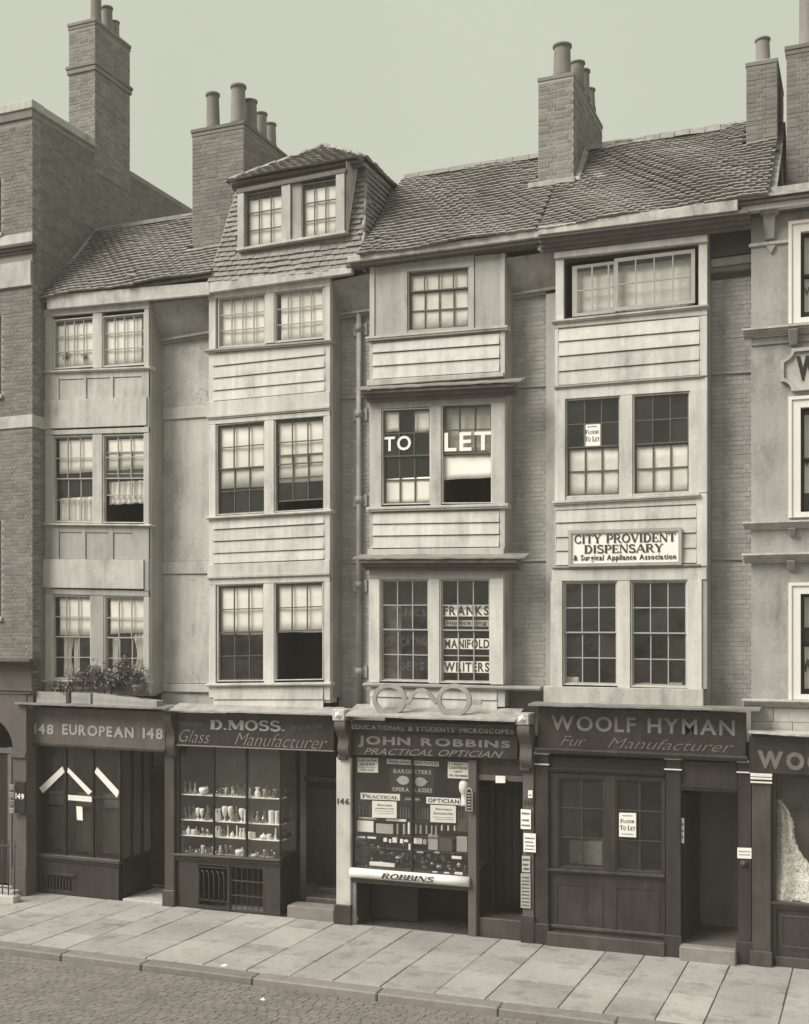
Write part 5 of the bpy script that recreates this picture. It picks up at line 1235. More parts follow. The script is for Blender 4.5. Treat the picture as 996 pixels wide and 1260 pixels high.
# ---- stock in the glass shop window
PROF = dict(
 decanter=[(.36, 0), (.5, .03), (.5, .12), (.28, .42), (.13, .58), (.12, .78), (.3, .84), (.1, .87), (.2, .94), (.05, 1)],
 goblet=[(.34, 0), (.34, .04), (.1, .08), (.08, .26), (.3, .42), (.5, .72), (.5, .93), (.42, 1), (.38, .97)],
 bowl=[(.28, 0), (.3, .1), (.48, .4), (.5, .8), (.46, 1), (.42, .95)],
 vase=[(.4, 0), (.36, .08), (.5, .3), (.42, .55), (.26, .75), (.4, .96), (.42, 1), (.34, .97)],
 cylinder=[(.46, 0), (.5, .04), (.46, .5), (.5, .96), (.5, 1), (.42, .97)],
 tumbler=[(.4, 0), (.42, .1), (.5, 1), (.45, .98)],
 stem=[(.45, 0), (.42, .05), (.08, .1), (.07, .5), (.4, .62), (.45, 1), (.4, .98)],
 pot=[(.35, 0), (.5, .25), (.45, .7), (.5, .9), (.5, 1), (.42, .96)],
 candlestick=[(.5, 0), (.45, .08), (.14, .15), (.2, .3), (.12, .45), (.2, .7), (.12, .9), (.24, 1)],
 bottle=[(.45, 0), (.5, .05), (.5, .45), (.16, .66), (.14, .9), (.2, 1)],
 lidded=[(.36, 0), (.5, .2), (.5, .5), (.44, .56), (.24, .72), (.08, .8), (.12, .9), (.04, 1)])
DESC = dict(decanter='decanter', goblet='footed vase', bowl='round bowl', vase='waisted vase', cylinder='straight jar', tumbler='glass tumbler', stem='stemmed glass', pot='small pot', candlestick='candlestick', bottle='slim bottle', lidded='lidded jar')
ORD = ['first', 'second', 'third', 'fourth', 'fifth', 'sixth', 'seventh', 'eighth', 'ninth', 'tenth', 'eleventh', 'twelfth', 'thirteenth', 'fourteenth', 'fifteenth', 'sixteenth', 'seventeenth', 'eighteenth', 'nineteenth', 'twentieth', 'twenty-first', 'twenty-second', 'twenty-third', 'twenty-fourth']
w, o_ = 'ware', 'opal'
STOCK = dict(
 top=[('decanter', 80, 34, 105, w), ('decanter', 120, 34, 102, w), ('decanter', 161, 34, 92, w), ('bowl', 224, 76, 55, o_), ('tumbler', 330, 24, 50, w), ('stem', 352, 24, 55, w), ('stem', 378, 24, 62, w), ('bottle', 408, 26, 84, w), ('stem', 443, 28, 70, w), ('candlestick', 481, 36, 92, w), ('pot', 520, 42, 62, w), ('decanter', 574, 36, 78, w), ('vase', 637, 50, 76, o_), ('bottle', 704, 36, 82, w), ('decanter', 757, 34, 82, w)],
 second=[('bottle', 84, 28, 95, w), ('decanter', 118, 32, 92, w), ('decanter', 146, 40, 112, w), ('goblet', 179, 34, 90, o_), ('goblet', 210, 34, 88, o_), ('decanter', 252, 50, 118, w), ('vase', 317, 26, 88, o_), ('vase', 343, 36, 92, o_), ('goblet', 384, 42, 116, o_), ('goblet', 428, 42, 116, o_), ('decanter', 473, 46, 118, w), ('goblet', 514, 42, 102, o_), ('vase', 541, 22, 96, o_), ('bottle', 568, 26, 96, w), ('decanter', 597, 34, 94, w), ('bottle', 632, 30, 82, w), ('decanter', 686, 66, 98, w), ('cylinder', 741, 42, 98, o_), ('cylinder', 786, 36, 96, o_)],
 third=[('bowl', 72, 32, 26, o_), ('lidded', 107, 34, 70, o_), ('pot', 149, 44, 42, o_), ('bottle', 190, 22, 48, w), ('decanter', 228, 28, 66, w), ('bottle', 263, 24, 52, w), ('vase', 318, 26, 76, o_), ('vase', 344, 28, 76, o_), ('decanter', 380, 32, 64, w), ('candlestick', 410, 28, 86, o_), ('lidded', 443, 32, 46, o_), ('candlestick', 478, 28, 92, o_), ('vase', 506, 26, 74, o_), ('vase', 531, 26, 74, o_), ('pot', 577, 32, 48, o_), ('pot', 607, 32, 46, o_), ('lidded', 681, 54, 48, o_), ('pot', 725, 38, 40, o_), ('candlestick', 776, 34, 88, o_)],
 bottom=[(random.choice(('tumbler', 'stem', 'tumbler', 'pot')), x, 24, random.randint(36, 58), w) for x in range(75, 290, 24)]+[('tumbler', 320, 26, 42, w), ('tumbler', 350, 26, 46, w), ('stem', 394, 32, 88, w), ('stem', 431, 32, 86, w), ('bowl', 500, 72, 52, o_), ('candlestick', 519, 30, 70, o_), ('bowl', 612, 56, 24, o_), ('lidded', 645, 42, 62, w), ('bowl', 698, 64, 70, w), ('stem', 752, 34, 70, w)])
for row, items in STOCK.items():
    l = shelf_rows[row]
    seen = {}; tot = {}
    for it in items: tot[(it[0], it[4])] = tot.get((it[0], it[4]), 0)+1
    for (t, cx, wd, ht, mt) in items:
        Yi = random.uniform(.09, .15); px = q1(cx, 0)[0]; x = PX(px, Yi); sc = (CAMY+Yi)/F/6.225/(.87)
        r = wd*sc; H = ht*sc*.985; key = (t, mt); seen[key] = seen.get(key, 0)+1
        mm = 'clear' if mt == w else 'white'
        d = DESC[t].replace('glass ', '') if mt == w and t in ('tumbler',) else DESC[t]
        place = '' if tot[key] == 1 else ', %s from left' % ORD[seen[key]-1]
        nm_ = {'decanter': 'decanter', 'goblet': 'footed_vase', 'bowl': 'bowl', 'vase': 'vase', 'cylinder': 'jar', 'tumbler': 'tumbler', 'stem': 'wine_glass', 'pot': 'pot', 'candlestick': 'candlestick', 'bottle': 'bottle', 'lidded': 'lidded_jar'}[t]
        ob = lathe(nm_, [(a*r, b*H) for a, b in PROF[t]], M[mt], (x, Yi, l(x)+.001), None, 12)
        tag(ob, '%s %s on the %s shelf of the glass shop%s' % (mm, d, row, place.replace(', ', ', ')), nm_.replace('_', ' '), 'glassware on the window shelves')
rb_ = random.Random(5)
for row, hts in (('top', (40, 85)), ('second', (50, 95)), ('third', (30, 60)), ('bottom', (30, 70))):
    l = shelf_rows[row]
    for j in range(16):
        t = rb_.choice(('decanter', 'stem', 'bottle', 'tumbler', 'vase', 'stem')); Yi = rb_.uniform(.19, .27); ht = rb_.uniform(*hts); wd = ht*rb_.uniform(.35, .5); cx = 70+j*47+rb_.uniform(-8, 8)
        mt = 'opal' if rb_.random() < .28 else 'ware'; x = PX(q1(cx, 0)[0], Yi); sc = (CAMY+Yi)/F/6.225/.87
        ob = lathe('back_row_glass', [(a*wd*sc, b*ht*sc) for a, b in PROF[t]], M[mt], (x, Yi, l(x)+.001), None, 10)
        tag(ob, '%s, back row of the glass shop %s shelf, %s from left' % (('white ' if mt == 'opal' else 'clear ')+DESC[t], row, ORD[j]), 'glassware', 'glassware in the back rows')
for k, (cx, cy, wd, ht, sh) in enumerate(((850, 240, 26, 55, 'top'), (888, 240, 26, 50, 'top'), (831, 450, 30, 95, 'second'), (893, 452, 36, 115, 'second'), (842, 570, 50, 55, 'third'), (908, 575, 24, 48, 'third'))):
    px = q1(cx, 0)[0]; Yi = .35+.25*((cx-830)/60); x = PX(px, Yi); z = shelf_rows[sh](xc)+.002; sc = (CAMY+Yi)/F/6.225/.9
    t = ('stem', 'stem', 'decanter', 'decanter', 'bowl', 'bottle')[k]
    ob = lathe('glass_vessel', [(a*wd*sc, b*ht*sc) for a, b in PROF[t]], M['ware'], (x, Yi, z), None, 12)
    tag(ob, 'clear %s in the side return of the glass shop, %s shelf, %s one' % (DESC[t], sh, 'nearer' if k % 2 == 0 else 'farther'), 'glass', 'glassware on the return shelves')

# ---- 146 optician
roof_ledge(hc, 425, 634, 881.5, 888.5, -.46, .19, 'lead', .03)
fq = lambda a, b: Ln(434, a, 640, b, FY)
slab('fascia', hc, M['dark2'], PX(431, FY), PX(637, FY), fq(929, 934.5), fq(901, 906), FY, FY+.1, .005)
poly('upper_fascia', hc, M['dark2'], [(PX(431, FY), FY, fq(900.8, 905.5)(PX(431, FY))), (PX(637, FY), FY, fq(900.8, 905.5)(PX(637, FY))), (PX(637, -.34), -.34, Ln(434, 888, 640, 893, -.34)(PX(637, -.34))), (PX(431, -.34), -.34, Ln(434, 888, 640, 893, -.34)(PX(431, -.34)))], .04)
text(hc, "EDUCATIONAL & STUDENTS' MICROSCOPES", 433, 632, 891, 897.5, 897, 903.5, -.30, 'letterd', bold=.02)
text(hc, 'JOHN ROBBINS', 441, 628, 905, 911.5, 919, 923, FY-.004, 'letterg', bold=.035, space=1.15)
text(hc, 'PRACTICAL OPTICIAN', 448, 620, 920.5, 924.5, 928.3, 932.3, FY-.004, 'letterg', bold=.0, shear=.4)
pilaster(hc, 414, 431.5, 932, 1138, 'stone', base=(1113, 'dark2'), Y=SY-.02)
pilaster(hc, 643.5, 657, 945, 1158, 'stuccod', base=(1126, 'dark2'), Y=SY-.02)
for pa, pb, y0_, y1_, y2_ in ((409, 424, 873, 886, 934), (634, 651, 878, 891, 948)):
    Yc = -.42
    slab('console_cap', hc, M['stone'], PX(pa, Yc), PX(pb, Yc), PZ(pa, y1_+1, Yc), PZ(pa, y0_, Yc), Yc, -.02, .015)
    xm = (PX(pa, Yc)+PX(pb, Yc))/2; zm = PZ((pa+pb)/2, (y0_+y1_)/2+.5, Yc)
    V = [(xm, Yc-.06, zm)]+[(xm+(.075 if k % 2 == 0 else .06)*math.cos(k*math.pi/5), Yc-.004, zm+(.08 if k % 2 == 0 else .06)*math.sin(k*math.pi/5)) for k in range(10)]
    mk('carved_star', V, [(0, k, k % 10+1) for k in range(1, 11)], M['white'], hc)
    console(hc, PX(pa+1, Yc)+.02, PX(pb+1, Yc)-.01, PZ(pa, y1_+1.5, Yc)-.002, PZ(pa, y2_-4, -.2), SY-.02, .34, 'stuccod')
    bx_ = PX(pa+12, -.2)
    extrude_profile('console_drop', [(-.12+.07*math.cos(a*math.pi/6), PZ(pa, y2_-3, -.2)+.06*math.sin(a*math.pi/6)) for a in range(12)], bx_-.09, bx_+.07, M['stuccod'], hc)
text(hc, '146', 415.5, 430, 982, 982.5, 989.5, 990, SY-.023, 'ink', bold=.02, name='house_number')
text(hc, '146', 645.5, 656.5, 984, 984.5, 991, 991.5, SY-.023, 'ink', bold=.02, name='house_number')
xc0, xc1 = PX(435), PX(577); zs = Ln(435, 1066, 577, 1078); zt = Ln(435, 930.5, 577, 934)
slab('shop_frame', hc, M['dark2'], PX(431), xc0, -.0, zt, -.02, .08)
slab('shop_mullion', hc, M['dark'], PX(506), PX(508.6), zs, zt, -.005, .04)
slab('door_post', hc, M['stuccod'], PX(577.8), PX(588), -.02, off(zt, .0), -.07, .08, .01)
for a, b in ((435, 506), (508.6, 577.5)):
    x0, x1 = PX(a), PX(b); xm = (x0+x1)/2; pane(hc, (xm, .02, (zs(xm)+zt(xm))/2), x1-x0, zt(xm)-zs(xm), M['glass'])
slab('shop_sill', hc, M['fasc'], PX(431), PX(577.5), off(Ln(435, 1085, 577, 1096), 0), Ln(435, 1078, 577, 1090), -.05, .06, .008)
slab('sill_backing', hc, M['dark2'], PX(431.2), PX(577.5), Ln(435, 1077.8, 577, 1089.8), zs, .0, .06, .004)
slab('cellar_post', hc, M['stone'], PX(433), PX(438.5), -.02, Ln(435, 1085.5, 577, 1096.5), -.03, .04, .006)
interior(hc, PX(438.5), PX(577.5), -.02, 1.0, .08, 1.3, M['inside'], 'cellar_opening')
slab('cellar_flap', hc, M['dark'], PX(442), PX(500), .0, .75, .55, .59)
# display shelves and backing
q2 = lambda cx, cy: (425+cx/5.69, 920+cy/5.69)
for yl, yr in ((500, 535), (608, 636), (688, 742), (862, 905)):
    (pa, ya), (pb, yb) = q2(75, yl), q2(865, yr); l = Ln(pa, ya, pb, yb, .1); slab('display_shelf', hc, M['dark2'], PX(436, .1), PX(577, .1), off(l, -.014), l, .10, .42)
slab('display_back', hc, M['inside'], PX(435, .5), PX(585, .5), 1.0, off(zt, .1), .5, .53, 0)
# doorway
slab('door_transom', hc, M['stuccod'], PX(588), PX(643.3), PZ(615, 961), PZ(615, 954), .0, .06)
slab('transom_panel', hc, M['dark2'], PX(588), PX(643.3), PZ(615, 953.6), PZ(615, 936)+.05, .012, .05)
p0, p1 = (PX(588), .08), (PX(606, 1.0), 1.0)
qslab('lobby_riser', hc, 'dark2', p0, p1, -.02, PZ(588, 1073)+.02, .05); glaze(hc, p0, p1, 1.15, 2.45)
qslab('lobby_sill', hc, 'stuccod', (p0[0]+.01, p0[1]), (p1[0]+.01, p1[1]), 1.12, 1.2, .06); qslab('lobby_rail', hc, 'dark2', p0, p1, 2.42, 2.54, .06)
qslab('lobby_post', hc, 'stuccod', (p1[0]-.01, p1[1]-.06), (p1[0]+.03, p1[1]), 0, 2.6, .05)
slab('shop_door', hc, M['dark'], p1[0]+.03, PX(652), .3, 2.7, 1.05, 1.1)
for px in (612, 622, 632): slab('door_board', hc, M['dark2'], PX(px, 1.05), PX(px+8, 1.05), .35, 2.3, 1.035, 1.049)
slab('door_step', hc, M['fasc'], PX(588.5), PX(643), -.02, PZ(615, 1131, .02), .02, .5, .012)
slab('threshold', hc, M['dark2'], PX(590), PX(643), -.02, .26, .503, 1.1, .01)
interior(hc, PX(431), PX(645), -.06, 3.2, 1.12, 1.5, M['inside'], 'shop_interior')
slab('soffit', hc, M['dark'], PX(431), PX(657), zt(xc1)+.0, zt(xc1)+.04, .06, 1.5, 0)
slab('lobby_wall', hc, M['dark'], PX(643.2), PX(643.2)+.04, 0, 3.2, .14, 1.2, 0)

# ---- 145 Woolf Hyman
roof_ledge(hd_, 650, 935, 868.5, 875.5, -.42, .05, 'ledge', .03)
slab('fascia', hd_, M['dark2'], PX(662, FY), PX(918, FY), Ln(662, 920.5, 918, 931, FY), Ln(662, 870, 918, 877, FY), FY, FY+.1, .006)
moulding('fascia_cornice', hd_, M['fasc'], PX(660, FY), PX(920, FY), Ln(662, 920, 920, 931, FY-.06), .09, FY, .09, 3)
text(hd_, 'WOOLF HYMAN', 678.5, 904.5, 880, 886, 898.5, 905.5, FY-.004, 'letterg', bold=.02, space=1.12)
text(hd_, 'WOOLF HYMAN', 680.5, 906, 881.5, 887.5, 900, 907, FY+.004, 'ink', bold=.02, space=1.12, name='letter_shade')
text(hd_, 'Fur', 690, 722, 905, 906.5, 917, 918.5, FY-.004, 'letterd', bold=-.01, shear=.45)
text(hd_, 'Manufacturer', 748, 903, 907.5, 913, 920, 926, FY-.004, 'letterd', bold=-.01, shear=.45)
for pa, pb in ((658.5, 675), (819.5, 838), (908.5, 925)):
    pilaster(hd_, pa, pb, 926+(pa-658)*.035, 1170, 'dark2', base=(1136+(pa-658)*.09, 'dark2'), caps=((925+(pa-658)*.04, 928+(pa-658)*.04), (939.5+(pa-658)*.04, 941+(pa-658)*.04)))
zt = Ln(675, 931, 819, 936)
slab('frieze_rail', hd_, M['dark'], PX(675), PX(819), Ln(675, 945, 819, 951), zt, -.02, .1)
moulding('frieze_moulding', hd_, M['dark2'], PX(675), PX(819), Ln(675, 944, 819, 950), .07, -.02, .06, 3)
slab('frieze_rail', hd_, M['dark2'], PX(838.3), PX(908.2), Ln(838, 967, 908, 970), Ln(838, 936, 908, 939), -.02, .1)
moulding('frieze_moulding', hd_, M['dark2'], PX(838.3), PX(908.2), Ln(838, 965, 908, 968), .09, -.02, .05, 3)
wt, wb = Ln(675, 955, 819, 960), Ln(675, 1067.5, 819, 1076)
for a, b in ((675, 687), (745, 757.5), (817.5, 819.2)):
    slab('shop_stile', hd_, M['dark2'], PX(a), PX(b), wb, off(Ln(675, 950, 819, 956), 0), -.01, .08)
slab('shop_rail', hd_, M['dark2'], PX(687.1), PX(744.9), wt, Ln(675, 950, 819, 956), .0, .08); slab('shop_rail', hd_, M['dark2'], PX(757.6), PX(817.4), wt, Ln(675, 950, 819, 956), .0, .08)
for a, b in ((687, 745), (757.5, 817.5)):
    x0, x1 = PX(a), PX(b); ws = window(hd_, x0, x1, wb, wt, y=.03, cols=2, rows=(3, 0), fm='dark2', sm='fasc', g='oldglass', bar=.016, room=1.2, name='shop_window', edge=.02, fr=.02)
moulding('shop_sill', hd_, M['fasc'], PX(675), PX(819), Ln(675, 1069, 819, 1077.5, -.1), .06, -.0, .09, 2)
slab('stall_riser', hd_, M['dark2'], PX(675), PX(819), .10, off(wb, -.02), .0, .08)
rr = Ln(675, 1078, 819, 1087); 
for a, b in ((684, 742), (757, 812)):
    x0, x1 = PX(a), PX(b); wdt = x1-x0
    lattice('riser_moulding', hd_, M['dark2'], [x0, x0+.03, x1-.03, x1], [.3, .33, rr(x1)-.13, rr(x1)-.10], lambda u, v: (u, v), -.012, -.001)
slab('weather_bar', hd_, M['fasc'], PX(675), PX(819), Ln(675, 1140, 819, 1152.5), Ln(675, 1136, 819, 1149), -.04, .03, .006)
slab('plinth_step', hd_, M['fasc'], PX(674, -.12), PX(818.5, -.12), -.02, Ln(674, 1146, 818, 1160, -.12), -.16, -.0, .01)
# passage
zp = Ln(838, 970, 908, 973)
x0, x1 = PX(838.5), PX(908); 
interior(hd_, x0-.0, x1+.02, .20, zp(x0)+.0, .1, 2.6, M['inside'], 'passage')
slab('passage_floor', hd_, M['insidel'], x0, x1, .16, .215, -.04, 2.6, .006)
qslab('open_door', hd_, 'dark2', (x0+.05, .12), (x0+.16, .95), .25, zp(x0)-.1, .04)
slab('door_step', hd_, M['kerb'], PX(838, -.1), PX(907, -.1), -.02, PZ(870, 1164, -.1), -.26, -.05, .02)
nb2 = notice('white printed card on the open door inside the fur maker entrance', 838, 842, 1006, 1007, 1037, 1038, -.02, scr=((.2, .8, .2, .1), (.2, .8, .45, .1), (.2, .8, .7, .12)))
# ---- right hand shop (WOO...)
z5 = PZ(925, 901, -.25); roof_ledge(hr, 921, 1100, 902.5, 912, -.30, .05, 'stone', .03)
slab('fascia', hr, M['dark2'], PX(922, FY), PX(1100, FY), Ln(922, 950.5, 996, 954, FY), Ln(922, 905.5, 996, 908, FY), FY, FY+.1, .006)
text(hr, 'WOOLF HYMAN', 932.5, 1190, 923, 936, 945, 962, FY-.004, 'letterd', bold=.05, space=1.12)
pilaster(hr, 925.6, 949, 952, 1190, 'fasc', Y=SY-.03, base=(1170, 'fasc'), caps=((951.5, 955.5), (956.5, 959), (961.5, 963.5)))
xw = PX(953); xw1 = xw+2.6; zs = PZ(960, 1108); zt_ = PZ(960, 956)
slab('shop_frame', hr, M['dark2'], PX(949.3), xw+.03, -.02, zt_+.05, -.04, .08)
slab('shop_head', hr, M['dark2'], xw, xw1, zt_, zt_+.12, -.035, .08)
pane(hr, ((xw+xw1)/2, .03, (zs+zt_)/2), xw1-xw-.02, zt_-zs, M['glass'])
moulding('shop_sill', hr, M['fasc'], PX(949.5), xw1, zs, .12, -.01, .10, 3)
slab('stall_riser', hr, M['dark2'], PX(949.5), xw1, -.02, zs-.10, -.0, .08)
slab('riser_base', hr, M['fasc'], PX(949.5), xw1, -.02, .16, -.04, -.001, .01)
lattice('riser_moulding', hr, M['fasc'], [xw+.08, xw+.11, xw1-.1, xw1-.07], [.3, .33, zs-.24, zs-.21], lambda u, v: (u, v), -.012, -.001)
interior(hr, xw-.15, xw1+.3, zs-.05, zt_+.2, .1, 1.6, M['inside'], 'shop_interior')
slab('window_floor', hr, M['insidel'], xw, xw1, zs-.03, zs+.0, .1, 1.0)
body(hr, -1.48, xR, 3.3, 1.65, 1.9)

# ================================================================== THINGS ON AND BEHIND THE FRONTS
# spectacles trade sign
sp = thing('spectacles_sign', 'giant pair of round wooden spectacles standing on the white ledge over the optician fascia', 'sign', (PX(519, -.33), -.33, PZ(519, 878, -.33)))
YG = -.34
def ring_(px, py, rx, ry, ww_, nm):
    c = Vector((PX(px, YG), 0, PZ(px, py, YG))); sc = (CAMY+YG)/F/(CS+(px-498)/F*SN); n = 36; V = []; Fc = []
    sx = sc*1.03
    for k in range(n):
        a = 2*math.pi*k/n
        for (q, y) in ((0, YG), (ww_, YG), (ww_, YG+.05), (0, YG+.05)):
            V.append((c.x+(rx-q)*sx*math.cos(a), y, c.z+(ry-q)*sc*math.sin(a)))
    for k in range(n):
        a, b = 4*k, 4*((k+1) % n)
        for j in range(4): Fc.append((a+j, b+j, b+(j+1) % 4, a+(j+1) % 4)[::-1])
    mk(nm, V, Fc, M['paint3'], sp, bev=.006)
ring_(479, 860.5, 22.3, 19.8, 5.8, 'eye_ring'); ring_(558.5, 861.5, 22.3, 20.2, 5.8, 'eye_ring')
P = [(500, 866), (505, 860), (509, 853), (514, 849.5), (520, 849), (525, 851), (530, 857), (537, 865)]
V = []; Fc = []
for i, (a, b) in enumerate(P):
    d = 2.5 if 1 < i < 6 else 3.4
    a0, b0 = P[max(i-1, 0)]; a1, b1 = P[min(i+1, 7)]; l_ = math.hypot(a1-a0, b1-b0); nx, ny = -(b1-b0)/l_, (a1-a0)/l_
    for s, y in ((1, YG-.002), (-1, YG-.002), (-1, YG+.048), (1, YG+.048)): V.append((PX(a+nx*d*s*.5, YG), y, PZ(a, b+ny*d*s, YG)))
for i in range(7):
    for j in range(4): Fc.append((4*i+j, 4*i+4+j, 4*i+4+(j+1) % 4, 4*i+(j+1) % 4))
Fc += [(3, 2, 1, 0), (28, 29, 30, 31)]; mk('nose_bridge', V, Fc, M['paint3'], sp)
slab('side_lug', sp, M['paint3'], PX(580, YG), PX(592.5, YG), PZ(586, 867, YG), PZ(586, 861, YG), YG+.01, YG+.045)
# rolled sunblind
yr_ = -.11; rl_ = Ln(431, 1073.5, 578, 1085.5, yr_); x0, x1 = PX(431.5, yr_), PX(577.5, yr_); R0 = .088
rb = thing('rolled_sunblind', 'long white rolled sunblind lettered ROBBINS along the foot of the optician window', 'sunblind', ((x0+x1)/2, yr_, rl_((x0+x1)/2)))
tube('roll', [(x0+(x1-x0)*k/6, yr_+.02, rl_(x0+(x1-x0)*k/6)) for k in range(7)], R0, M['white'], rb, 16)
V, Fc = serif('ROBBINS', 1.3, False, .25)
def onroll(u, v):
    x = PX(471, yr_)+(PX(536, yr_)-PX(471, yr_))*u; return x, rl_(x)+(v-.5)*.105+.005
lo = [min(q[i] for q in V) for i in (0, 1)]; hi = [max(q[i] for q in V) for i in (0, 1)]; W3 = []
for q in V:
    u = (q[0]-lo[0])/(hi[0]-lo[0]); v = (q[1]-lo[1])/(hi[1]-lo[1]); x, z = onroll(u, v); dz = z-rl_(x)
    W3.append((x, yr_+.02-R0-.003-q[2]*.002, z))
mk('lettering', W3, Fc, M['ink'], rb)

# printed bills -----------------------------------------------------------------
Yg = .035
def qn(label, cx0, cy0, cx1, cy1, lines=(), sk=4, Y=Yg, q=q2, **k):
    (a, t), (b, _) = q(cx0, cy0), q(cx1, cy0); (_, bt) = q(cx0, cy1); d = sk
    return notice(label, a, b, t, t+d*(b-a)/40, bt, bt+d*(b-a)/40, Y, lines, **k)
qn('white bill about magic lantern slides in the top left corner of the optician window', 85, 70, 230, 172, (('MAGIC LANTERNS', .06, .94, .76, .9), ('SLIDES', .16, .84, .48, .66), ('FOR SALE', .2, .8, .12, .24)), 1, scr=((.1, .9, .32, .06),))
qn('narrow white strip reading SHILLING at the top of the optician window', 292, 78, 463, 112, (('SHILLING', .06, .96, .16, .86, 'serif'),), 2)
qn('narrow white strip reading SPECTACLES at the top of the optician window', 480, 90, 655, 122, (('SPECTACLES', .04, .97, .18, .84),), 2)
qn('white bill reading magic LANTERNS LENT in the top right corner of the optician window', 718, 98, 868, 212, (('MAGIC', .3, .7, .82, .92), ('LANTERNS', .08, .92, .56, .74), ('LENT', .3, .7, .36, .47), ('FOR THE EVENING', .08, .92, .1, .24)), 2)
qn('white strip reading PRACTICAL across the left half of the optician window', 107, 315, 383, 360, (('PRACTICAL', .05, .95, .18, .84, 'serif'),), 1.5, m='paper')
qn('white strip reading OPTICIAN across the right half of the optician window', 568, 345, 805, 390, (('OPTICIAN', .05, .97, .18, .84),), 2)
qn('square white bill headed REPAIRS in the left half of the optician window', 188, 372, 360, 488, (('REPAIRS', .22, .82, .70, .84, 'serif'),), 1.5, scr=((.12, .9, .52, .08), (.12, .9, .38, .05), (.2, .9, .24, .05)), ink='stem')
qn('square white bill headed REPAIRS and Spectacles in the right half of the optician window', 596, 400, 775, 520, (('REPAIRS', .2, .84, .72, .84, 'serif'), ('Spectacles', .1, .9, .42, .62, 'script')), 1.8, scr=((.12, .9, .28, .05), (.2, .9, .16, .05)), ink='stem')
bd = qn('dark board lettered BAROMETERS and OPERA GLASSES with a painted pair of eyeglasses', 315, 133, 620, 315, (('BAROMETERS', .08, .94, .76, .92), ('OPERA GLASSES', .05, .96, .06, .22)), 1.5, Y=.06, m='dark', ink='letter', name='painted_board', cat='sign')
for cx in (407, 527):
    (a, b) = q2(cx, 228 if cx < 500 else 239); c = Vector((PX(a, .055), .055, PZ(a, b, .055))); s = (CAMY)/F/5.69/.92
    V = [(c.x+s*44*math.cos(k*.3491), .052, c.z+s*31*math.sin(k*.3491)) for k in range(18)]; V += [(x, .058, z) for x, y, z in V]
    Fc = [tuple(range(17, -1, -1)), tuple(range(18, 36))]+[(k, (k+1) % 18, (k+1) % 18+18, k+18) for k in range(18)]
    mk('painted_lens', V, Fc, M['paperd'], bd)
    V = [(c.x+s*sg*q_[0], .05, c.z+s*q_[1]) for sg in ((-1 if cx < 500 else 1),) for q_ in ((40, 8), (58, 2), (40, -8))]; mk('painted_arm', V+[(x, .057, z) for x, y, z in V], [(0, 1, 2), (5, 4, 3), (0, 3, 4, 1), (1, 4, 5, 2), (2, 5, 3, 0)], M['letter'], bd)
qn('small dark strip of faint lettering between PRACTICAL and OPTICIAN', 415, 342, 525, 372, (), 2, m='case', scr=((.05, .95, .25, .5),), ink='letter')
# hanging sign on the door post
Yh = -.15; hs = thing('hanging_sign', 'narrow round topped dark sign with a pale border hung on the optician door post', 'sign', (PX(577.5, Yh), Yh, PZ(577.5, 997, Yh)))
def arch_plate(nm, m, pl, pr, yt, yb, Y, th):
    x0, x1 = PX(pl, Y), PX(pr, Y); r = (x1-x0)/2; zt, zb = PZ((pl+pr)/2, yt, Y), PZ((pl+pr)/2, yb, Y)
    pts = [(x0, Y, zb), (x1, Y, zb)]+[((x0+x1)/2+r*math.cos(a*math.pi/8), Y, zt-r*1.6+r*1.6*math.sin(a*math.pi/8)) for a in range(9)]
    return poly(nm, hs, m, pts, th)
arch_plate('sign_border', M['letter'], 573, 581.5, 969, 998, Yh, .02); arch_plate('sign_face', M['dark'], 574.2, 580.4, 971, 996.8, Yh-.003, .002)
V = []; Fc = []
for k in range(6):
    z = PZ(577, 975+k*3.6, Yh); b = len(V); V += [(PX(575.3, Yh), Yh-.005, z-.018), (PX(579.5, Yh), Yh-.005, z-.018), (PX(579.5, Yh), Yh-.005, z), (PX(575.3, Yh), Yh-.005, z)]; Fc.append((b, b+1, b+2, b+3))
kind(mk('fine_print', V, Fc, M['letter'], hs), 'stuff')
# white phrenology style bust, a ball head on a neck
bx, by = q2(835, 285)
lathe('display_bust', [(.10, 0), (.10, .04), (.06, .08), (.055, .2), (.085, .24), (.10, .32), (.09, .40), (.05, .455), (.01, .47)], M['opal'], (PX(bx, .14), .14, PZ(bx, q2(835, 405)[1], .14)), None, 16)
tag(bpy.data.objects['display_bust'], 'white display head on a neck behind the right edge of the optician window', 'bust')
# stock of the optician
def stock(nm, label, cat, cx0, cy0, cx1, cy1, m, Y=.09, d=.05, group='stock in the optician window', skew=True):
    a, t = q2(cx0, cy0); b, bt = q2(cx1, cy1); xm = (PX(a, Y)+PX(b, Y))/2; h_ = PZ((a+b)/2, t, Y)-PZ((a+b)/2, bt, Y)
    o = slab(nm, None, M[m], PX(a, Y), PX(b, Y), PZ((a+b)/2, bt, Y), PZ((a+b)/2, t, Y), Y, Y+d, .004); tag(o, label, cat, group); return o
xs_ = [105, 128, 150, 172]
def cases(xs, y0, y1, where, wd=15, m='case', pale=False):
    for k, cx in enumerate(xs):
        o = stock('instrument_case', '%s %s standing %s, %s from left' % ('pale' if pale else 'dark', 'card tube' if pale else 'leather case', where, ORD[k]), 'case', cx-wd/2, y0+(cx-100)*.035, cx+wd/2, y1+(cx-100)*.035, m)
        if not pale: slab('case_edge', o, M['brass'], o.location.x-.028*.4, o.location.x-.028*.4+.008, o.location.z-.18*.5, o.location.z+.09, .084, .0895, 0)
cases(xs_, 388, 478, 'left of the left REPAIRS bill'); cases([390, 410, 430, 450], 412, 478, 'just right of the left REPAIRS bill')
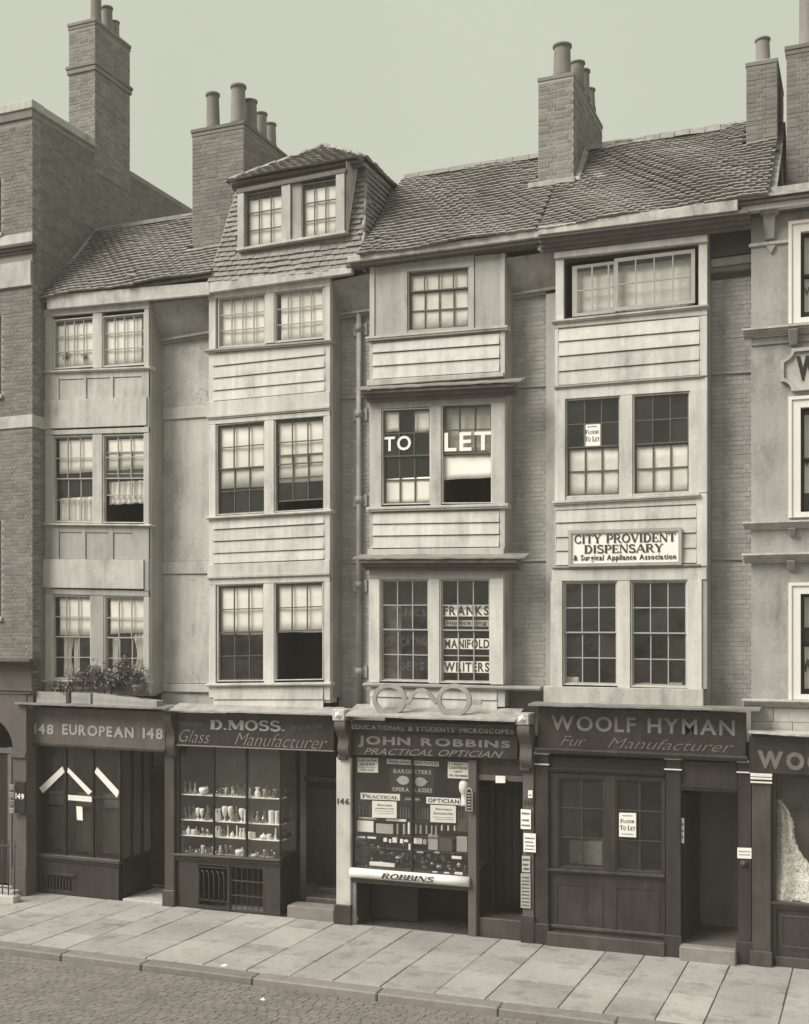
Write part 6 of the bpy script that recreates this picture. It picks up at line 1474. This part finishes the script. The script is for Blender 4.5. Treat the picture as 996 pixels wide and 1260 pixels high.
cases([500, 520, 542, 563, 582], 408, 490, 'just left of the right REPAIRS bill'); cases([795, 815, 836, 852], 405, 500, 'right of the right REPAIRS bill', 14)
cases([365, 410], 525, 598, 'on the second row near the mullion', 12, 'paperd', True); cases([445], 512, 594, 'on the second row beside the mullion, the brightest', 14, 'paper', True)
cases([495, 527, 568, 605, 635], 528, 590, 'on the second row right of the mullion', 11, 'paperd', True); cases([675, 720, 765], 520, 560, 'under the right REPAIRS bill, bright tipped', 9, 'paper', True)
S = [('card', 'white card of small eyeglasses at the left end of the second row', 83, 512, 198, 590, 'paper'), ('box', 'open box with a pale lid beside the card of eyeglasses', 215, 535, 335, 603, 'paperd'),
 ('price_strip', 'long dull white strip under the left cases', 90, 488, 220, 502, 'paperd'), ('price_strip', 'long bright strip under the left REPAIRS bill', 285, 500, 425, 516, 'paper'),
 ('case', 'dull tan case at the right end of the second row', 780, 505, 858, 588, 'fasc'), ('label_card', 'leftmost small white label below the second row', 82, 620, 140, 634, 'paper'), ('label_card', 'small white label right of the leftmost one below the second row', 155, 624, 215, 638, 'paper'),
 ('label_card', 'small square white ticket, first in the row left of the mullion', 267, 632, 292, 660, 'paper'), ('label_card', 'tiny upright ticket, second in the row left of the mullion', 307, 640, 322, 668, 'paper'), ('label_card', 'largest square white ticket in the row left of the mullion', 330, 630, 362, 666, 'paper'), ('label_card', 'upright ticket, fourth in the row left of the mullion', 383, 640, 405, 670, 'paper'), ('label_card', 'flat ticket, fifth in the row left of the mullion', 412, 645, 440, 662, 'paper'), ('label_card', 'tall ticket against the mullion in the third row', 443, 672, 458, 718, 'paper'),
 ('card', 'white card with two dark lenses right of the mullion', 474, 632, 538, 674, 'paper'), ('label_card', 'small ticket beside the card with two lenses', 545, 642, 568, 678, 'paperd'), ('case', 'open pale lined case in the third row right of the mullion', 580, 606, 648, 716, 'paperd'), ('case', 'square tan case in the third row right of the mullion', 655, 640, 750, 724, 'fasc'), ('case', 'tan case with a white lining at the right end of the third row', 780, 624, 855, 730, 'paperd'),
 ('label_card', 'flat white ticket in the fourth row at the right', 745, 760, 815, 780, 'paper'), ('label_card', 'flat ticket low down just right of the mullion', 500, 722, 545, 738, 'paper'), ('label_card', 'small flat ticket under the square tan case', 625, 726, 660, 739, 'paper'),
 ('tray', 'long white tray in the lowest row at the left', 170, 805, 345, 832, 'paper'), ('label_card', 'rightmost white ticket of the lowest row', 765, 872, 822, 896, 'paper'), ('label_card', 'white ticket second from the right in the lowest row', 690, 872, 728, 890, 'paper'), ('label_card', 'white ticket third from the right in the lowest row', 610, 866, 645, 883, 'paper')]
for nm, lb, a, b, c, d, m in S: stock(nm, lb, nm.replace('_', ' ') if nm != 'label_card' else 'label', a, b, c, d, m, Y=random.uniform(.065, .12), d=.02 if 'card' in nm else .05)
KN = [('opera_glasses', 'opera glasses'), ('small_telescope', 'telescope'), ('microscope', 'microscope'), ('compass', 'compass'), ('lens_case', 'case')]
spots = [(105, 735, 26, 70), (190, 690, 40, 26), (160, 745, 36, 24), (235, 700, 30, 34), (262, 735, 46, 22), (300, 700, 30, 30), (332, 745, 34, 22), (385, 700, 26, 40), (410, 745, 20, 44), (110, 800, 26, 70), (150, 815, 30, 46), (400, 800, 44, 26), (435, 760, 24, 40), (378, 765, 60, 20), (490, 770, 24, 36), (545, 790, 34, 44), (590, 760, 30, 28), (635, 770, 40, 30), (660, 830, 50, 26), (690, 780, 34, 30), (730, 820, 44, 40), (560, 840, 46, 22), (505, 845, 40, 20), (800, 820, 38, 34), (840, 845, 20, 44), (770, 850, 40, 18), (255, 850, 50, 16), (310, 770, 60, 14), (610, 810, 26, 20), (460, 810, 18, 30)]
for k, (cx, cy, wd, ht) in enumerate(spots):
    nm, ct = KN[k % 5]; px, py = q2(cx, cy+ht/2); Yi = random.uniform(.08, .22); sc = (CAMY+Yi)/F/5.69/.93
    side = 'left' if cx < 462 else 'right'; row = 'fourth' if cy < 775 else 'lowest'
    mt = ('case', 'brass', 'case', 'brass', 'fasc')[k % 5]
    r = wd*sc; H = ht*sc
    prof = {0: [(.5, 0), (.5, .3), (.34, .34), (.3, .8), (.4, .84), (.4, 1)], 1: [(.3, 0), (.3, .4), (.42, .42), (.42, .8), (.5, .84), (.5, 1)], 2: [(.5, 0), (.48, .1), (.12, .16), (.12, .5), (.28, .55), (.22, 1)], 3: [(.5, 0), (.5, .6), (.44, .75), (.2, 1)], 4: [(.5, 0), (.5, .5), (.46, .9), (.3, 1)]}[k % 5]
    o = lathe(nm, [(a*r, b*H) for a, b in prof], M[mt], (PX(px, Yi), Yi, PZ(px, py, Yi)), None, 10)
    rank = sorted(s_[0] for j, s_ in enumerate(spots) if j % 5 == k % 5 and (s_[0] < 462) == (cx < 462) and (s_[1] < 775) == (cy < 775)).index(cx)
    tag(o, '%s in the optician %s row, %s of mullion, %s from left' % ({'case': 'round lens case'}.get(ct, 'dark '+ct if mt == 'case' else 'brass '+ct), row, side, ORD[rank]), ct, 'instruments on show in the optician window')
rt_ = random.Random(9)
for row, y0_, y1_ in (('third', 620, 668), ('fourth', 690, 760), ('fifth', 765, 830), ('lowest', 835, 862)):
    for j in range(14):
        cx = 85+j*55+rt_.uniform(-14, 14); cy = rt_.uniform(y0_, y1_)+cx*.045; wd, ht = rt_.uniform(10, 34), rt_.uniform(8, 22); m_ = rt_.choice(('paper', 'paperd', 'paperd', 'brass', 'case', 'fasc'))
        if abs(cx-465) < 14: continue
        o = stock('small_box', '%s ticket in the %s row of the optician window, %s from left' % ({'paper': 'white', 'paperd': 'dull pale', 'brass': 'brassy', 'case': 'black', 'fasc': 'brown'}[m_], row, ORD[j]), 'box', cx-wd/2, cy-ht/2, cx+wd/2, cy+ht/2, m_, Y=rt_.uniform(.2, .3), d=.03, group='small stock in the optician window'); o.rotation_euler = (0, rt_.uniform(-.25, .25), rt_.uniform(-.3, .3))
# bills round the optician door
notice('small white card hanging under the transom of the optician doorway', 610, 622, 954.5, 955, 963.5, 963.5, -.04)
notice('narrow white slip near the top of the right post of the optician doorway', 650, 655.5, 972.5, 972.5, 982, 982, -.125, scr=((.2, .8, .3, .2),))
notice('white printed bill on the door post above the slanting striped one', 641, 653.5, 995.5, 996.5, 1020, 1020.5, -.13, scr=((.1, .9, .74, .12), (.1, .8, .4, .12), (.1, .9, .14, .12)))
notice('white bill with slanting lines of print, largest on the post between the two shops', 644.5, 659.5, 1025, 1026, 1048, 1049, -.14, scr=((.1, .9, .7, .1), (.1, .8, .5, .08), (.2, .9, .3, .08), (.1, .9, .12, .08)))
notice('grey white printed card on the door post below the slanting one', 642.5, 652.5, 1053, 1053.5, 1073, 1073.5, -.13, scr=((.1, .9, .7, .16), (.1, .8, .4, .16), (.2, .9, .14, .16)), m='paperd')
notice('tall dull board of small print lowest on the door post', 641, 653, 1074.5, 1075, 1117, 1118, -.13, scr=tuple((.1, .9, .06+.1*k, .05) for k in range(9)), m='paperd')
notice('FLOOR TO LET bill in the ground floor window of the fur maker', 762, 783, 1000, 1000.5, 1029.5, 1030.5, .0, (('FLOOR', .08, .92, .58, .74, 'serif'), ('TO LET', .06, .94, .28, .48, 'serif')), scr=((.2, .8, .86, .05), (.15, .85, .1, .05)))
notice('FLOOR TO LET bill in the middle storey window above the dispensary board', 719, 739, 521, 520, 550, 549.5, .055, (('FLOOR', .08, .92, .54, .72, 'serif'), ('TO LET', .06, .94, .22, .44, 'serif')), scr=((.2, .8, .82, .06),))
notice('small white bell plate on the right pilaster of the fur maker entrance', 907.5, 925, 1043, 1043.5, 1056, 1056.8, SY-.012, scr=((.1, .9, .6, .12), (.1, .9, .3, .12)))
lathe('bell_pull', [(.001, 0), (.06, 0), (.065, .02), (.02, .03), (.03, .06), (.001, .07)], M['iron'], (PX(916, SY), SY, PZ(916, 1063, SY)), None, 14).rotation_euler = (math.radians(90), 0, 0)
tag(bpy.data.objects['bell_pull'], 'round dark bell pull under the white plate of the fur maker entrance', 'bell pull')
# papers lettered in the upper windows
def sheet(label, pl, pr, tl, tr, bl, br, Y, txt, m='blind', ink='ink', bold=.04, u=(.02, .98, .15, .85)):
    return notice(label, pl, pr, tl, tr, bl, br, Y, ((txt, *u),), m=m, ink=ink, name='lettered_sheet', cat='sign')
Yw = .108
sheet('white strip reading FRANKS in the right sash over the optician shop', 543, 603, 744.5, 744.2, 758.5, 758.5, Yw, 'FRANKS', u=(.05, .98, .08, .92))
sheet('grey strip of slanting script under FRANKS in the right sash', 543, 602, 763, 763, 770.5, 771, Yw, 'Duplicating', m='paperd', u=(.05, .95, .1, .9))
sheet('white strip reading MANIFOLD in the right sash over the optician shop', 544, 603, 785.5, 785.7, 798.5, 799, Yw, 'MANIFOLD', u=(.06, .99, .08, .92))
sheet('white strip reading WRITERS in the right sash over the optician shop', 544, 603, 813.5, 814, 827.5, 828, Yw, 'WRITERS', u=(.05, .99, .08, .92))
for s_, pl, pr, a, b in (('FRANKS', 471, 525, 749, 759), ('DUPLICATING', 471, 525, 784, 795), ('ORDERS', 471, 522, 814, 825)):
    V, Fc = bfont(s_, .03); q = quadpt(PX(pl, Yw), PX(pr, Yw), PZ((pl+pr)/2, b, Yw), PZ((pl+pr)/2, a, Yw)); o = put_text('window_lettering', None, V, Fc, M['ink'], q, Yw, .004)
    tag(o, 'dark letters %s on the left sash over the optician shop' % s_, 'lettering')
o = slab('backing_sheet', None, M['insidel'], PX(470), PX(490), PZ(480, 836), PZ(480, 745), .16, .165); tag(o, 'dim paper backing behind the first letters of the left sash lettering', 'paper')
for s_, pl, pr, a, b, sd in (('TO', 473, 506, 536, 555, 'left'), ('LET', 547, 605, 531, 555, 'right')):
    V, Fc = bfont(s_, .02); q = quadpt(PX(pl, .05), PX(pr, .05), Ln(pl, b, pr, b-2), Ln(pl, a+1, pr, a-1)); o = put_text('window_lettering', None, V, Fc, M['blind'], q, .052, .004)
    tag(o, 'big white letters %s stuck across the %s sash in the middle storey' % (s_, sd), 'lettering')
# blinds, first 148
g = 'white blinds behind the sashes'
blind('white blind filling the top left sash of the narrow house, over a window box', 66, 114, 397, 452, 0, .108)
blind('white blind behind the top right casements of the narrow house', 126, 171, 392, 449, 0, .108)
blind('white blind half down in the left middle sash of the narrow house', 69, 114, 540, 581, 0, .108)
blind('white blind half down in the right middle sash of the narrow house', 129.5, 177, 539, 577, 0, .108)
curtain('short white curtain in the lower half of the left middle sash of the narrow house', 68, 114, 611, 643, 0, gather=0)
curtain('short white curtain behind the raised right middle sash of the narrow house', 129, 176.5, 591, 619, 0, gather=0)
blind('white blind in the upper half of the left lower sash behind the flower boxes', 69.5, 111, 736, 782, 0, .108)
blind('white blind in the upper half of the right lower sash behind the flower boxes', 132.5, 177, 736, 780, 0, .108, slant=.03)
curtain('patterned curtain drawn to the left edge of the left lower sash behind the plants', 72, 84, 782, 836, 0, .17, .5, 0, folds=3)
curtain('patterned curtain gathered mid window in the left lower sash behind the plants', 83, 91, 784, 832, 0, .2, .5, 0, folds=2)
curtain('patterned curtain at the left edge of the right lower sash behind the plants', 132, 142, 784, 832, 0, .17, .5, 0, folds=3)
curtain('patterned curtain at the right edge of the right lower sash behind the plants', 158, 176, 779, 832, 0, .17, .5, 1, folds=4)
# 147
blind('white blind filling the left casements of the top storey above the glass shop', 268, 325, 366, 426, 0, .108)
blind('white blind filling the right casements of the top storey above the glass shop', 343, 398, 356, 418, 0, .108)
blind('white blind two thirds down in the left middle sash above the glass shop', 268, 325, 524, 599, 0, .108)
blind('white blind two thirds down in the right middle sash above the glass shop', 340, 398, 518, 592, 0, .108)
blind('white blind half down in the left lower sash above the glass shop', 269, 324, 723, 781, 0, .108)
blind('white blind half down in the open right lower sash above the glass shop', 340, 397.5, 720, 778, 0, .108)
blind('pale blind doubling as reflected sky behind the left light of the tiled dormer', 304, 346, 242, 304, .02, .10)  # pale cloth also paints in the sky reflected by the dormer panes
blind('pale blind doubling as reflected sky behind the right light of the tiled dormer', 372, 412, 229, 292, .02, .10)
# 146
blind('pale blind doubling as reflected sky in the single top window between two grey panels', 502, 577, 334, 405, 0, .108, 'lace')  # cloth brightness stands for both blind and sky reflection
blind('white blind behind the foot of the sash lettered TO', 470, 529, 587, 620, 0, .108)
blind('white sheet behind the first pane of the sash lettered TO', 471, 489, 504, 530, 0, .108)
blind('white sheet behind the third pane of the sash lettered TO', 508, 529, 503, 530, 0, .108)
blind('white blind behind the raised sash lettered LET', 544, 604, 558, 588, 0, .108)
blind('pale sheet behind the head of the sash lettered LET', 545, 604, 499, 557, 0, .2, 'lace')
# 145
blind('pale blind doubling as reflected sky behind the left slide of the long top window', 705, 757, 328, 388, 0, .2, 'lace')  # pale cloth behind both slides also imitates reflected sky
blind('pale blind doubling as reflected sky behind the right slide of the long top window', 758, 850, 318, 382, 0, .2, 'lace')
blind('torn pale paper blind in the foot of the left sash above the dispensary board', 697, 762, 551, 610, 0, .108, 'lace')
blind('pale paper blind in the foot of the right sash above the dispensary board', 779, 848, 547, 608, 0, .108, 'lace')
ws_ = slab('white_bowl', None, M['opal'], PX(694, .2), PX(712, .2), PZ(703, 841, .2), PZ(703, 833, .2), .2, .3, .02); tag(ws_, 'low white basin inside the left window under the dispensary board', 'basin')
for k, (a, b) in enumerate(((782, 800), (802, 820), (824, 840))):
    o = slab('folded_paper', None, M['paperd'], PX(a, .2), PX(b, .2), PZ(a, 845.5, .2), PZ(a, 840+k % 2*1.5, .2), .18, .3, .006); tag(o, 'heap of pale papers on the right sill under the dispensary board, %s from the left' % ORD[k], 'papers')
# right building
for k, (yt, yb) in enumerate(((285, 380), (508, 605), (732, 772))):
    x0 = wx+.03; o = slab('window_blind', None, M['lace' if k == 2 else 'blind'], x0, wx+ww-.03, PZ(990, yb, YR), PZ(990, yt, YR), YR+.2, YR+.21); tag(o, ('pale', 'white', 'dull')[k]+' blind in the %s window of the stuccoed building' % ('top', 'middle', 'lowest')[k], 'blind')
o = slab('window_screen', None, M['paper'], wx+.03, wx+ww-.03, PZ(990, 848, YR), PZ(990, 796, YR), YR+.17, YR+.18); tag(o, 'white screen lettered in black in the lowest window of the stuccoed building', 'screen')
text(o, 'WOOLF', 987, 1040, 811, 810, 827, 828, YR+.166, 'ink', bold=.06)
for y_, nm in ((561, 'middle'), (349, 'top')):
    V, Fc = bfont('WOOLF', .05); q = quadpt(PX(988, YR), PX(1040, YR), PZ(990, y_+11, YR), PZ(990, y_, YR)); o = put_text('window_lettering', None, V, Fc, M['letterd'], q, YR+.19, .004); tag(o, 'dull letters on the %s window of the stuccoed building' % nm, 'lettering')
# cloth in the right hand shop window: a fur hanging
def fur():
    x0 = PX(958, .3); V = []; Fc = []; n, mrows = 26, 34; zt, zb = PZ(958, 984, .3), PZ(958, 1106, .3); random.seed(3)
    for k in (0, 1):
        for j in range(mrows+1):
            v = j/mrows; w0 = .05+.66*v**1.0+.05*math.sin(v*11)
            for i in range(n+1):
                u = i/n
                V.append((x0-.02*v+w0*u+random.uniform(-.008, .008), 0.20+.04*math.sin(u*12*(1-.3*v)+v*4)+random.uniform(-.014, .014)+k*.02-.12*v*v, zt+(zb-zt)*v+.03*math.sin(u*3)*v+random.uniform(-.008, .008)))
    N = (n+1)*(mrows+1)
    for j in range(mrows):
        for i in range(n):
            a = j*(n+1)+i; Fc.append((a, a+n+1, a+n+2, a+1)); Fc.append((N+a, N+a+1, N+a+n+2, N+a+n+1))
    o = mk('fur_wrap', V, Fc, M['fur'], smooth=True); tag(o, 'long white fur hanging and pooling in the near shop window', 'fur')
    P = V[:N]; T = []; TF = []; base = wl(o)
    for k in range(5200):
        p = Vector(random.choice(P)); d = Vector((random.gauss(0, .5), random.uniform(-1, -.1), random.gauss(-.5, .5))).normalized()*random.uniform(.015, .05); sd = d.cross(Vector((random.random(), random.random(), random.random()))).normalized()*.007; b = len(T)
        T += [p-sd, p+sd, p+d]; TF.append((b, b+1, b+2))
    kind(mk('fur_tufts', T, TF, M['fur'], o), 'stuff')
fur()
dm = thing('display_stand', 'dim rounded display bust far back in the near shop window', 'stand', (PX(990, .9), .9, zs))
lathe('bust', [(.12, 0), (.2, .2), (.26, .5), (.3, .75), (.2, .9), (.07, .95), (.06, 1.05)], M['insidel'], (PX(990, .9), .9, zs+.35), dm, 16)
lathe('stand_foot', [(.16, 0), (.16, .03), (.02, .05), (.02, .37)], M['dark'], (PX(990, .9), .9, zs), dm, 12)
# crates behind the fur maker glass
o = slab('packing_box', None, M['paperd'], PX(700, .6), PX(742, .6), PZ(720, 1072, .6), PZ(720, 1035, .6), .6, .95, .02); tag(o, 'pale packing box low behind the left glass of the fur maker window', 'box')
o = slab('wall_screen', None, M['insidel'], PX(688, .9), PX(702, .9), PZ(695, 1072, .9), PZ(695, 995, .9), .9, .93, .01); tag(o, 'upright pale screen behind the left glass of the fur maker window', 'screen')

# flower boxes and plants over the 148 sign
def fbox(label, pl, pr, tl, tr, bl, br, Y, lens=True):
    x0, x1 = PX(pl, Y), PX(pr, Y); b, t = Ln(pl, bl, pr, br, Y), Ln(pl, tl, pr, tr, Y)
    th = thing('flower_box', label, 'flower box', ((x0+x1)/2, Y, b((x0+x1)/2)), 'flower boxes on the ledge')
    slab('front_board', th, M['paint3'], x0, x1, b, t, Y, Y+.02, .004); slab('back_board', th, M['paint3'], x0, x1, b, t, Y+.2, Y+.22, .004)
    slab('end_board', th, M['paint3'], x0, x0+.02, b, off(t, -.003), Y+.021, Y+.199, .002); slab('end_board', th, M['paint3'], x1-.02, x1, b, off(t, -.003), Y+.021, Y+.199, .002)
    slab('soil', th, M['joint'], x0+.021, x1-.021, off(b, .01), off(t, -.03), Y+.021, Y+.199, 0)
    n = int((x1-x0)/.05)
    V = []; Fc = []
    for k in range(n):
        x = x0+.03+k*(x1-x0-.06)/n; z = (b(x)+t(x))/2; q = len(V); V += [(x, Y-.004, z-.03), (x+.02, Y-.004, z-.01), (x+.012, Y-.004, z+.03), (x-.006, Y-.004, z+.01)]; Fc.append((q, q+1, q+2, q+3))
    kind(mk('painted_pattern', V, Fc, M['paperd'], th), 'stuff')
    return x0, x1, t
YF_ = -.32
fbox('leftmost flower box, pale with a worn pattern, on the ledge over the 148 sign', 45, 81.5, 850.8, 852.5, 864.5, 865.5, YF_)
fbox('short middle flower box on the ledge over the 148 sign', 88, 111.5, 852, 853, 865.5, 866.5, YF_)
fbox('long right flower box, tilted, on the ledge over the 148 sign', 114.5, 193, 852.5, 862.5, 868, 871, YF_)
def plant(label, px, py, h, spread, n, ls, nm='potted_plant', droop=0, seed=1, Y=-.2, m='leaf'):
    rnd = random.Random(seed); x, z = PX(px, Y), PZ(px, py, Y); p = thing(nm, label, 'plant', (x, Y, z), 'plants in the flower boxes'); tips = []
    for k in range(7):
        a = rnd.uniform(0, 6.28); r = spread*rnd.uniform(.25, .95); hh = h*rnd.uniform(.45, 1)
        e = Vector((x+r*math.cos(a), Y+r*.45*math.sin(a), z+hh-droop*r)); mid = Vector((x+r*.35*math.cos(a), Y+r*.2*math.sin(a), z+hh*.6))
        tube('stem', [(x+.03*math.cos(a), Y, z-.05), mid, e], .006, M['stem'], p, 5); tips += [(mid, .5), (e, 1), (mid.lerp(e, .5), .8)]
    V = []; Fc = []; A = []
    for k in range(int(n*1.7)):
        c, s = rnd.choice(tips); c = c+Vector((rnd.gauss(0, spread*.22), rnd.gauss(0, .05), rnd.gauss(0, h*.13)))
        R = Matrix.Rotation(rnd.uniform(0, 6.28), 3, 'Z') @ Matrix.Rotation(rnd.uniform(-1.1, 1.1), 3, 'X') @ Matrix.Rotation(rnd.uniform(-.8, .8), 3, 'Y'); l = ls*rnd.uniform(.6, 1.3); w_ = l*rnd.uniform(.35, .6); b = len(V)
        for q in ((0, 0, 0), (w_*.5, l*.4, .01), (0, l, -.01), (-w_*.5, l*.4, .01)): V.append(c+R @ Vector(q)); A.append(k*.37 % 1)
        Fc.append((b, b+1, b+2, b+3))
    f = kind(mk('foliage', V, Fc, M[m], p), 'stuff'); at = f.data.attributes.new('rnd', 'FLOAT', 'POINT'); at.data.foreach_set('value', A); return p
plant('low sparse trailing plant at the left end behind the flower boxes', 76, 851, .22, .26, 90, 0.072, seed=2)
plant('wiry plant hanging in the gap between the left and middle flower boxes', 85, 860, .28, .2, 80, 0.065, seed=5, droop=.2)
plant('bushy light leaved plant above the middle flower box', 101, 848, .42, .30, 200, 0.087, seed=3, m='leaf')
plant('tall feathery plant in front of the middle post between the flower boxes', 120, 846, .50, .22, 220, 0.065, seed=8)
plant('dense broad leaved plant at the left end of the long flower box', 137, 851, .38, .32, 240, 0.109, seed=4)
plant('tallest dark bushy plant mid way along the long flower box', 154, 846, .52, .26, 260, 0.080, seed=6)
plant('small upright leafy plant right of the tallest bush', 170, 851, .42, .18, 120, 0.087, seed=7)
pt1 = lathe('flower_pot', [(.07, 0), (.1, .14), (.115, .15), (.115, .19), (.1, .19)], M['pot'], (PX(170, -.15), -.15, PZ(170, 855, -.15)), None, 14); tag(pt1, 'clay flower pot behind the right end of the long flower box', 'flower pot')
pl2 = lathe('flower_pot', [(.06, 0), (.09, .12), (.1, .13), (.1, .17), (.09, .17)], M['pot'], (PX(65, -.1), -.1, PZ(65, 848, -.1)), None, 14); tag(pl2, 'clay flower pot above the leftmost flower box', 'flower pot')
# plants inside the top window of 148
for lb, px, sd in (("small dark pot plant in the left part of the narrow house's top window", 84, 11), ("small leafy pot plant in the right part of the narrow house's top window", 106, 12)):
    p = plant(lb, px, 446, .16, .08, 60, .05, seed=sd, Y=.12, nm='pot_plant'); p['group'] = 'plants inside the top window'
# litter on pavement and road
for k, (px, py, s) in enumerate(((276, 1189, .06), (323, 1221, .05))):
    x, y = GXY(px, py, .0); V = [(x+s*random.uniform(-1, 1), y+s*random.uniform(-.8, .8), .006+random.uniform(0, .03)) for _ in range(5)]
    V = [(x-s, y-s*.4, .004), (x+s*.7, y-s*.6, .012), (x+s, y+s*.5, .004), (x, y+s*.7, .03), (x-s*.8, y+s*.3, .01)]; V += [(a, b, c-.003) for a, b, c in V]
    zo = -.14 if y < KY else 0; V = [(a, b, c+zo*.82) for a, b, c in V]
    o = mk('paper_scrap', V, [(0, 1, 2, 3, 4), (9, 8, 7, 6, 5)]+[(i, i+5, (i+1) % 5+5, (i+1) % 5) for i in range(5)], M['paper']); tag(o, ('crumpled white paper scrap on the paving near the kerb before the glass shop', 'white scrap lying in the gutter below the optician shop', 'small white scrap on the kerb at the far left', 'tiny white scrap on the paving before the 148 doorway', 'white scrap by the foot of the glass shop grille', 'small white scrap mid pavement left of the glass shop door')[k], 'litter')

# thin town air, fading the far stacks a little
hz = mk('haze', boxv(-60, 30, -1.6, 20.5, -24, 12), BF, bpy.data.materials.new('town_haze')); kind(hz, 'stuff')
hm = hz.data.materials[0]; hm.use_nodes = True; hn = hm.node_tree; hn.nodes.clear()
ho = hn.nodes.new('ShaderNodeOutputMaterial'); hv = hn.nodes.new('ShaderNodeVolumePrincipled'); hv.inputs['Density'].default_value = .0017
hv.inputs['Color'].default_value = (.98, .93, .86, 1); hv.inputs['Anisotropy'].default_value = 0; hn.links.new(hv.outputs[0], ho.inputs['Volume'])
